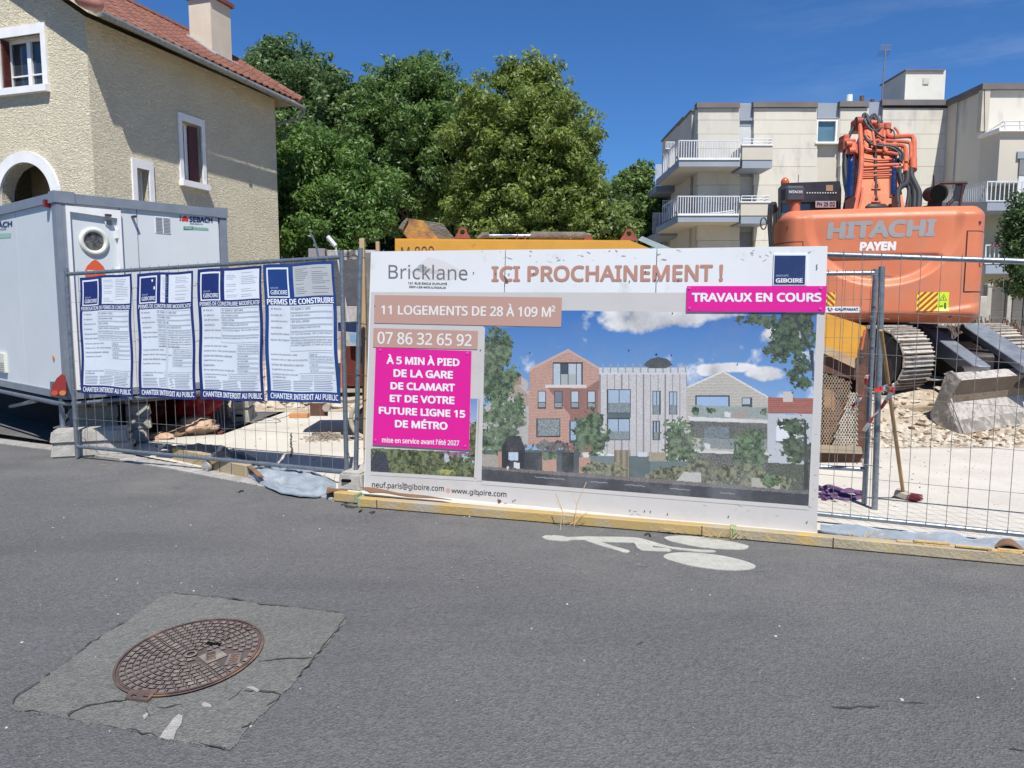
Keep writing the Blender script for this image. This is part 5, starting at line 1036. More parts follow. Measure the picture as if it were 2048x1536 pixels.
# slot as part of the last foot block
lastblk = [o for o in bpy.data.objects if o.name.startswith('concrete_block') and 'holding the two posts' in o.get('label', '')][0]
b.obj('grip_slot', MATS['dark slot'], lastblk)
qq = G(462, 848)
for k in range(2): cblock(('lower', 'upper')[k] + ' concrete foot block of the pair behind the third permit board', (qq.x, qq.y), 80, (.24, .6, .2), k * .205, False, 'concrete blocks behind the boards')
b = B()
for k in range(2): b.cbox((qq.x + .07, qq.y - .004, k * .205 + .10), (qq.x + .16, qq.y + .012, k * .205 + .13), .004)
b.obj('grip_slot', MATS['dark slot'], [o for o in bpy.data.objects if 'upper concrete foot block of the pair' in o.get('label', '')][0])
qb = G(404, 842)
for k in range(2): cblock(('lower', 'upper')[k] + ' brown weathered block left of the pair behind the permit boards', (qb.x, qb.y), 75, (.35, .3, .2), k * .205, False, 'concrete blocks behind the boards', GT)
# fence clutter: lying cable ends, black band on the road
def wire(name, label, cat, pts, r, m, group=None, z=.01):
    P = [G(x, y) + UP * (z + (q[2] if len(q) > 2 else 0)) for q in pts for x, y in [q[:2]]]; f = []
    for i in range(len(P) - 1):
        o_, p_, q_, r_ = P[max(0, i - 1)], P[i], P[i + 1], P[min(len(P) - 1, i + 2)]
        for k in range(6):
            t = k / 6; f.append(0.5 * ((2 * p_) + (q_ - o_) * t + (2 * o_ - 5 * p_ + 4 * q_ - r_) * t * t + (3 * p_ - o_ - 3 * q_ + r_) * t ** 3))
    f.append(P[-1]); b = B(); b.tube(f, r, 6); o = b.obj(name, m, None, True); return tag(o, label, cat, group)
wire('cable_scrap', 'loop of black wire on the road below the timber stub', 'wire', [(682, 1012), (700, 1008), (720, 1010), (712, 1016), (690, 1013), (700, 1017), (724, 1014)], .004, BLACK)
wire('cable_scrap', 'short bent black wire on the road left of the billboard letters', 'wire', [(718, 1026), (724, 1022), (719, 1024)], .005, BLACK); wire('cable_scrap', 'straight scrap of black wire lying farther right on the road', 'wire', [(738, 1027), (750, 1025), (742, 1029)], .004, BLACK); wire('cable_scrap', 'curled black wire on the road by the bicycle marking', 'wire', [(1290, 1072), (1293, 1070), (1299, 1071), (1301, 1075)], .005, BLACK)
wire('cable_scrap', 'tiny dark wire on the road below the left fence', 'wire', [(478, 986), (483, 983), (487, 984)], .005, BLACK)
STRAW = mat('dry straw', (.55, .43, .22), (.42, .30, .14), 9, .9)
def straws(label, cx, cy, w, n, seed, up=.05, m=None, cat='straw'):
    r = random.Random(seed); b = B()
    for _ in range(n):
        p = G(cx + r.uniform(-w, w), cy + r.uniform(-4, 4)) + UP * .01; L_ = r.uniform(.03, .13); a = r.uniform(0, 6.3); e = p + Vector((math.cos(a) * L_, math.sin(a) * L_ * .6, r.uniform(0, up)))
        b.tube([p, p.lerp(e, .5) + UP * r.uniform(0, .02), e], .0018, 4, False)
    return tag(b.obj('dry_grass', m or STRAW, None), label, cat)
straws('tuft of dry grass at the beam foot below the billboard picture', 1145, 1052, 18, 16, 3, .12)
straws('dry grass along the joint of the two beams', 1450, 1078, 30, 34, 4, .06); straws('dry twigs hanging over the beam under the right posts', 1735, 1090, 30, 30, 5, .10); straws('dry straw on the timber beam right of the seam', 1370, 1066, 25, 30, 6, .05)
for (x, y, h_, l_) in ((1148, 1055, .33, 'tall dry stalk standing before the billboard'), (1120, 1060, .26, 'thin dry stalk left of the tall one')):
    p = G(x, y); b = B(); b.tube([p, p + Vector((.02, .02, h_ * .5)), p + Vector((.09 if x > 1130 else -.03, .03, h_))], .0028, 5, False); b.tube([p + Vector((.02, .02, h_ * .5)), p + Vector((-.03, .03, h_ * .8))], .002, 4, False); tag(b.obj('dry_stalk', STRAW, None), l_, 'dry stalk')
# ================================================================== RIGHT FENCES, BROOM, TAPE
RA, RC = (2.16, 5.42), (4.6, 4.35)
PRF = Plane(RA, math.degrees(math.atan2(RC[0] - RA[0], RC[1] - RA[1])))
z0, z1 = PRF.u(1660, 509)[1], PRF.u(2048, 523)[1]; u0, u1 = PRF.u(1660, 509)[0], PRF.u(2048, 523)[0]; LRF = math.hypot(RC[0] - RA[0], RC[1] - RA[1])
zz = lambda u: z0 + (z1 - z0) * (u - u0) / (u1 - u0)
fence('mesh fence panel at the right edge in front of the excavator tracks', RA, RC, zz(0), zz(LRF), PRF.u(1800, 1044)[1], post=(False, False))
pa = G(1749, 1022); pb_ = G(1728, 1012); A2 = (1.75, pa.y + .45)
zt = AY(1752, 546, pb_.y)[2]
fence('narrow mesh fence panel ending at the pair of posts by the broom', A2, (pb_.x, pb_.y), zt, zt, .30, post=(False, True), step=.062, hz=.15)
pp_ = thing('fence_post', 'taller galvanised post standing beside the narrow panel, tied with barrier tape', 'fence post', pa); b = B(); b.tube([pa, Vector((AY(1764, 533, pa.y).x, pa.y, AY(1760, 533, pa.y).z))], .023, 14); b.obj('post', GALV, pp_, True)
b = B(); 
for zc in (.35, .95, 1.5, 1.82): b.tube([pa + UP * zc + Vector((.03, -.02, 0)), pa + UP * (zc + .02) + Vector((-.1, .02, 0)), pa + UP * (zc - .02) + Vector((-.06, .05, 0))], .004, 5)
b.obj('binding_wire', WIRE, pp_)
PT2 = G(712, 975); pq = thing('fence_post', 'galvanised post right of the first one in the foot block by the billboard', 'fence post', (PT2.x, PT2.y, .1)); b = B(); b.tube([Vector((PT2.x, PT2.y, .1)), Vector((AY(721, 496, PT2.y).x, PT2.y, AY(721, 496, PT2.y).z))], .021, 12); b.obj('post', GALV, pq, True)
b = B(); 
for zc in (1.45, 1.0, .62, 2.02): b.tube([Vector((PT2.x - .06, PT2.y - .02, zc)), Vector((PT2.x + .03, PT2.y - .03, zc + .01)), Vector((PT2.x + .12, PT2.y + .01, zc - .01))], .004, 5)
b.obj('binding_wire', BLACK, pq)
# wooden stakes and plank behind the billboard's left edge
STK = mat('raw softwood', (.46, .33, .19), (.38, .27, .15), 6, .85)
for (x0, x1, y0, yy, l_) in ((718, 728, 477, 6.95, 'raw timber stake rising behind the second fence post'), (751, 758, 483, 7.1, 'thin timber stake rising behind the billboard corner')):
    p = AY(x0, y0, yy); q = AY(x1, y0, yy); b = B(); b.cbox((p.x, yy, 0), (q.x, yy + .05, p.z), .003); tag(b.obj('wooden_stake', STK, None), l_, 'wooden stake')
p = AY(729, 505, 7.2); q = AY(741, 505, 7.2); b = B(); b.cbox((p.x, 7.2, .9), (q.x + .1, 7.23, p.z), .003); tag(b.obj('grey_plank', mat('grey plank', (.22, .20, .18), (.14, .13, .12), 8, .9), None), 'grey weathered plank upright beside the billboard corner', 'plank')
# broom
bt = PRF.at(1762, 660, -.03); bh = G(1806, 1000) + UP * .05
br = thing('broom', 'wooden handled street broom with red bristles leaning on the right fence', 'broom', (bh.x, bh.y, 0)); HND = mat('broom handle', (.42, .27, .12), (.33, .20, .085), 5, .6)
b = B(); b.tube([bt, bt.lerp(bh, .6), bh], [.013, .0145, .0145], 10); b.obj('handle', HND, br, True)
hd = Vector((.75, -.62, -.25)).normalized(); sdv = Vector((.62, .75, 0)).normalized(); upn = hd.cross(sdv).normalized()
Mb = Matrix(((hd.x, sdv.x, upn.x, bh.x), (hd.y, sdv.y, upn.y, bh.y), (hd.z, sdv.z, upn.z, bh.z), (0, 0, 0, 1)))
b = B(); b.cbox((-.06, -.05, -.03), (.05, .05, .025), .008, Mb); b.obj('head_block', mat('grey broom block', (.38, .34, .28), (.28, .25, .2), 9, .8), br)
b = B(); 
for i in range(9):
    for j in range(8):
        s0 = Mb @ Vector((.05 - i * .002, -.05 + j * .0143, -.025 + (i % 4) * .014)); s1 = Mb @ Vector((.13 + rnd.uniform(-.02, .02), (-.05 + j * .0143) * 1.35 + rnd.uniform(-.012, .012), -.03 + (i % 4) * .02 + rnd.uniform(-.012, .012))); s1.z = max(.006, s1.z); s0.z = max(.02, s0.z); b.tube([s0, s1], .0028, 4, False)
b.obj('bristles', mat('dark red bristles', (.20, .035, .045), (.13, .02, .03), 30, .7), br)
# red and white tape
def tape(label, pts, w, seed):
    r = random.Random(seed); b = B(); f = []
    for i in range(len(pts) - 1):
        for k in range(5): f.append((Vector(pts[i]).lerp(Vector(pts[i + 1]), k / 5), None))
    f.append((Vector(pts[-1]), None)); tw = r.uniform(0, 3); L0 = []
    for i, (p, _) in enumerate(f):
        d = (f[min(i + 1, len(f) - 1)][0] - f[max(i - 1, 0)][0]).normalized(); a = d.orthogonal().normalized(); c = d.cross(a); tw += r.uniform(.05, .5); n = a * math.cos(tw) * .5 + c * math.sin(tw) * .5; L0.append((p + n * w, p - n * w))
    for i in range(len(L0) - 1): b.add([L0[i][0], L0[i + 1][0], L0[i + 1][1], L0[i][1]], [(0, 1, 2, 3)], (.62, .03, .03) if (i // 3) % 2 == 0 else (.70, .68, .68))
    return tag(b.obj('barrier_tape', PRINT, None), label, 'barrier tape')
w = lambda x, y, yy: AY(x, y, yy)
tape('red and white tape looped from the broom handle down past the posts', [w(1750, 782, 5.45), w(1775, 772, 5.4), w(1788, 767, 5.36), w(1783, 785, 5.4), w(1765, 812, 5.5), w(1745, 835, 5.6), w(1728, 862, 5.7)], .032, 2)
tape('short red and white tape end tied left of the posts', [w(1738, 748, 5.7), w(1733, 752, 5.72), w(1730, 775, 5.75), w(1722, 795, 5.78), w(1706, 812, 5.8), w(1702, 830, 5.82)], .026, 5)
wire('cord', 'teal tipped black cord on the earth by the broom', 'cord', [(1756, 848), (1768, 856), (1778, 862)], .008, mat('teal cord', (.02, .22, .28), (.03, .03, .03), 30, .6))
# purple straps
PUR = mat('purple webbing', (.15, .075, .17), (.10, .045, .12), 9, .8, 0, .4, 40)
for k, pts in enumerate(([(1640, 985), (1655, 978), (1672, 982), (1690, 988), (1722, 990), (1724, 1000), (1700, 998), (1680, 994), (1660, 996), (1642, 1000)], [(1640, 994), (1660, 986), (1680, 990), (1700, 984), (1722, 996)], [(1645, 1004), (1665, 1000), (1690, 1004), (1715, 1002)])):
    wire('lifting_strap', ('longest purple lifting strap looped on the slab behind the narrow panel', 'thin purple strap crossing over the looped one', 'lowest purple strap lying nearest the fence rail')[k], 'strap', pts, (.022, .018, .015)[k], PUR, 'purple straps', .02)
# ================================================================== LEFT SITE CLUTTER
RB = mat('red plastic bag', (.55, .035, .02), (.42, .02, .015), 5, .35, 0, .5, 9); CNV = mat('tan canvas', (.50, .35, .25), (.38, .24, .15), 5, .85, 0, .5, 16)
def lump(name, label, cat, c, r, m, seed, sq=.8, parts=None):
    b = B(); off = Vector((seed * 3.1, seed, 0))
    def fn(u, v):
        a, e = u * 2 * math.pi, (v - .5) * math.pi; d = Vector((math.cos(a) * math.cos(e), math.sin(a) * math.cos(e), math.sin(e))); k = 1 + .35 * mnoise.fractal(d * 1.6 + off, 1, 2, 4) + .10 * abs(mnoise.noise(d * 6 + off))
        q = Vector(c) + Vector((d.x * r[0], d.y * r[1], d.z * r[2])) * k; q.z = max(.014, q.z); return q
    b.grid(fn, 40, 22); return tag(b.obj(name, m, None, 'all'), label, cat)
c = G(386, 850); lump('red_bag', 'crumpled red plastic bag behind the second permit board', 'bag', (c.x, c.y, .22), (.32, .22, .26), RB, 2); c = G(330, 850); lump('red_bag', 'darker red bag in the shade left of the crumpled one', 'bag', (c.x - .1, c.y + .1, .2), (.22, .2, .26), RB, 5)
c = G(392, 868); lump('canvas_bag', 'tan canvas bag slumped below the red bag', 'bag', (c.x, c.y, .09), (.26, .2, .13), CNV, 4); c = G(345, 872); lump('canvas_bag', 'brown sacking left of the tan canvas bag', 'bag', (c.x, c.y, .06), (.22, .16, .09), mat('brown sacking', (.25, .17, .10), (.17, .11, .07), 6, .9, 0, .5, 14), 9)
c = G(318, 880); lump('glove', 'pair of tan work gloves in front of the sacking', 'gloves', (c.x, c.y, .04), (.16, .08, .05), CNV, 12)
for k, pts in enumerate(([(437, 862, .0), (432, 830, .35), (425, 800, .65)], [(444, 862, 0), (438, 835, .3), (428, 800, .65)])):
    wire('steel_rod', ('left thin grey rod leaning up behind the third permit board', 'right thin grey rod leaning up behind the third permit board')[k], 'rod', pts, .012, GALV)
HG = mat('grey hose', (.20, .20, .19), (.13, .13, .12), 9, .6); HGR = mat('green hose', (.06, .20, .15), (.05, .15, .11), 9, .5)
wire('hose', 'thin grey cable snaking over the bright slab to the orange block', 'cable', [(445, 862), (470, 852), (500, 845), (540, 843), (570, 836), (585, 829)], .009, HG); wire('hose', 'second grey cable looping beside the thin one', 'cable', [(445, 863), (475, 848), (505, 842), (545, 838), (560, 846), (520, 848), (500, 846)], .011, HG)
wire('hose', 'coiled green hose behind the fourth permit board', 'hose', [(535, 815), (560, 806), (600, 808), (610, 818), (580, 822), (545, 820), (530, 812)], .014, HGR); wire('hose', 'grey hose coil right of the green one', 'hose', [(570, 815), (590, 806), (625, 808), (630, 816), (600, 822), (575, 818), (585, 806), (620, 804)], .013, HG)
wire('cord', 'red cord knotted at the foot of the two rods', 'cord', [(428, 868), (436, 863), (445, 866), (438, 870), (430, 864), (444, 862)], .005, mat('red cord', (.5, .05, .04), None, 5, .6))
p = G(578, 838); b = B(); b.cbox((p.x, p.y, .014), (p.x + .26, p.y + .14, .075), .004); tag(b.obj('wood_block', mat('orange wood', (.50, .24, .09), (.42, .2, .08), 8, .8), None), 'orange wooden block at the end of the cable', 'wood block')
p = G(655, 880)
b = B(); r_ = random.Random(5)
for _ in range(260):
    g = Vector((p.x + r_.gauss(0, .14), p.y + r_.gauss(0, .10), 0)); dd = math.hypot(g.x - p.x, g.y - p.y); h = max(0, .09 * (1 - dd / .3)); g.z = .015 + h * r_.random(); a = r_.uniform(0, 3.14); L_ = r_.uniform(.02, .06); e = Vector((math.cos(a), math.sin(a), r_.uniform(-.3, .3))) * L_
    b.tube([g, g + e], r_.uniform(.003, .008), 4)
for _ in range(70):
    x = r_.uniform(-5, -1.4); b_ = G(0, 900).y; y = r_.uniform(7.3, 11)
    b.tube([Vector((x, y, .016)), Vector((x + r_.uniform(-.05, .05), y + r_.uniform(-.03, .03), .016))], .004, 4)
o = tag(b.obj('wood_chip_heap', mat('grey chips', (.38, .32, .25), (.24, .20, .16), 20, .9), None), 'small heap of twigs and chips on the slab', 'chip heap'); o['kind'] = 'stuff'
# ================================================================== EXCAVATOR
ORG = mat('faded orange paint', (0.59, 0.188, 0.088), (0.53, 0.155, 0.070), 1.6, .45, 0, .08, 60, c3=(0.40, .19, .12), s3=2.2, t3=.53, w3=.25)
ORG2 = mat('orange paint', (0.55, 0.145, 0.075), (0.45, .11, .055), 5, .4, c3=(.25, .10, .06), s3=10, t3=.62); DKS = mat('dark machine steel', (.035, .03, .03), (.06, .05, .045), 9, .6, .2, .2, 40)
CHR = mat('chrome rod', (.34, .38, .50), (.28, .32, .44), 3, .16, 1.0); RDM = mat('deep orange steel', (.30, .06, .03), (.2, .04, .02), 5, .5); MAR = mat('dark maroon steel', (.06, .018, .014), (.035, .012, .012), 7, .6); CABB = mat('black cab plastic', (.018, .016, .022), (.03, .028, .03), 12, .45)
a8 = math.radians(14); EC = Vector(((1757 - 1024) / FPX * 10.5, 10.5, 0)); ex, ey = Vector((math.cos(a8), -math.sin(a8), 0)), Vector((math.sin(a8), math.cos(a8), 0))
EL = lambda x, y, z: EC + ex * x + ey * y + UP * z
exc = thing('excavator', 'orange tracked excavator seen from behind with big grey maker lettering on its counterweight', 'excavator', (EC.x, EC.y + 1.6, .35))
HWD = 1.40
sstep = lambda a, c, x: (lambda t: t * t * (3 - 2 * t))(max(0.0, min(1.0, (x - a) / (c - a))))
def CWp(x, z, off=0.0):
    a = abs(x) / HWD; y = .10 * a * a + .55 * max(0, (a - .80) / .2) ** 2.2 * .8
    y += .20 * sstep(2.80, 2.98, z) ** 2 + .16 * (1 - sstep(1.36, 1.56, z)) ** 2
    d = math.sqrt((x / .98) ** 2 + ((z - 2.80) / .90) ** 2); y += .055 * (1 - sstep(.90, 1.06, d)) * (1 if z < 2.86 else max(0, 1 - (z - 2.86) / .08))
    d2 = math.sqrt((x / .80) ** 2 + ((z - 2.30) / .42) ** 2)
    if z < 2.33: y += .05 * (1 - sstep(.8, 1.0, d2)) * sstep(2.33, 2.26, z) if False else .05 * (1 - sstep(.8, 1.0, d2)) * (1 - sstep(2.26, 2.33, z))
    cl2 = 1.50 + .16 * (x - .6); y -= .028 * (1 - sstep(-.02, .05, z - cl2)) * sstep(.55, .8, x)
    return EL(x, y - off, z)
def zrng(x):
    a = abs(x) / HWD; t = max(0, (a - .84) / .16); return 1.37 + .20 * t ** 2, 2.965 - .20 * t ** 2.2
b = B()
def fn(u, v):
    x = HWD * math.sin((u * 2 - 1) * math.pi / 2) ** 1 if False else HWD * (u * 2 - 1); z0_, z1_ = zrng(x); return CWp(x, z0_ + (z1_ - z0_) * v)
b.grid(fn, 190, 96)
n0 = len(b.v); NU = 190
for v in (0, 1):                                             # top and bottom run back
    for i in range(NU):
        p0, p1 = fn(i / NU, v), fn((i + 1) / NU, v); b.add([p0, p1, p1 + ey * (.7) + UP * (-.0), p0 + ey * .7], [(0, 1, 2, 3)])
for u in (0, 1):
    for j in range(30):
        p0, p1 = fn(u, j / 30), fn(u, (j + 1) / 30); b.add([p0, p1, p1 + ey * .5, p0 + ey * .5], [(0, 1, 2, 3)])
b.obj('counterweight', ORG, exc, True)
def cpanel(x0, x1, z0_, z1_, off, nm, m, par=exc, r=.05):
    b = B(); f = lambda u, v: CWp(x0 + (x1 - x0) * u, z0_ + (z1_ - z0_) * v, off)
    b.grid(f, 14, 24)
    for (a, c, d, e) in ((0, 0, 1, 0), (1, 0, 1, 1), (1, 1, 0, 1), (0, 1, 0, 0)):
        for k in range(14):
            q0, q1 = (a + (d - a) * k / 14, c + (e - c) * k / 14), (a + (d - a) * (k + 1) / 14, c + (e - c) * (k + 1) / 14)
            b.add([f(*q0), f(*q1), f(*q1) + ey * .03, f(*q0) + ey * .03], [(0, 1, 2, 3)])
    return b.obj(nm, m, par, True)
for (x0, x1, z0_, z1_) in ((1.05, 1.385, 1.80, 2.60), (-1.385, -1.05, 1.80, 2.50)):
    cpanel(x0 - .014, x1 + .014, z0_ - .014, z1_ + .014, .003, 'panel_gap', MAR); ap = cpanel(x0, x1, z0_, z1_, .012, 'access_panel', ORG)
b = B(); b.cbox((0, 0, 0), (1, 1, 1), .02, lambda q: CWp(1.24 + q.x * .08, 2.14 + q.z * .09, .012 + .02 * (1 - q.y))); b.obj('latch', ORG2, exc)
xz = lambda px, py: ((px - 1757) / FPX * 10.5, 1.6 + (612 - py) / FPX * 10.55)
fcw = lambda off: (lambda px, py: CWp(*xz(px, py), off))
def cwtext(b, t, q, col, bold, off=.008):
    vs, fs, _, w_, h_ = text2d(t); me = bmesh.new(); V = [me.verts.new((*bil(q, u, v), 0)) for u, v in vs]
    for f in fs:
        try: me.faces.new([V[i] for i in f])
        except ValueError: pass
    bmesh.ops.triangulate(me, faces=me.faces[:]); bmesh.ops.subdivide_edges(me, edges=[e for e in me.edges if e.calc_length() > 6], cuts=2, use_grid_fill=False); bmesh.ops.triangulate(me, faces=me.faces[:])
    me.verts.index_update(); sx_ = (q[1][0] - q[0][0]) / w_ * bold; sy_ = (q[3][1] - q[0][1]) / h_ * bold
    for i in range(8):
        f_ = fcw(off + .0002 * i); b.add([f_(v.co.x + sx_ * math.cos(i * .785), v.co.y + sy_ * math.sin(i * .785)) for v in me.verts], [tuple(v.index for v in f.verts) for f in me.faces], col)
    me.free()
b = B(); cwtext(b, 'HITACHI', ((1658, 447), (1850, 446), (1848, 475), (1656, 477)), (.30, .29, .29), .05, .0035); cwtext(b, 'PAYEN', ((1717, 487), (1780, 487), (1779.5, 502), (1716.5, 502)), (.74, .72, .70), .06, .0035); b.obj('lettering', PRINT, exc)
for (x0, y0, x1, y1, dirn, sp) in ((1822, 585, 1861, 622, 1, 1), (1655, 585, 1673, 612, -1, 0)):
    b = B(); f = fcw(.006); b.col = (.74, .60, .05); b.grid(lambda u, v: f(x0 + (x1 - x0) * u, y1 + (y0 - y1) * v), 8, 6); f = fcw(.008)
    for k in range(-3, 5):
        pts = []
        c0 = x0 + k * 12.0
        P_ = [(c0, y1), (c0 + 6, y1), (c0 + 6 + (y1 - y0), y0), (c0 + (y1 - y0), y0)] if dirn > 0 else [(c0 + (y1 - y0), y1), (c0 + 6 + (y1 - y0), y1), (c0 + 6, y0), (c0, y0)]
        # clip to the sticker
        def clip(P, ax, lim, keep):
            o = []
            for i in range(len(P)):
                A, C = P[i], P[(i + 1) % len(P)]; ia, ic = keep(A[ax], lim), keep(C[ax], lim)
                if ia: o.append(A)
                if ia != ic: t = (lim - A[ax]) / (C[ax] - A[ax]); o.append(tuple(A[j] + (C[j] - A[j]) * t for j in (0, 1)))
            return o
        P_ = clip(P_, 0, x0 + 1, lambda a, l: a >= l); P_ = clip(P_, 0, x1 - 1, lambda a, l: a <= l) if len(P_) > 2 else []
        if len(P_) > 2: b.add([f(*q) for q in P_], [tuple(range(len(P_)))], (.38, .05, .02))
    if sp:
        f = fcw(.007); b.col = (.52, .66, .03); b.grid(lambda u, v: f(1860 + 20 * u, 622 - 37 * v), 6, 6); f = fcw(.009)
        for (P_) in ([(1870, 589), (1877, 601), (1863, 601)], ): b.add([f(*q) for q in P_], [(0, 1, 2)], (.10, .10, .02)); b.add([fcw(.010)(*q) for q in ((1870, 591), (1875.4, 600), (1864.6, 600))], [(0, 1, 2)], (.52, .66, .03))
        f = fcw(.011); b.add([f(*q) for q in ((1869, 594), (1871, 594), (1870.6, 599), (1869.4, 599))], [(0, 1, 2, 3)], (.1, .1, .02)); b.add([f(*q) for q in ((1872, 606), (1875, 605), (1876, 617), (1873, 618))], [(0, 1, 2, 3)], (.08, .08, .02)); b.add([f(*q) for q in ((1864, 611), (1870, 611), (1870, 613), (1864, 613))], [(0, 1, 2, 3)], (.08, .08, .02))
    b.obj('warning_sticker', PRINT, exc)
# upper body behind
b = B(); b.cbox((-1.12, .62, 1.42), (1.30, 2.9, 2.86), .08, lambda q: EL(*q)); b.obj('engine_housing', ORG2, exc)
b = B(); b.cbox((-1.0, .9, 2.84), (1.1, 1.9, 2.93), .03, lambda q: EL(*q)); b.obj('engine_hood', ORG, exc)
b = B(); b.tube([EL(0, 2.0, 1.44), EL(0, 2.0, .9)], 0.85, 24); b.cbox((-1.1, .6, .85), (1.1, 3.3, 1.28), .05, lambda q: EL(*q)); b.obj('slewing_ring', DKS, exc)
# cab
cY = 13.0
def ebox(nm, m, x0, y0, x1, y1, yy, dep, ch=.02, par=exc, extra=None):
    p, q = AY(x0, y0, yy), AY(x1, y1, yy); b = B(); b.cbox((p.x, yy, q.z), (q.x, yy + dep, p.z), ch); return b.obj(nm, m, par)
b = B(); P3 = lambda x, y, d: AY(x, y, cY + d)
b.panel([(1556, 440), (1556, 378), (1566, 366), (1680, 362), (1683, 378), (1681, 440)], [[(1562, 405), (1676, 403), (1676, 436), (1562, 436)]], P3, 0, .5)
b.prism([(1558, 440), (1558, 378), (1568, 368), (1678, 364), (1681, 378), (1679, 440)], P3, .5, 1.5); cabp = b.obj('cab', CABB, exc)
ebox('cab_window', mat('green cab glass', (.05, .085, .075), (.10, .15, .13), 2, .1, 0, spec=.9), 1562, 405, 1676, 437, cY + .1, .02)
b = B(); 
for k in range(12): x = 1613 + k * 5.2; b.add([AY(x, 387, cY - .012), AY(x + 2.4, 386.6, cY - .012), AY(x + 3.0, 384.2, cY - .012), AY(x + .6, 384.6, cY - .012)], [(0, 1, 2, 3)], (.6, .6, .6))
rect(b, 1652, 370, 1666, 382, lambda x, y: AY(x, y, cY - .012), (.33, .19, .11)); rect(b, 1631, 402, 1672, 415, lambda x, y: AY(x, y, cY - .02), (.42, .30, .30)); text(b, 'PH 25 D2', ((1634, 404), (1670, 404), (1670, 412.5), (1634, 412.5)), lambda x, y: AY(x, y, cY - .025), (.03, .02, .03), .03); b.obj('fleet_number', PRINT, exc)
p = AY(1570, 361, cY + .2); b = B(); b.tube([p - UP * .07, p - UP * .02, p + UP * .02, p + UP * .05], [.065, .07, .055, .02], 14); b.obj('beacon', mat('orange beacon', (.55, .12, .03), (.35, .06, .02), 9, .25), exc, True)
p = AY(1597, 350, cY + .3); b = B(); b.tube([p, p - UP * .35], .006, 5); b.obj('aerial', BLACK, exc)
hb = ebox('rear_camera_box', mat('dark grey box', (.06, .06, .075), (.045, .045, .055), 5, .5), 1573, 371, 1610, 403, 11.2, .25, .03)
b = B(); text(b, 'HITACHI', ((1578, 381), (1605, 381), (1605, 386.5), (1578, 386.5)), lambda x, y: AY(x, y, 11.19), (.6, .6, .62), .03); b.obj('lettering', PRINT, hb)
b = B(); p = AY(1591, 402, 11.3); b.tube([p, Vector((p.x, p.y, 2.9))], .07, 14); b.obj('camera_post', ORG2, exc, True)
b = B()
for dx in (0, 5): b.tube([AY(1541 + dx, 500, 11.2), AY(1537 + dx, 440, 11.2), AY(1539 + dx, 410, 11.2), AY(1545 + dx, 406, 11.3), AY(1549 + dx, 420, 11.4), AY(1549 + dx, 500, 11.4)], .022, 8)
b.obj('handrail', BLACK, exc, True); b = B()
b.tube([AY(1527 + 6 * math.cos(t * .5236), 447 + 12 * math.sin(t * .5236), 11.2) for t in range(13)], .01, 5); b.obj('mirror_rim', DKS, exc)
# exhaust, mirror bracket
b = B(); q0, q1 = AY(1868, 418, 11.6), AY(1873, 385, 11.6); b.tube([q0, q0.lerp(q1, .6), q1 + Vector((0, .05, 0))], [.10, .10, .11], 18, False); b.tube([AY(1874, 385, 11.55) + Vector((0, -.06, -.02)), AY(1874, 385, 11.6) + Vector((0, .2, 0))], [.135, .11], 20, True)
b.obj('exhaust_pipe', mat('sooty exhaust', (.05, .035, .035), (.02, .016, .018), 9, .7, .3), exc, True)
b = B(); pc = AY(1874, 385, 11.5) + Vector((0, -.03, -.02)); b.tube([pc + Vector((0, -.012, 0)), pc + Vector((0, -.011, 0))], .125, 20); b.obj('exhaust_mouth', MATS['dark slot'], exc)
b = B(); b.tube([AY(1868, 372, 11.6), AY(1867, 350, 11.6)], .012, 6); b.tube([AY(1868, 372, 11.5), AY(1880, 366, 11.5), AY(1934, 366, 11.5)], .022, 8); b.tube([AY(1893, 420, 11.5), AY(1897, 408, 11.5), AY(1906, 400, 11.5)], .03, 8); b.tube([AY(1918, 420, 11.5), AY(1926, 368, 11.5)], .02, 6); b.obj('mirror_bracket', MAR, exc, True)
b = B(); b.prism([(1911, 368), (1932, 370), (1922, 404), (1903, 402)], lambda x, y, d: AY(x, y, 11.5 + d), 0, .05); b.obj('mirror', CABB, exc)
ebox('hood_box', ORG2, 1895, 413, 1914, 424, 11.4, .2); b = B(); b.prism([(1810, 420), (1866, 408), (1866, 424), (1810, 424)], lambda x, y, d: AY(x, y, 11.7 + d), 0, .4); b.obj('hood_plate', ORG2, exc)
# ---- boom
BOY = lambda py: 12.3 + (425 - py) / 165 * 1.6
bp = lambda x, y, d=0.0: AY(x, y, BOY(y)) + Vector((0, d, -d * .9))
b = B(); outl = [(1700, 428), (1712, 370), (1720, 330), (1723, 262), (1738, 245), (1762, 240), (1783, 255), (1790, 300), (1795, 345), (1800, 380), (1812, 428)]
L_ = [(1700, 428), (1712, 370), (1720, 330), (1723, 290), (1724, 258)]; R2_ = [(1812, 428), (1801, 370), (1793, 330), (1788, 290), (1780, 252)]
for i in range(4):
    A0, A1, C0, C1 = L_[i], L_[i + 1], R2_[i], R2_[i + 1]
    q = [bp(*A0), bp(*C0), bp(*C1), bp(*A1), bp(*A0, .55), bp(*C0, .55), bp(*C1, .55), bp(*A1, .55)]; b.add(q, [(0, 1, 2, 3), (0, 3, 7, 4), (1, 5, 6, 2), (4, 7, 6, 5)])
b.add([bp(1724, 258), bp(1780, 252), bp(1780, 252, .55), bp(1724, 258, .55)], [(0, 1, 2, 3)]); boom = b.obj('boom', ORG, exc)
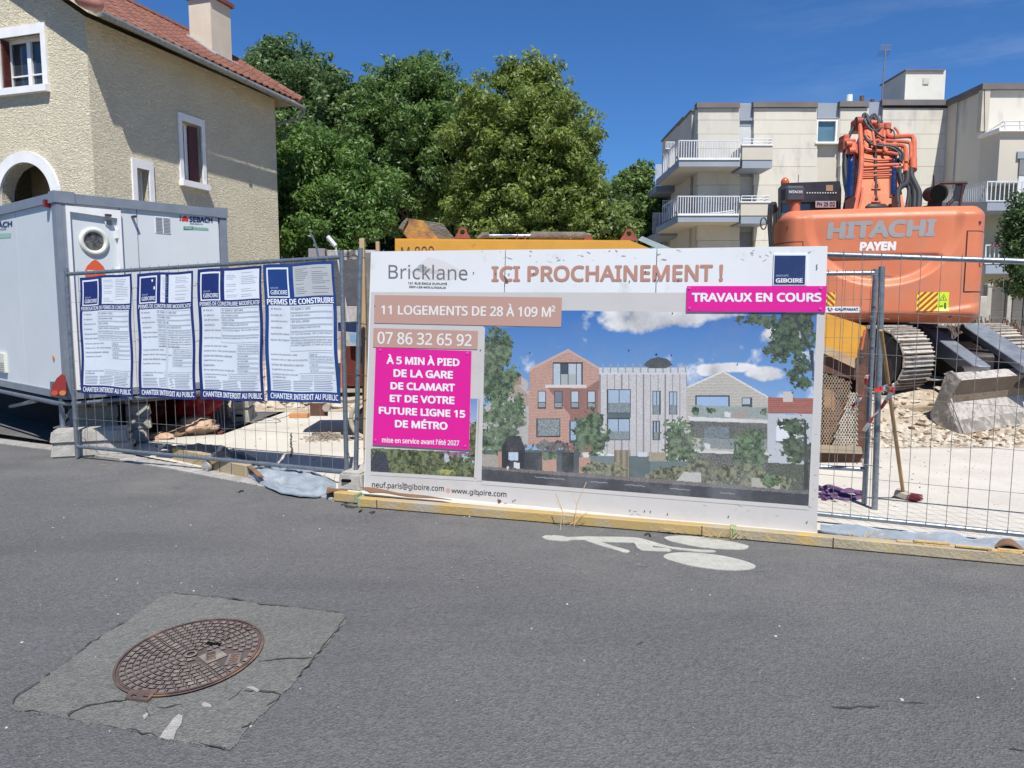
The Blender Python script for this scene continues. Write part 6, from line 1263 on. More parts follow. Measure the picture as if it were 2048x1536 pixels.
for (x0, y0, x1, y1, d) in ((1689, 268, 1700, 282, .0), (1702, 284, 1714, 296, -.05), (1730, 246, 1740, 258, -.2), (1784, 300, 1792, 308, -.1), (1808, 326, 1818, 334, -.2), (1822, 322, 1833, 331, -.2), (1713, 236, 1729, 262, -.1), (1742, 240, 1752, 262, .1), (1758, 246, 1768, 292, -.08), (1771, 244, 1782, 286, -.08), (1688, 277, 1712, 300, .1), (1696, 298, 1716, 314, .15)):
    yy = BOY((y0 + y1) / 2) + d; p, q = AY(x0, y0, yy), AY(x1, y1, yy); b = B(); b.cbox((p.x, yy, q.z), (q.x, yy + .25, p.z), .02); b.obj('boom_bracket', ORG2, exc)
for (x, y, rr) in ((1717, 244, .09), (1746, 246, .05), (1770, 250, .045), (1777, 262, .04), (1697, 288, .05), (1703, 302, .06)):
    p = AY(x, y, BOY(y) - .12); b = B(); b.tube([p + Vector((-.05, 0, 0)), p + Vector((.05, 0, 0))], rr, 14); b.obj('pivot_pin', RDM if rr > .08 else ORG2, exc, True)
def pth(pts, r, d=-.12, n=8):
    P = [AY(x, y, BOY(y) + d) for x, y in pts]; f = []
    for i in range(len(P) - 1):
        o_, p_, q_, r_ = P[max(0, i - 1)], P[i], P[i + 1], P[min(len(P) - 1, i + 2)]
        for k in range(5):
            t = k / 5; f.append(0.5 * ((2 * p_) + (q_ - o_) * t + (2 * o_ - 5 * p_ + 4 * q_ - r_) * t * t + (3 * p_ - o_ - 3 * q_ + r_) * t ** 3))
    f.append(P[-1]); return f, r, n
def pipes(nm, m, lst):
    for pts, r, d in lst: b = B(); f, r_, n = pth(pts, r, d); b.tube(f, r_, n); b.obj(nm, m, exc, True)
pipes('hydraulic_pipe', ORG2, [([(1775, 262), (1779, 273), (1800, 273), (1818, 272), (1827, 277), (1828, 300), (1828, 322)], .042, -.15), ([(1764, 262), (1766, 279), (1785, 282), (1812, 284), (1821, 290), (1821, 322)], .030, -.15), ([(1758, 262), (1759, 284), (1780, 290), (1802, 291), (1811, 297), (1812, 325)], .034, -.18),
    ([(1728, 292), (1738, 300), (1780, 303), (1786, 300)], .030, -.10), ([(1727, 333), (1780, 330), (1797, 330), (1814, 335)], .030, -.12), ([(1722, 345), (1783, 341)], .020, -.08), ([(1722, 352), (1784, 350)], .020, -.08), ([(1786, 336), (1800, 334), (1812, 333)], .026, -.1), ([(1720, 250), (1723, 300), (1722, 340), (1716, 385), (1707, 425)], .040, -.12), ([(1786, 290), (1787, 340), (1790, 400)], .018, -.05)])
pipes('hydraulic_pipe', ORG2, [([(1731, 262), (1733, 276), (1746, 282), (1757, 280)], .028, -.22), ([(1745, 258), (1747, 275), (1750, 292)], .024, -.26), ([(1768, 262), (1770, 300), (1783, 306), (1796, 309)], .028, -.2), ([(1724, 316), (1760, 320), (1788, 318)], .02, -.08), ([(1725, 376), (1722, 400), (1716, 424)], .018, -.1), ([(1789, 255), (1795, 262), (1800, 274)], .022, -.1), ([(1805, 291), (1806, 330)], .024, -.12)])
pipes('hydraulic_hose', BLACK, [([(1728, 240), (1736, 254), (1748, 262), (1760, 258)], .024, -.28), ([(1733, 236), (1742, 250), (1756, 268), (1770, 276)], .018, -.3), ([(1697, 276), (1703, 262), (1712, 250), (1722, 247)], .03, .05), ([(1690, 300), (1687, 330), (1689, 365), (1696, 398)], .026, .14), ([(1806, 348), (1808, 366), (1818, 380), (1812, 424)], .03, -.12), ([(1797, 318), (1796, 340), (1804, 362)], .024, -.06), ([(1814, 338), (1815, 352), (1812, 368), (1800, 376), (1795, 392), (1798, 424)], .042, -.2), ([(1823, 338), (1823, 352), (1830, 368), (1838, 388), (1836, 424)], .046, -.2), ([(1815, 350), (1822, 366), (1829, 385), (1828, 424)], .04, -.14), ([(1800, 336), (1800, 352), (1806, 370)], .028, -.1), ([(1812, 370), (1822, 385), (1820, 424)], .03, -.05),
    ([(1730, 272), (1738, 284), (1765, 290), (1790, 294), (1804, 305), (1806, 316), (1802, 324)], .020, -.24), ([(1730, 277), (1742, 288), (1765, 293), (1786, 297), (1799, 308), (1800, 322)], .020, -.22), ([(1724, 250), (1727, 232), (1731, 229), (1737, 240), (1742, 252)], .035, -.1), ([(1738, 248), (1744, 233), (1750, 231), (1756, 242), (1757, 256)], .035, -.05), ([(1740, 250), (1742, 238), (1748, 234), (1753, 246)], .028, -.1),
    ([(1692, 302), (1690, 335), (1694, 370), (1698, 400)], .035, .1), ([(1696, 302), (1695, 340), (1699, 380)], .03, .15), ([(1732, 250), (1745, 262), (1752, 278), (1752, 300)], .012, -.2), ([(1757, 256), (1775, 256), (1787, 262), (1789, 278)], .012, -.2), ([(1751, 255), (1751, 365)], .022, -.03), ([(1752, 300), (1752, 400)], .02, -.03), ([(1755, 405), (1765, 410), (1777, 412)], .010, -.1)])
b = B(); f, r, n = pth([(1704, 306), (1700, 400)], .085, .1); b.tube(f, r, 16); f, r, n = pth([(1787, 300), (1786, 395)], .062, -.02); b.tube(f, r, 16); b.obj('cylinder_rod', CHR, exc, True)
for q_, r_, d_ in (([(1787, 292), (1787, 306)], .085, -.02), ([(1702, 296), (1703, 314)], .115, .1), ([(1812, 333), (1812, 345)], .045, -.2), ([(1827, 318), (1827, 340)], .055, -.2)):
    b = B(); f, r, n = pth(q_, r_, d_); b.tube(f, r_, 14); b.obj('cylinder_collar', ORG2, exc, True)
b = B(); b.prism([(1690, 425), (1690, 402), (1706, 392), (1712, 396), (1706, 425)], lambda x, y, d: AY(x, y, 12.2 + d), 0, .2); b.prism([(1783, 425), (1783, 395), (1790, 391), (1799, 410), (1800, 425)], lambda x, y, d: AY(x, y, 12.2 + d), 0, .2); b.obj('boom_foot', MAR, exc)
for (y0, y1) in ((363, 378), (390, 404)):
    b = B(); b.panel([(1747, y0), (1759, y0), (1762, y1), (1743, y1)], [[(1750, y0 + 5), (1756, y0 + 5), (1757, y1 - 2), (1748, y1 - 2)]], lambda x, y, d: AY(x, y, BOY(y) - .05 + d), 0, .05, True); b.obj('hose_clamp', ORG2, exc)
b = B(); p = AY(1753, 415, 11.8); b.tube([p + Vector((-.17, 0, 0)), p + Vector((-.12, 0, 0)), p + Vector((.12, 0, 0)), p + Vector((.17, 0, 0))], [.02, .06, .06, .02], 14); b.obj('work_light', BLACK, exc, True)
for (x, z) in ((-1.25, 2.72), (1.2, 2.72), (-.9, 1.46), (.9, 1.46), (0.0, 1.44)):
    c0_ = CWp(x, z, .012); b = B(); b.tube([c0_ + ey * .02, c0_], .022, 6); b.obj('bolt', MAR, exc)
# ---- tracks
SHOE = mat('dusty track steel', (.50, .455, .39), (.36, .315, .26), 7, .85, 0, .6, 30, c3=(.17, .14, .12), s3=9, t3=.55, rand=.12)
pv, dv = Vector((math.cos(math.radians(30)), math.sin(math.radians(30)), 0)), Vector((math.sin(math.radians(30)), -math.cos(math.radians(30)), 0))
TWD, TR_, TL_ = .66, .43, 3.3; TB = .40
shoe = B(); shoe.box((0, -.078, 0), (TWD, .078, .022))
for y in (-.066, -.004, .058): shoe.box((.0, y, .0221), (TWD, y + .014, .046))
shoe_me = None; EI = MW[exc.name].inverted()
for tk in range(2):
    N_ = Vector((5.17 - .5 * TR_, 9.9 + .87 * TR_, 0)) + pv * (2.42 * tk); zc = TB + TR_ + .03
    per = 2 * TL_ + 2 * math.pi * TR_; ns = int(per / .168)
    for i in range(ns):
        s = (i + .5) * per / ns
        if s < TL_: pos = N_ - dv * (TL_ - s) + UP * (zc + TR_ - .035 * math.sin(math.pi * s / TL_)); tan, nor = dv, UP                       # top run
        elif s < TL_ + math.pi * TR_: a = (s - TL_) / TR_; nor = dv * math.sin(a) + UP * math.cos(a); tan = dv * math.cos(a) - UP * math.sin(a); pos = N_ + UP * zc + nor * TR_
        elif s < 2 * TL_ + math.pi * TR_: k = s - TL_ - math.pi * TR_; pos = N_ - dv * k + UP * (zc - TR_); tan, nor = -dv, -UP
        else: a = (s - 2 * TL_ - math.pi * TR_) / TR_; nor = -dv * math.sin(a) - UP * math.cos(a); tan = -dv * math.cos(a) + UP * math.sin(a); pos = N_ - dv * TL_ + UP * zc + nor * TR_
        if shoe_me is None: o = shoe.obj('track_shoe', SHOE, exc, world=False); shoe_me = o.data
        else: o = bpy.data.objects.new('track_shoe', shoe_me); COL.objects.link(o); o.parent = exc
        o.matrix_local = EI @ Matrix(((pv.x, tan.x, nor.x, pos.x), (pv.y, tan.y, nor.y, pos.y), (pv.z, tan.z, nor.z, pos.z), (0, 0, 0, 1)))
    b = B(); Mt = Matrix(((pv.x, -dv.x, 0, N_.x), (pv.y, -dv.y, 0, N_.y), (0, 0, 1, zc), (0, 0, 0, 1)))
    b.cbox((.06, .35, -.25), (TWD - .06, TL_ - .3, .18), .04, Mt); b.cbox((.0, .1, -.10), (TWD, .5, .08), .03, Mt); b.obj('track_frame', DKS, exc)
    for yy in (0, TL_):
        c_ = N_ - dv * yy + UP * zc; b = B(); b.tube([c_ + pv * .05, c_ + pv * (TWD - .05)], TR_ - .05, 26); wl = b.obj('idler' if yy == 0 else 'sprocket', DKS, exc, True)
        b = B(); b.tube([c_ + pv * .02, c_ + pv * .05], .15, 16); b.obj('hub', mat('greasy hub', (.09, .06, .05), (.04, .03, .03), 6, .6), wl, True)
# ---- dozer blade
BLM = mat('scraped blade steel', (.27, .25, .22), (.17, .15, .13), 5, .7, .2, .5, 40, c3=(.46, .42, .36), s3=7, t3=.5); BLB = mat('earth caked blade', (.26, .20, .145), (.19, .145, .10), 4, .95, 0, .8, 30); BLL = mat('pale sunlit steel', (.50, .47, .43), (.36, .33, .30), 6, .8, .1, .6, 50, c3=(.25, .23, .22), s3=12, t3=.5)
Bo = Vector((5.33, 9.45, .03)); bl = lambda k, f, z: Bo + pv * k + dv * f + UP * z
pf_ = [(.17, .73), (.33, .66), (.31, .63), (.22, .48), (.185, .36), (.27, .15), (.38, .0)]
def blade(nm, seg, m):
    b = B(); P_ = [pf_[i] for i in seg]; n = 40
    for i in range(len(P_) - 1):
        for k in range(n):
            a0, a1 = 4.2 * k / n, 4.2 * (k + 1) / n; b.add([bl(a0, *P_[i]), bl(a1, *P_[i]), bl(a1, *P_[i + 1]), bl(a0, *P_[i + 1]), bl(a0, P_[i][0] - .04, P_[i][1]), bl(a1, P_[i][0] - .04, P_[i][1]), bl(a1, P_[i + 1][0] - .04, P_[i + 1][1]), bl(a0, P_[i + 1][0] - .04, P_[i + 1][1])], [(0, 1, 2, 3), (4, 7, 6, 5)])
    return b.obj(nm, m, exc)
blade('blade_top_edge', (0, 1), BLL); blade('blade', (1, 2, 3, 4), BLB); blade('cutting_edge', (4, 5), BLL); blade('cutting_edge', (5, 6), BLM)  # upward-facing edges get paler steel, with the sunlight put into their colour
b = B(); b.prism([(.17, .75), (.22, .77), (.34, .68), (.24, .48), (.21, .37), (.40, -.02), (.30, -.05), (.02, .14), (.0, .20), (.1, .5)], lambda u, v, d: bl(d, u, v), -.02, .03); b.obj('blade_side_plate', BLM, exc)
b = B(); ribbonp = [bl(.035, f, z) for f, z in ((.215, .42), (.41, .0))]; b.tube(ribbonp, .015, 6); b.obj('edge_wear', BLL, exc)
STL = mat('blue grey steel', (.26, .29, .32), (.18, .20, .225), 5, .5, .4, .3, 30, c3=(.4, .4, .38), s3=9, t3=.6)
for k, (X_, w_, h_) in enumerate(((5.98, .22, .22), (6.62, .34, .10))):
    A, C = Vector((X_, 11.1, 1.34)), Vector((X_ + .05, 9.75, .82)); d = (C - A).normalized(); s_ = Vector((1, 0, 0)); n = s_.cross(d) * -1
    b = B(); b.cbox((0, 0, -h_), ((C - A).length, w_, 0), .01, Matrix(((d.x, s_.x, n.x * (1 if n.z > 0 else -1), A.x), (d.y, s_.y, n.y * (1 if n.z > 0 else -1), A.y), (d.z, s_.z, abs(n.z), A.z), (0, 0, 0, 1)))); b.obj('blade_arm', STL, exc)
b = B(); c_ = Vector((5.95, 9.75, .72)); b.tube([c_ + Vector((-.10, 0, 0)), c_ + Vector((.12, 0, 0))], .10, 16); b.cbox((6.35, 10.3, .55), (7.2, 11.6, .95), .05); b.tube([Vector((6.3, 10.0, .62)), Vector((7.1, 10.1, .6))], .11, 12); b.obj('blade_pivot', DKS, exc, True)
b = B(); b.cbox((5.9, 10.9, .9), (6.4, 11.2, 1.15), .04); b.obj('blade_bracket', STL, exc)
pk, _ = beam('long wooden board lying under the excavator track nose', (4.75, 9.62), (5.55, 9.75), .16, .14, mat('muddy board', (.33, .27, .19), (.24, .19, .13), 5, .9, 0, .4, 30), 'wood_block', group=None, z=.15)
pk['category'] = 'wooden board'
# ================================================================== YELLOW DRILLING RIG
YP = mat('yellow machine paint', (.62, .31, .035), (.55, .27, .035), 3, .45, 0, .1, 40, c3=(.34, .17, .05), s3=5, t3=.62, w3=.2); BRS = mat('brown rusty steel', (.14, .065, .04), (.08, .04, .028), 6, .8, .1, .4, 40); RSTR = mat('red primer steel', (.28, .075, .05), (.2, .05, .035), 6, .7); GRB = mat('cement caked metal', (.20, .175, .14), (.13, .11, .085), 9, .95, 0, 1.0, 40)
rg = thing('drilling_rig', 'yellow drilling machine with a long beam marked M 800 parked behind the billboard', 'drilling machine', (.3, 8.6, 0))
RY = 8.3; rp = lambda x, y, d: AY(x, y, RY + d)
b = B(); b.prism([(790, 477), (1259, 480.5), (1306, 499), (1330, 530), (1330, 640), (790, 640)], rp, 0, .9); b.obj('beam', YP, rg)
b = B(); b.prism([(794, 480), (1190, 483), (1224, 484), (1232, 488), (1235, 500), (1235, 600), (794, 600)], rp, -.012, .0); b.obj('beam_plate', YP, rg)
b = B(); text(b, 'M 800', ((802, 494), (868, 492), (868, 515), (802, 517)), lambda x, y: rp(x, y, -.016), (.10, .045, .03), .0); b.obj('lettering', PRINT, rg)
b = B(); b.prism([(798, 457), (812.6, 436), (846.6, 441), (878, 479), (817, 479)], rp, .05, .5); ck = b.obj('chute', mat('rust streaked yellow', (.50, .25, .05), (.16, .07, .05), 6, .75, 0, .5, 30), rg)
b = B(); b.prism([(846.6, 440.5), (885, 447), (911, 478), (878, 479)], rp, .06, .7); b.obj('chute_plate', GRB, rg)
b = B(); b.prism([(797, 456), (803, 446), (812.6, 436), (817, 437), (805, 460)], rp, .02, .06); b.obj('chute_edge', GRB, rg)
for (cx, cy, w_, h_) in ((925, 464, 17, 13), (1258, 467, 19, 14)):
    pts = [(cx - w_, cy + h_)] + [(cx + 9 * math.cos(a), cy - 9.5 * math.sin(a)) for a in [math.pi * (1 - k / 8) for k in range(9)]] + [(cx + w_, cy + h_)]
    b = B(); b.panel(pts, [[(cx + 5 * math.cos(a * .628), cy + 5.2 * math.sin(a * .628)) for a in range(10)]], rp, .12, .17, True); b.obj('lifting_lug', RSTR, rg)
b = B(); b.tube([rp(972, 472, .2), rp(1066, 471.5, .2)], .022, 10); b.obj('cylinder_rod', CHR, rg, True)
b = B(); b.tube([rp(1062, 473, .2), rp(1068, 472, .2), rp(1170, 473, .2), rp(1176, 474, .2)], [.045, .05, .05, .03], 12); b.obj('cylinder', GRB, rg, True); b = B(); b.tube([rp(955, 477, .2), rp(968, 471, .2), rp(978, 470, .2)], [.02, .04, .035], 8); b.obj('cylinder_eye', GRB, rg, True)
b = B(); b.prism([(1168, 480), (1172, 470), (1182, 469), (1186, 480)], rp, .12, .2); b.prism([(1032, 480), (1034, 469), (1036, 469), (1035, 480)], rp, .12, .2); b.prism([(1049, 480), (1049, 469), (1051, 469), (1052, 480)], rp, .12, .2); b.obj('cylinder_mount', RSTR, rg)
for k, q in enumerate(([(1276, 480), (1284, 472), (1345, 499), (1318, 499)], [(1290, 484), (1302, 480), (1350, 499), (1330, 499)])):
    b = B(); b.prism(q, lambda x, y, d: AY(x, y, 9.0 + .1 * k + d), 0, .02); b.obj('cover_sheet', mat('pale blue sheet', (.33, .42, .45), (.24, .31, .34), 5, .3), rg)
b = B(); b.box((-1.1, 8.4, .5), (1.9, 9.0, 1.5)); b.box((-.9, 8.3, .25), (3.3, 8.5, .5)); b.tube([Vector((-.8, 8.6, .3)), Vector((-.8, 9.4, .3))], .3, 16); b.tube([Vector((1.6, 8.6, .3)), Vector((1.6, 9.4, .3))], .3, 16); b.obj('chassis', DKS, rg, True)
# right end, seen past the billboard
RE = 7.3; re_ = lambda x, y, d: AY(x, y, RE + d)
b = B(); b.prism([(1560, 600), (1650, 626), (1716, 647), (1733, 654), (1712, 719), (1560, 660)], re_, .35, .9); b.obj('end_cover', YP, rg)
b = B(); b.prism([(1640, 689), (1650, 690), (1714, 719), (1711, 737), (1650, 708), (1640, 706)], re_, .34, .9); b.obj('end_skirt', mat('pale rusty plate', (.45, .35, .22), (.36, .25, .14), 6, .8), rg)
b = B(); b.prism([(1640, 706), (1711, 737), (1711, 760), (1640, 742)], re_, .4, .9); b.prism([(1712, 655), (1734, 650), (1742, 700), (1738, 960), (1712, 960)], re_, .42, .8); b.prism([(1590, 742), (1715, 760), (1715, 890), (1590, 890)], re_, .55, .8); b.obj('end_frame', BRS, rg)
b = B(); b.tube([re_(1730, 660, .3), re_(1722, 705, .3)], .012, 6); b.obj('orange_rod', ORG2, rg)
b = B(); b.tube([re_(1722, 700, .28), re_(1721, 728, .28)], .02, 6); b.obj('shackle', DKS, rg)
b = B(); b.prism([(1648, 775), (1668, 770), (1672, 885), (1650, 885)], re_, .50, .54); b.obj('inner_panel', mat('orange inner', (.45, .22, .07), (.3, .14, .06), 6, .8), rg)
EXM = mat('expanded metal', (.36, .28, .20), (.26, .19, .13), 9, .7, .2)
b = B(); sx_, sy_ = 5.6, 5.0
for j in range(31):
    for i in range(13):
        x, y = 1636 + i * sx_ + (j % 2) * sx_ / 2, 737 + j * sy_
        if y < 742 + (x - 1640) * .3 or x > 1702 or y > 893: continue
        A0 = re_(x, y, .30); b.tube([A0, re_(x + sx_ / 2, y + sy_, .30)], .0045, 4, False); b.tube([A0, re_(x - sx_ / 2, y + sy_, .30)], .0045, 4, False)
b.obj('mesh_guard', EXM, rg)
b = B()
for j in range(22):
    for i in range(9):
        x, y = 1668 + i * sx_ + (j % 2) * sx_ / 2, 785 + j * sy_
        if x < 1700 - (y - 785) * .35 or x > 1714 or y > 893: continue
        A0 = re_(x, y, .22); b.tube([A0, re_(x + sx_ / 2, y + sy_, .22)], .006, 4, False); b.tube([A0, re_(x - sx_ / 2, y + sy_, .22)], .006, 4, False)
b.obj('mesh_guard', mat('pale expanded metal', (.55, .50, .42), (.4, .35, .28), 9, .7, .2), rg)
b = B(); b.prism([(1630, 889), (1722, 893), (1726, 908), (1630, 905)], re_, .15, .6); b.obj('step_beam', mat('dusty step', (.36, .30, .21), (.28, .23, .16), 5, .85), rg)
b = B(); b.prism([(1630, 905), (1722, 908), (1728, 962), (1630, 966)], re_, .22, .7); b.prism([(1634, 925), (1655, 935), (1650, 960), (1632, 962)], re_, .16, .21); b.obj('foot_box', BRS, rg)
tag_p = AY(1655, 613, 6.4); q = AY(1720, 626, 6.4)
th = thing('name_plate', 'small white plate reading CAUPAMAT hung on the fence below the magenta sign', 'sign', (tag_p.x, 5.7, q.z))
NP = lambda x, y, d=0.0: AY(x, y, 5.62 + d)
b = B(); b.prism([(1650, 613), (1719, 613.5), (1721, 615.5), (1721, 623), (1719, 625), (1650, 625)], NP, 0, .004); b.obj('plate', MATS['white plaque'], th)
b = B(); g = lambda x, y: NP(x, y, -.0015); text(b, 'CAUPAMAT', ((1670, 615.5), (1717, 615.5), (1717, 621.5), (1670, 621.5)), g, (.02, .09, .15), .04); b.add([g(*q) for q in ((1655, 615), (1658, 615), (1659, 620), (1663, 621), (1662, 623), (1657, 622))], [(0, 1, 2, 3, 4, 5)], (.02, .05, .2)); b.add([g(*q) for q in ((1661, 615), (1665, 616), (1665, 621), (1663, 620))], [(0, 1, 2, 3)], (.45, .08, .05)); b.obj('lettering', PRINT, th)
# ================================================================== SMALL TRAILER MACHINE behind the posts
tr = thing('mixer_trailer', 'small orange and blue wheeled machine half hidden behind the two fence posts', 'trailer machine', (-1.9, 9.0, 0))
TY = 8.9; tp = lambda x, y, d: AY(x, y, TY + d)
BLU = mat('navy hood', (.012, .025, .07), (.02, .035, .08), 5, .4); LBL = mat('pale blue tank', (.22, .38, .55), (.16, .28, .42), 5, .4); RDH = mat('dark red housing', (.13, .025, .012), (.08, .016, .01), 5, .6)
b = B(); b.prism([(676, 645), (748, 640), (748, 668), (676, 662)], tp, .1, .7); b.obj('hood', BLU, tr)
b = B(); b.prism([(699, 666), (712, 668), (748, 664), (748, 690), (716, 692), (700, 684)], tp, .02, .4); b.obj('tank', LBL, tr)
b = B(); b.cbox((0, 0, 0), (1, 1, 1), .02, lambda q: tp(681 + q.x * 10, 778 - q.z * 116, q.y * .08)); b.obj('upright', mat('orange frame', (.50, .16, .08), (.4, .12, .06), 5, .6), tr)
b = B(); b.prism([(692, 692), (748, 692), (748, 772), (692, 772)], tp, .15, .6); b.obj('housing', RDH, tr)
b = B(); b.cbox((0, 0, 0), (1, 1, 1), .01, lambda q: tp(676 + q.x * 72, 785 - q.z * 8, -.05 + q.y * .5)); b.tube([tp(676, 798, 0), tp(700, 800, 0), tp(748, 792, 0)], .04, 8); b.obj('drawbar_frame', mat('dusty cream steel', (.45, .40, .32), (.33, .29, .23), 6, .8), tr, True)
wc = tp(737, 838, -.05); b = B(); b.tube([wc + Vector((.02, 0, 0)), wc + Vector((.02, .16, 0))], .17, 22); b.obj('wheel', BLACK, tr, True)
b = B(); b.tube([wc + Vector((.20 * math.cos(math.pi * (.5 + k / 10)), -.05, .22 * math.sin(math.pi * (.5 + k / 10)))) for k in range(11)], .028, 8); b.obj('mudguard', MATS['dusty cream steel'], tr, True)
b = B(); b.cbox((0, 0, 0), (1, 1, 1), .01, lambda q: tp(620 + q.x * 36, 832 - q.z * 26, .1 + q.y * .1)); b.obj('rear_beam', BRS, tr)
c_ = tp(652, 816, -.02); b = B(); b.tube([c_, c_ + Vector((0, .12, 0))], .045, 16); b.obj('roller', MATS['dusty cream steel'], tr, True)
b = B(); b.box((-2.6, 9.1, .45), (-1.6, 9.9, .85)); b.obj('engine_block', DKS, tr)
# ================================================================== APARTMENT BUILDING
BEI = mat('pale facade concrete', (.60, .575, .50), (.53, .505, .43), .35, .85, 0, .15, 8, c3=(.33, .32, .30), s3=1.0, t3=.53, w3=.25, rand=.05, stretch=(1, 1, .4)); BEI2 = mat('smooth beige facade', (.52, .485, .41), (.48, .45, .38), .4, .85)
BGR = mat('blue grey cladding', (.27, .31, .36), (.24, .275, .32), .6, .6); CAPM = mat('brown grey coping', (.16, .145, .14), (.12, .11, .11), .8, .7); RAIL = mat('white railing', (.62, .64, .67), None, 3, .5); SHT = mat('roller shutter', (.66, .68, .68), (.58, .6, .6), .6, .6)
SHD = mat('grey shutter', (.20, .21, .21), (.15, .16, .16), 2, .7); WGL = mat('teal window glass', (.10, .19, .22), (.06, .12, .15), .5, .08, 0, spec=1.0)
apt = thing('apartment_building', 'pale concrete apartment building with blue grey balconies behind the excavator', 'apartment building', (15, 44, 0))
def fb(b, x0, y0, x1, y1, yy, dep, zmin=None):
    p, q = AY(x0, y0, yy), AY(x1, y1, yy); b.box((p.x, yy, q.z if zmin is None else zmin), (q.x, yy + dep, p.z)); return b
def ap(nm, m, *boxes, par=apt):
    b = B()
    for t in boxes: fb(b, *t)
    return b.obj(nm, m, par)
FY = 38.0
ap('wall', BEI2, (1397, 207, 1915, 600, FY + .35, 2, 0))
# facade panels with recessed joints
pm = {}
segs = [(1396, 1479, [1396, 1459, 1479], [1396, 1424, 1479]), (1508, 1634, [1508, 1531, 1602, 1634], [1508, 1560, 1634]), (1681, 1737, [1681, 1737], [1681, 1716, 1737]), (1766, 1914, [1766, 1840, 1914], [1766, 1800, 1878, 1914])]
rws = [216, 240, 268, 297, 333, 370, 407, 444, 481, 520, 560, 600]
for (sx0, sx1, ca, cb_) in segs:
    for j in range(len(rws) - 1):
        if rws[j + 1] > 530 and sx0 > 1700: continue
        cc = ca if j % 2 == 0 else cb_
        for i in range(len(cc) - 1):
            b = B(); p, q = AY(cc[i] + .28, rws[j] + .28, FY), AY(cc[i + 1] - .28, rws[j + 1] - .28, FY); b.box((p.x, FY + rnd.uniform(0, .012), q.z), (q.x, FY + .36, p.z)); b.obj('facade_panel', BEI, apt)
ap('coping', CAPM, (1394, 204.5, 1480, 215, FY - .12, .5), (1507, 203, 1636, 214, FY - .12, .5), (1680, 202, 1738, 213, FY - .12, .5), (1765, 199, 1914, 210, FY - .12, .5))
for (x0, x1, y0, y1) in ((1480, 1507, 208, 241), (1636, 1680, 206, 237), (1738, 1765, 204, 246)): ap('cladding_panel', BGR, (x0, y0, x1, y1, FY + .15, .3))
for (x0, x1) in ((1480, 1507), (1636, 1680), (1738, 1765)): ap('recess_wall', BEI2, (x0, 237, x1, 600, FY + .30, .1, 0))
ap('shutter_box', BGR, (1479, 241, 1505, 252, FY + .25, .2)); sb = ap('roller_shutter', SHT, (1479, 252, 1505, 330, FY + .28, .05))
for j in range(20): ap('shutter_slat', SHT, (1480, 254 + j * 2.2, 1504, 255.4 + j * 2.2, FY + .265, .02), par=sb)
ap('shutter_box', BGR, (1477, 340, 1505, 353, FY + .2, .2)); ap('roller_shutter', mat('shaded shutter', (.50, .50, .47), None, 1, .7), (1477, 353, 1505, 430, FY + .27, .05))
ap('shutter_box', BGR, (1474, 450, 1502, 462, FY + .2, .2)); ap('roller_shutter', SHD, (1474, 464, 1500, 600, FY + .27, .05))
wnd = ap('window', WHT, (1633, 239, 1677, 242, FY + .05, .2), (1633, 242, 1635, 283, FY + .05, .2), (1672, 242, 1677, 283, FY + .05, .2), (1631, 283, 1679, 287, FY - .06, .3)); ap('pane', WGL, (1635, 242, 1672, 283, FY + .2, .03), par=wnd)
ap('window_jamb', BEI2, (1677, 237, 1681, 287, FY + .02, .3))
# balconies
def railing(x0, x1, yt, yb, yy, n, nm='railing', par=apt, side=None):
    b = B(); p, q = AY(x0, yt, yy), AY(x1, yb, yy)
    b.box((p.x, yy - .02, p.z - .03), (q.x, yy + .03, p.z + .02)); b.box((p.x, yy - .02, q.z), (q.x, yy + .03, q.z + .05))
    for k in range(n + 1): x = p.x + (q.x - p.x) * k / n; b.box((x - .018, yy - .012, q.z), (x + .018, yy + .02, p.z))
    return b.obj(nm, RAIL, par)
BY = 36.4
def balcony(yt, yr, ys, yb, x0, x1, bx0, bx1, by0):
    s = ap('balcony_slab', BGR, (x0, ys, x1, yb, BY, FY - BY + 4.0)); ap('balcony_edge', WHT, (x0 - .5, ys - 2.2, x1, ys, BY - .05, .1))
    ap('balcony_soffit', BEI2, (x0 + 1, yb, x1 - 1, yb + .8, BY + .1, FY - BY + 3.8))
    railing(x0, x1, yt, ys - 2, BY, 24)
    p, q = AY(x0, yt, BY), AY(x0, ys - 2, BY); b = B()
    for k in range(9): y = BY + k * .45; b.box((p.x - .018, y - .02, q.z), (p.x + .018, y + .02, p.z))
    b.box((p.x - .02, BY, p.z - .03), (p.x + .02, BY + 3.6, p.z + .02)); b.obj('railing', RAIL, apt)
    ap('balcony_box', BEI2, (bx0, by0, bx1, ys, BY - .15, FY - BY + .1)); ap('balcony_slab', BGR, (bx0, ys, bx1 - 1, yb + 3, BY - .12, FY - BY)); ap('balcony_coping', WHT, (bx0 - 1, by0 - 2.5, bx1 + 1, by0, BY - .2, .3))
    b = B(); p, q = AY(bx0 + 1, by0 - 13, BY), AY(bx1 - 2, by0 - 2, BY)
    for z in (p.z, (p.z + q.z) / 2): b.tube([Vector((p.x, BY, z)), Vector((q.x, BY, z)), Vector((q.x, BY + 1.2, z))], .022, 6)
    for x in (p.x, p.x + .5, q.x - .3, q.x): b.tube([Vector((x, BY, q.z)), Vector((x, BY, p.z))], .022, 6)
    b.obj('box_railing', RAIL, apt)
balcony(281, 0, 319.5, 333, 1358, 1480, 1485, 1545, 291); balcony(392.5, 0, 431, 444, 1356, 1478, 1482, 1540, 405)
rk = B()
for a_, c_ in (((1440, 425), (1466, 421)), ((1444, 428), (1470, 424)), ((1400, 428), (1440, 425)), ((1466, 421), (1470, 429))): rk.tube([AY(*a_, 36.9), AY(*c_, 36.9)], .03, 5)
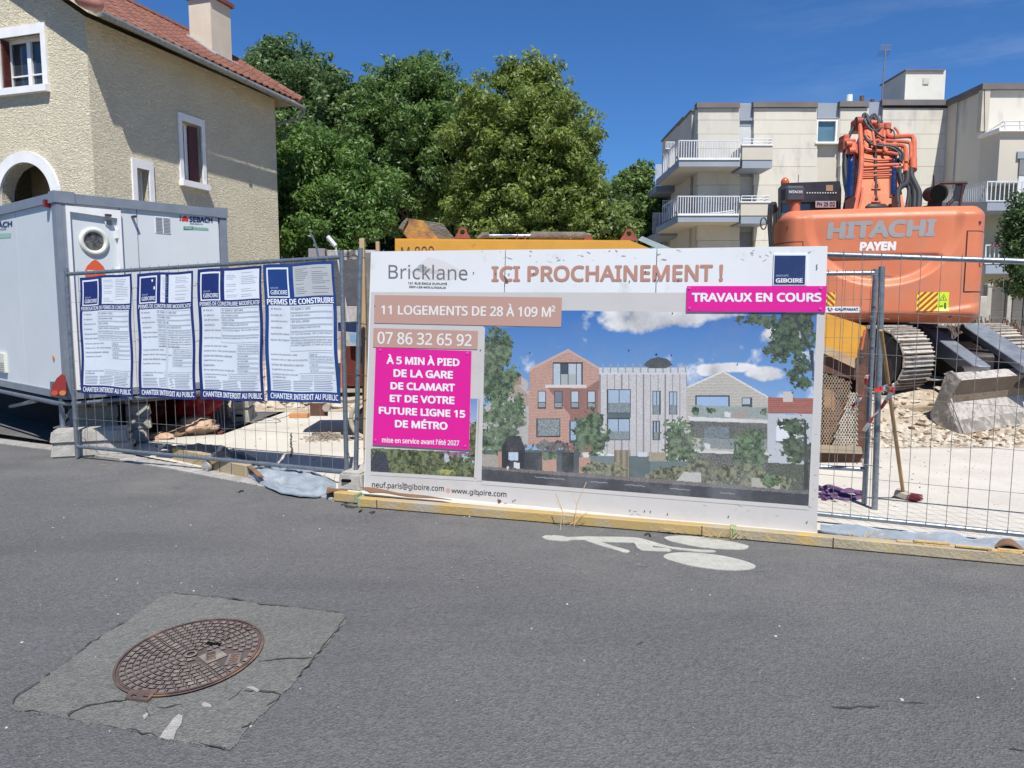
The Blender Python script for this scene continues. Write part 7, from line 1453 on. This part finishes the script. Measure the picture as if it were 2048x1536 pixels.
rk.obj('drying_rack', RAIL, apt)
for x in (1560, 1722, 1902):
    p = AY(x, 216, FY - .06); b = B(); b.tube([Vector((p.x, FY - .06, 0)), p], .05, 8); (b.obj('downpipe', BGR, apt, True) if x == 1902 else None)
# stepped west side
for (x0, x1, yt, yy, dp) in ((1384, 1398, 222, 39.2, 3), (1368, 1386, 236, 42.0, 3), (1354, 1372, 251, 45.0, 3), (1344, 1358, 262, 48.0, 3)):
    ap('side_wall', BEI2, (x0, yt, x1, 600, yy, dp, 0)); ap('coping', CAPM, (x0 - 1.5, yt - 4, x1, yt, yy - .1, dp + .2))
ap('cladding_panel', BGR, (1372, 232, 1384, 262, 41.9, .1), (1360, 245, 1369, 262, 44.9, .1))
ap('side_window', SHD, (1386, 352, 1394, 432, 39.1, .1), (1384, 462, 1393, 600, 39.1, .1)); ap('side_window', BGR, (1361, 368, 1374, 430, 41.9, .1), (1358, 470, 1372, 560, 41.9, .1))
for (x0, x1, y0, ys, yb, yy) in ((1326, 1349, 298, 348, 356, 42.0), (1312, 1337, 0, 372, 384, 44.0), (1320, 1347, 415, 462, 472, 42.0), (1306, 1330, 0, 468, 478, 44.0)):
    ap('balcony_slab', BGR, (x0, ys, x1 + 22, yb, yy, 2.6))
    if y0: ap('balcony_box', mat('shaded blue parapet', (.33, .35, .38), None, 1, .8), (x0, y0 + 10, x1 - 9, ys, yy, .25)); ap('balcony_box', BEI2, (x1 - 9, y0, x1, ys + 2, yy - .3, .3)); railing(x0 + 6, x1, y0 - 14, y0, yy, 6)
    else: railing(x0, x1 - 6, ys - 42, ys - 2, yy, 9)
# rooftop
rb = ap('roof_block', mat('white roof block', (.64, .63, .57), (.55, .54, .48), .6, .85, 0, 0, c3=(.4, .39, .35), s3=.9, t3=.6), (1812, 140, 1888, 206, 41.0, 2.6))
ap('roof_block_vent', BEI2, (1847, 156, 1858, 168, 40.95, .1), par=rb); ap('coping', CAPM, (1811, 138.5, 1890, 141, 40.9, 2.8))
for (x, y0, w_) in ((1699, 190, 6), (1724, 192, 4), (1745, 199, 4)):
    b = B(); p = AY(x, y0, 40); b.tube([Vector((p.x, 40, 11)), p], w_ / FPX * 40, 14); b.obj('roof_vent', SHT if x == 1699 else BRS, apt, True)
an = AY(1771, 98, 42); b = B(); b.tube([Vector((an.x - .1, 42, 11.0)), an], .035, 6); base = an
for k in range(7): x = -.28 + k * .093; b.tube([an + Vector((x, 0, -.05)), an + Vector((x + .05, 0, .25))], .014, 4); b.tube([an + Vector((x, 0, -.05)), an + Vector((x - .03, .3, -.3))], .010, 4)
b.tube([an + Vector((-.3, 0, -.05)), an + Vector((.3, 0, -.05))], .02, 4); b.tube([an + Vector((-.3, 0, .2)), an + Vector((.32, 0, .22))], .014, 4); b.obj('aerial', mat('aerial metal', (.22, .22, .24), None, 3, .5, .5), apt)
# right wing
ap('wing_wall', BEI2, (1915, 196, 1936, 600, 37.2, .8, 0)); ap('coping', CAPM, (1912, 191, 1937, 197, 37.1, 1.0))
b = B(); fz = lambda x, y, d: AY(x, y, 38.0 - (x - 1935) / 33 * 2.85 + d)
def slant(nm, m, q, d0=0.0, d1=.4): b = B(); b.prism(q, fz, d0, d1); return b.obj(nm, m, apt)
slant('wing_wall', BEI2, [(1934, 190), (1970, 172), (1970, 600), (1934, 600)], .02, 1.0)
slant('cladding_panel', BGR, [(1936, 191), (1966, 176), (1966, 216), (1936, 226)], -.05, 0); slant('roller_shutter', SHT, [(1938, 227), (1964, 218), (1962, 268), (1936, 276)], -.03, 0); slant('cladding_panel', BGR, [(1932, 278), (1962, 270), (1958, 333), (1929, 342)], -.05, 0)
ap('wing_wall', BEI, (1970, 178, 2200, 600, 35.2, 2.7, 0)); ap('coping', CAPM, (1966, 166, 2202, 178, 35.0, 2.9))
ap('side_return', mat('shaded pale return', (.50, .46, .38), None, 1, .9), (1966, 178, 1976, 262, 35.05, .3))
ap('wing_wall', BEI2, (2001, 262, 2200, 366, 33.8, 1.4, None)); ap('balcony_coping', WHT, (1999, 255, 2202, 262, 33.6, 1.5)); ap('side_window', BGR, (2036, 303, 2100, 317, 33.7, .2)); ap('roller_shutter', SHT, (2038, 350, 2100, 410, 33.75, .1)); ap('side_window', SHD, (2040, 318, 2100, 350, 33.72, .1))
b = B()
for z in (242, 250): b.tube([AY(1979, z + 19, 35.0), AY(2008, z + 1, 33.6), AY(2110, z - 1, 33.6)], .025, 6)
for x in (2010, 2040): b.tube([AY(x, 258, 33.6), AY(x, 243, 33.6)], .025, 6)
b.obj('box_railing', RAIL, apt)
# wing balconies
def wbal(x0, xm, x1, yt, ys, yb, yy, n1, n2):
    p = AY(xm, ys, yy); ap('balcony_slab', BGR, (xm, ys, x1, yb, yy, 3)); b = B(); q = [AY(x0, ys, yy + 3), AY(xm, ys, yy), AY(xm, yb, yy), AY(x0, yb - 4, yy + 3)]; b.add(q + [v + Vector((1, 1, 0)) for v in q], [(0, 1, 2, 3), (4, 7, 6, 5), (3, 2, 6, 7), (0, 4, 5, 1)]); b.obj('balcony_slab', BGR, apt)
    railing(xm, x1, yt, ys - 2, yy, n2); b = B(); A0, A1, C0, C1 = AY(x0, yt + 22 * (0 if x0 > 1960 else 1), yy + 3), AY(xm, yt, yy), AY(x0, ys - 1 - (0), yy + 3), AY(xm, ys - 2, yy)
    for k in range(n1 + 1): t = k / n1; b.tube([A0.lerp(A1, t), C0.lerp(C1, t)], .018, 4)
    b.tube([A0, A1], .025, 4); b.tube([C0, C1], .025, 4); b.obj('railing', RAIL, apt)
wbal(1881, 1975, 2200, 363, 405, 421, 33.0, 26, 26); wbal(1968, 1972, 2200, 490, 530, 547, 33.0, 1, 26)
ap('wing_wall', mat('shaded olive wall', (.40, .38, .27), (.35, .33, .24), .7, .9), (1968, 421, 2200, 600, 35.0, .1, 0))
fl = B(); r_ = random.Random(9)
for _ in range(420):
    x, y = r_.uniform(1984, 2024), 486 + abs(r_.gauss(0, 2.5)); c = AY(x, y, 32.9 + r_.uniform(-.15, .15)); n = Vector((r_.uniform(-1, 1), -1, r_.uniform(-.5, 1))).normalized(); a = n.orthogonal().normalized() * .05; e = n.cross(a); fl.add([c - a, c - e, c + a, c + e], [(0, 1, 2, 3)], (.35, .14, .24) if r_.random() < .65 else (.05, .08, .03))
tag(fl.obj('balcony_flowers', PRINT, None), 'row of mauve flowers in a box on the lower right balcony', 'flowers')
# ================================================================== GARDEN WALLS
gw = thing('precast_fence', 'dark precast concrete fence with two capped posts right of the excavator', 'fence', (15, 24, 0))
DGR = mat('dark precast panel', (.13, .12, .11), (.09, .085, .08), 1.2, .95, 0, .3, 20); PGR = mat('pale precast post', (.42, .40, .35), (.33, .31, .27), 3, .9)
for k, (x0, x1) in enumerate(((1560, 1965), (1978, 2016), (2026, 2120))):
    for j, (z0_, z1_) in enumerate(((0, .75), (.76, 1.45), (1.46, 2.18))): p, q = AY(x0, 600, 24), AY(x1, 600, 24); B().cbox((p.x, 24, z0_), (q.x, 24.06, z1_), .01).obj('panel', DGR, gw)
for x in (1969, 1977 + 3, 2018 + 3):
    if x == 1969: continue
    p = AY(x, 570, 23.9); b = B(); b.cbox((p.x - .07, 23.88, 0), (p.x + .07, 24.1, 2.2), .01); b.cbox((p.x - .09, 23.86, 2.2), (p.x + .09, 24.12, 2.3), .015); b.obj('post', PGR, gw)
p = AY(1966, 585, 23.0); b = B(); b.cbox((p.x - .15, 22.9, 0), (p.x + .1, 23.2, 1.9), .02); tag(b.obj('concrete_pier', PGR, None), 'pale concrete pier standing left of the dark precast fence', 'pier')
lw = thing('stone_wall', 'grey and white stained garden wall in front of the trees left of the billboard', 'wall', (-4, 15, 0))
SWL = mat('stained white wall', (.50, .48, .43), (.30, .28, .25), 2.2, .9, 0, .6, 14, c3=(.09, .085, .08), s3=2.6, t3=.50, w3=.1); SDK = mat('dark bitumen wall', (.05, .053, .06), (.09, .09, .095), 3, .85, 0, .5, 16, c3=(.24, .24, .24), s3=9, t3=.64)
for k, (x0, x1, y0, y1, m, yy) in enumerate(((616, 652, 497, 522, mat('grey lilac slab', (.26, .24, .25), (.2, .18, .19), 2, .9), 15.0), (653, 676, 500, 521, SWL, 15.02), (677, 696, 500, 521, SWL, 15.0), (697, 718, 500, 520, SWL, 15.02), (719, 760, 500, 520, SWL, 15.0), (650, 760, 521, 612, SDK, 14.9), (560, 650, 522, 612, SDK, 14.95))):
    p, q = AY(x0, y0, yy), AY(x1, y1, yy); B().cbox((p.x, yy, q.z), (q.x - .02, yy + .2, p.z), .01).obj('slab', m, lw)
B().cbox((-6, 14.9, -.02), (-2.2, 15.3, 1.6), .01).obj('footing', CONC, lw)
def f():
    x = rnd.uniform(-4.4, -2.4); y = rnd.uniform(11.5, 14.5); return x, y, rnd.uniform(0, .75) * max(0, (y - 11.3) / 3)
o = stones(900, f, .03, .16).obj('rubble_heap', ST); o['kind'] = 'stuff'
b = B(); b.grid(lambda u, v: (-4.6 + u * 3.6, 11.2 + v * 3.6, .015 + .85 * sstep(0, 1, v) * (.8 + .35 * mnoise.fractal(Vector((u * 4, v * 4, 3)), 1, 2, 4))), 40, 40); o = b.obj('earth_bank', EARTH, None, 'all'); o['kind'] = 'stuff'
p = AY(655, 473, 13.5); q = AY(671, 492, 13.5); b = B(); b.tube([p, q], .04, 8); b.tube([q, Vector((q.x + .2, 13.6, 1.2))], .015, 5); tag(b.obj('paint_roller', mat('white tube', (.6, .6, .62), None, 3, .4), None), 'white tube sticking up at an angle above the garden wall', 'tube')
w_ = [AY(620, 466, 13.5), AY(628, 480, 13.5), AY(634, 500, 13.5), AY(640, 540, 13.5)]; b = B(); b.tube(w_, .02, 5); tag(b.obj('bent_rod', GALV, None), 'bent thin rod above the garden wall near the house corner', 'rod')
# woven hurdle and scrap by the right fence
b = B(); r_ = random.Random(3)
for _ in range(150):
    x = r_.uniform(10.0, 12.2); b.tube([Vector((x, 17 + r_.uniform(-.2, .2), .8)), Vector((x + r_.uniform(-.2, .2), 17.2 + r_.uniform(-.2, .2), 1.35 + r_.uniform(-.2, .15) - .12 * (x - 10)))], r_.uniform(.008, .02), 4)
o = tag(b.obj('brushwood', mat('brown twigs', (.17, .11, .08), (.10, .07, .05), 9, .9), None), 'pile of brown brushwood beyond the right end of the counterweight', 'brushwood'); o['kind'] = 'stuff'
sc_ = thing('scrap_pile', 'flat scrap boards and sticks below the brushwood', 'scrap', (11.5, 14.5, 0)); b = B()
for k in range(7): b.cbox((0, 0, 0), (1.2, .1, .03), .004, Matrix.Translation((10.2 + k * .12, 14.6 - k * .1, .92 + k * .03)) @ Matrix.Rotation(r_.uniform(-.4, .4), 4, 'Z'))
b.obj('boards', mat('grey scrap', (.3, .28, .26), (.12, .1, .1), 6, .9), sc_); b = B(); b.cbox((10.0, 13.5, 0), (13.6, 15.6, .88), .1); b.obj('spoil', EARTH, sc_)
# ================================================================== TREES
def leafmat(nm, c, tr=.35):
    m = print_mat('print leaf ' + nm, .5, 0.0, tr); return m
LEAF = leafmat('a', None)
BARK = mat('bark', (.07, .055, .04), (.045, .035, .028), 5, .95, 0, 1, 20)
def tree(name, label, cat, base, blobs, nleaf, c0, c1, ls, seed, trunk=.25, lean=0.0, group=None, added_backdrop=None):
    """blobs = (x, y, z, r) lobes of the crown in world metres"""
    R = np.random.RandomState(seed); th = thing(name, label, cat, base, 0, group)
    bl_ = np.array(blobs, float); wts = bl_[:, 3] ** 2; wts /= wts.sum()
    # sub-lobes scattered over each lobe's surface make light and dark clumps
    sub = []
    for (x, y, z, r) in blobs:
        n = int(34 * r * r) + 8; d = R.randn(n, 3); d /= np.linalg.norm(d, axis=1)[:, None]; rr = r * np.where(R.rand(n, 1) < .12, R.uniform(1.0, 1.22, (n, 1)), R.uniform(.55, 1.03, (n, 1))); rad = R.uniform(.13, .36, n) * (0.75 + r * .12)
        for k in range(n): sub.append((x + d[k, 0] * rr[k, 0], y + d[k, 1] * rr[k, 0], z + d[k, 2] * rr[k, 0], rad[k]))
    sub = np.array(sub); w = sub[:, 3] ** 2; w /= w.sum(); idx = R.choice(len(sub), nleaf, p=w); S_ = sub[idx]
    d = R.randn(nleaf, 3); d /= np.linalg.norm(d, axis=1)[:, None]; rad = S_[:, 3:4] * np.clip(R.normal(.9, .22, (nleaf, 1)), .2, 1.6); C = S_[:, :3] + d * rad * np.array([1.15, 1.15, .8])
    C[:, 2] -= np.abs(R.randn(nleaf)) * .05
    nrm = d * .7 + R.randn(nleaf, 3) * .55 + np.array([0, 0, .35]); nrm /= np.linalg.norm(nrm, axis=1)[:, None]
    t1 = np.cross(nrm, R.randn(nleaf, 3)); t1 /= np.linalg.norm(t1, axis=1)[:, None]; t2 = np.cross(nrm, t1)
    L_ = (ls * R.uniform(.6, 1.25, (nleaf, 1))); a = t1 * L_; e = t2 * L_ * .42; dr = nrm * L_ * .15
    V = np.stack([C - a, C - e + dr, C + a, C + e + dr], 1).reshape(-1, 3) - np.array(base)
    F = np.arange(nleaf * 4).reshape(-1, 4); me = bpy.data.meshes.new('crown'); me.vertices.add(nleaf * 4); me.loops.add(nleaf * 4); me.polygons.add(nleaf)
    me.vertices.foreach_set('co', V.ravel().astype(np.float32)); me.loops.foreach_set('vertex_index', F.ravel().astype(np.int32)); me.polygons.foreach_set('loop_start', np.arange(0, nleaf * 4, 4, dtype=np.int32)); me.update(calc_edges=True)
    cl_ = R.rand(len(sub))[idx] * .6 + R.rand(nleaf) * .4; cl_ = cl_[:, None]; col = np.array(c0) * (1 - cl_) + np.array(c1) * cl_; yel = R.rand(nleaf) < .02; col[yel] = np.array(c1) * 1.2 + np.array([.03, .02, 0])
    at = me.color_attributes.new('Col', 'FLOAT_COLOR', 'CORNER'); CC = np.ones((nleaf, 4, 4), np.float32); CC[:, :, :3] = col[:, None, :]; at.data.foreach_set('color', CC.ravel()); me.materials.append(LEAF)
    o = bpy.data.objects.new('crown', me); COL.objects.link(o); o.parent = th
    b = B(); bx_, by_ = base[0], base[1]; top = bl_[bl_[:, 2].argmax()]; hgt = top[2]
    b.tube([(bx_, by_, 0), (bx_ + lean * .3, by_, hgt * .3), (bx_ * .5 + top[0] * .5, by_ * .5 + top[1] * .5, hgt * .65), (top[0], top[1], hgt)], [trunk, trunk * .8, trunk * .45, trunk * .1], 9)
    for (x, y, z, r) in blobs:
        k = min(.85, max(.12, (z - r * .8) / hgt)); s = Vector((bx_ + (top[0] - bx_) * k, by_ + (top[1] - by_) * k, hgt * k * .8)); e_ = Vector((x, y, z)); b.tube([s, s.lerp(e_, .5) + Vector((0, 0, -.2)), e_], [trunk * .35, trunk * .2, .03], 6)
        for q in range(4):
            dd = Vector(R.randn(3)).normalized() * r * .8; b.tube([e_, e_ + dd], [.03, .008], 4)
    b.obj('trunk', BARK, th, True); return th
def W_(px, py, yy, r): p = AY(px, py, yy); return (p.x, p.y, p.z, r)
G0, G1 = (.060, .118, .032), (.150, .240, .060); H0, H1 = (.095, .150, .030), (.225, .285, .062); D0_, D1_ = (.055, .108, .040), (.140, .215, .072)
LIM = 'tall lime trees behind the site'
tree('lime_tree', 'tall yellowish green lime tree, the rightmost of the three big trees', 'tree', (W_(1060, 600, 27, 0)[0], 27, 0), [W_(1030, 180, 27, 1.15), W_(1080, 185, 27.5, 1.1), W_(1005, 215, 26.5, 1.4), W_(1100, 240, 27, 1.4), W_(1050, 260, 26, 1.7), W_(960, 290, 26.5, 1.4), W_(1115, 310, 26.5, 1.6), W_(1150, 350, 27, 1.1), W_(1060, 360, 26, 1.8), W_(980, 390, 26.5, 1.4), W_(1135, 400, 26, 1.4), W_(1080, 440, 25.8, 1.7), W_(960, 450, 26.5, 1.2), W_(1145, 465, 26.5, 1.2), W_(1030, 480, 26, 1.3), W_(1150, 290, 27.5, .8), W_(1165, 430, 26.5, .8)], 88000, H0, H1, .088, 21, .3, group=LIM)
tree('lime_tree', 'big dark green tree in the middle of the three tall ones', 'tree', (W_(830, 600, 30, 0)[0], 30, 0), [W_(795, 185, 30, 1.3), W_(850, 182, 30.5, 1.4), W_(758, 205, 30, 1.2), W_(888, 205, 30, 1.2), W_(820, 220, 29.5, 1.9), W_(740, 240, 30, 1.4), W_(900, 250, 30, 1.6), W_(770, 300, 29.5, 1.9), W_(860, 310, 29, 2.0), W_(930, 300, 30, 1.3), W_(720, 330, 30, 1.6), W_(800, 370, 29.3, 1.7), W_(890, 370, 29.5, 1.5), W_(700, 270, 30, 1.1)], 84000, G0, G1, .094, 22, .35, group=LIM)
tree('lime_tree', 'tall dark tree rising just right of the house roof end', 'tree', (W_(600, 600, 31, 0)[0], 31, 0), [W_(560, 140, 31, 1.3), W_(530, 160, 31, 1.0), W_(600, 165, 31, 1.4), W_(570, 200, 30.5, 1.7), W_(640, 190, 31, 1.4), W_(670, 220, 31, 1.2), W_(620, 250, 30.5, 1.8), W_(575, 270, 30, 1.6), W_(680, 280, 30.5, 1.5), W_(640, 320, 30, 1.7), W_(580, 345, 30, 1.5), W_(690, 350, 30.5, 1.4), W_(520, 130, 31.5, .6), W_(545, 115, 31, .6)], 70000, D0_, D1_, .096, 23, .35, group=LIM)
tree('broadleaf_tree', 'lower bright green leafy tree beside the house corner', 'tree', (W_(640, 600, 21, 0)[0], 21, 0), [W_(590, 330, 21, 1.0), W_(640, 330, 21, 1.0), W_(600, 380, 20.7, 1.2), W_(670, 370, 21, 1.1), W_(720, 390, 21, .9), W_(640, 420, 20.5, 1.2), W_(700, 425, 20.7, 1.0), W_(590, 440, 20.5, 1.0), W_(650, 475, 20.3, 1.0), W_(700, 480, 20.5, .9), W_(745, 400, 21.2, .6), W_(600, 490, 20.5, .7)], 50000, (.060, .130, .028), (.150, .250, .055), .072, 24, .16)
tree('broadleaf_tree', 'small tree between the tall limes and the apartment building', 'tree', (W_(1270, 600, 48, 0)[0], 48, 0), [W_(1262, 385, 48, 1.5), W_(1280, 365, 48, 1.1), W_(1248, 405, 48, 1.5), W_(1282, 415, 48, 1.5), W_(1240, 440, 47.5, 1.7), W_(1272, 450, 47.5, 1.8), W_(1225, 475, 47.5, 1.5), W_(1290, 455, 48, 1.3), W_(1260, 490, 47.5, 1.5), W_(1284, 350, 48, .6)], 46000, (.085, .15, .04), (.18, .27, .07), .135, 25, .2)
tree('young_tree', 'low light green young tree with bare twigs right of the lime trees', 'tree', (W_(1220, 600, 26, 0)[0], 26, 0), [W_(1205, 440, 26, .8), W_(1235, 455, 26, .8), W_(1190, 470, 26, .7), W_(1215, 480, 26, .8), W_(1180, 495, 26, .6)], 7000, (.09, .14, .035), (.20, .27, .07), .11, 26, .07)
tree('shrub', 'dark evergreen shrub cut off by the right edge of the photo', 'shrub', (W_(2050, 600, 20, 0)[0], 20, 0), [W_(2040, 440, 20, .35), W_(2058, 430, 20, .45), W_(2048, 470, 20, .45), W_(2070, 480, 20, .7), W_(2044, 510, 20, .42), W_(2065, 540, 20, .7), W_(2050, 560, 20, .35)], 9000, (.035, .075, .025), (.10, .17, .05), .065, 27, .06)
# dark undergrowth behind everything between the house and the apartments
R = np.random.RandomState(5); bl2 = [W_(x, y, 34, 1.7) for x in range(520, 1225, 42) for y in (430, 490)] + [W_(x, 370, 35, 1.6) for x in range(600, 1010, 50)] 
tree('hedge', 'dark undergrowth closing the gap below the tall trees', 'hedge', (W_(900, 600, 34, 0)[0], 34, 0), bl2, 34000, (.03, .06, .02), (.07, .12, .035), .17, 28, .12)
# far belt of garden trees that closes the horizon
nl = 16000; x = R.uniform(-75, 85, nl); z = R.uniform(0, 5.2, nl) * (0.7 + .3 * np.sin(x * .35) * np.sin(x * .13)); b = B(); me = bpy.data.meshes.new('tree_belt')
C_ = np.stack([x, 66 + R.randn(nl) * 1.2, z], 1); a = R.randn(nl, 3) * .30; e = np.cross(a, R.randn(nl, 3)) * .9; V = np.stack([C_ - a, C_ - e, C_ + a, C_ + e], 1).reshape(-1, 3)
me.vertices.add(nl * 4); me.loops.add(nl * 4); me.polygons.add(nl); me.vertices.foreach_set('co', V.ravel().astype(np.float32)); me.loops.foreach_set('vertex_index', np.arange(nl * 4, dtype=np.int32)); me.polygons.foreach_set('loop_start', np.arange(0, nl * 4, 4, dtype=np.int32)); me.update(calc_edges=True)
at = me.color_attributes.new('Col', 'FLOAT_COLOR', 'CORNER'); CC = np.ones((nl, 4, 4), np.float32); CC[:, :, :3] = (np.array([.05, .10, .03]) + R.rand(nl, 1) * np.array([.06, .09, .03]))[:, None, :]; at.data.foreach_set('color', CC.ravel()); me.materials.append(LEAF)
o = bpy.data.objects.new('tree_belt', me); COL.objects.link(o); o['kind'] = 'stuff'
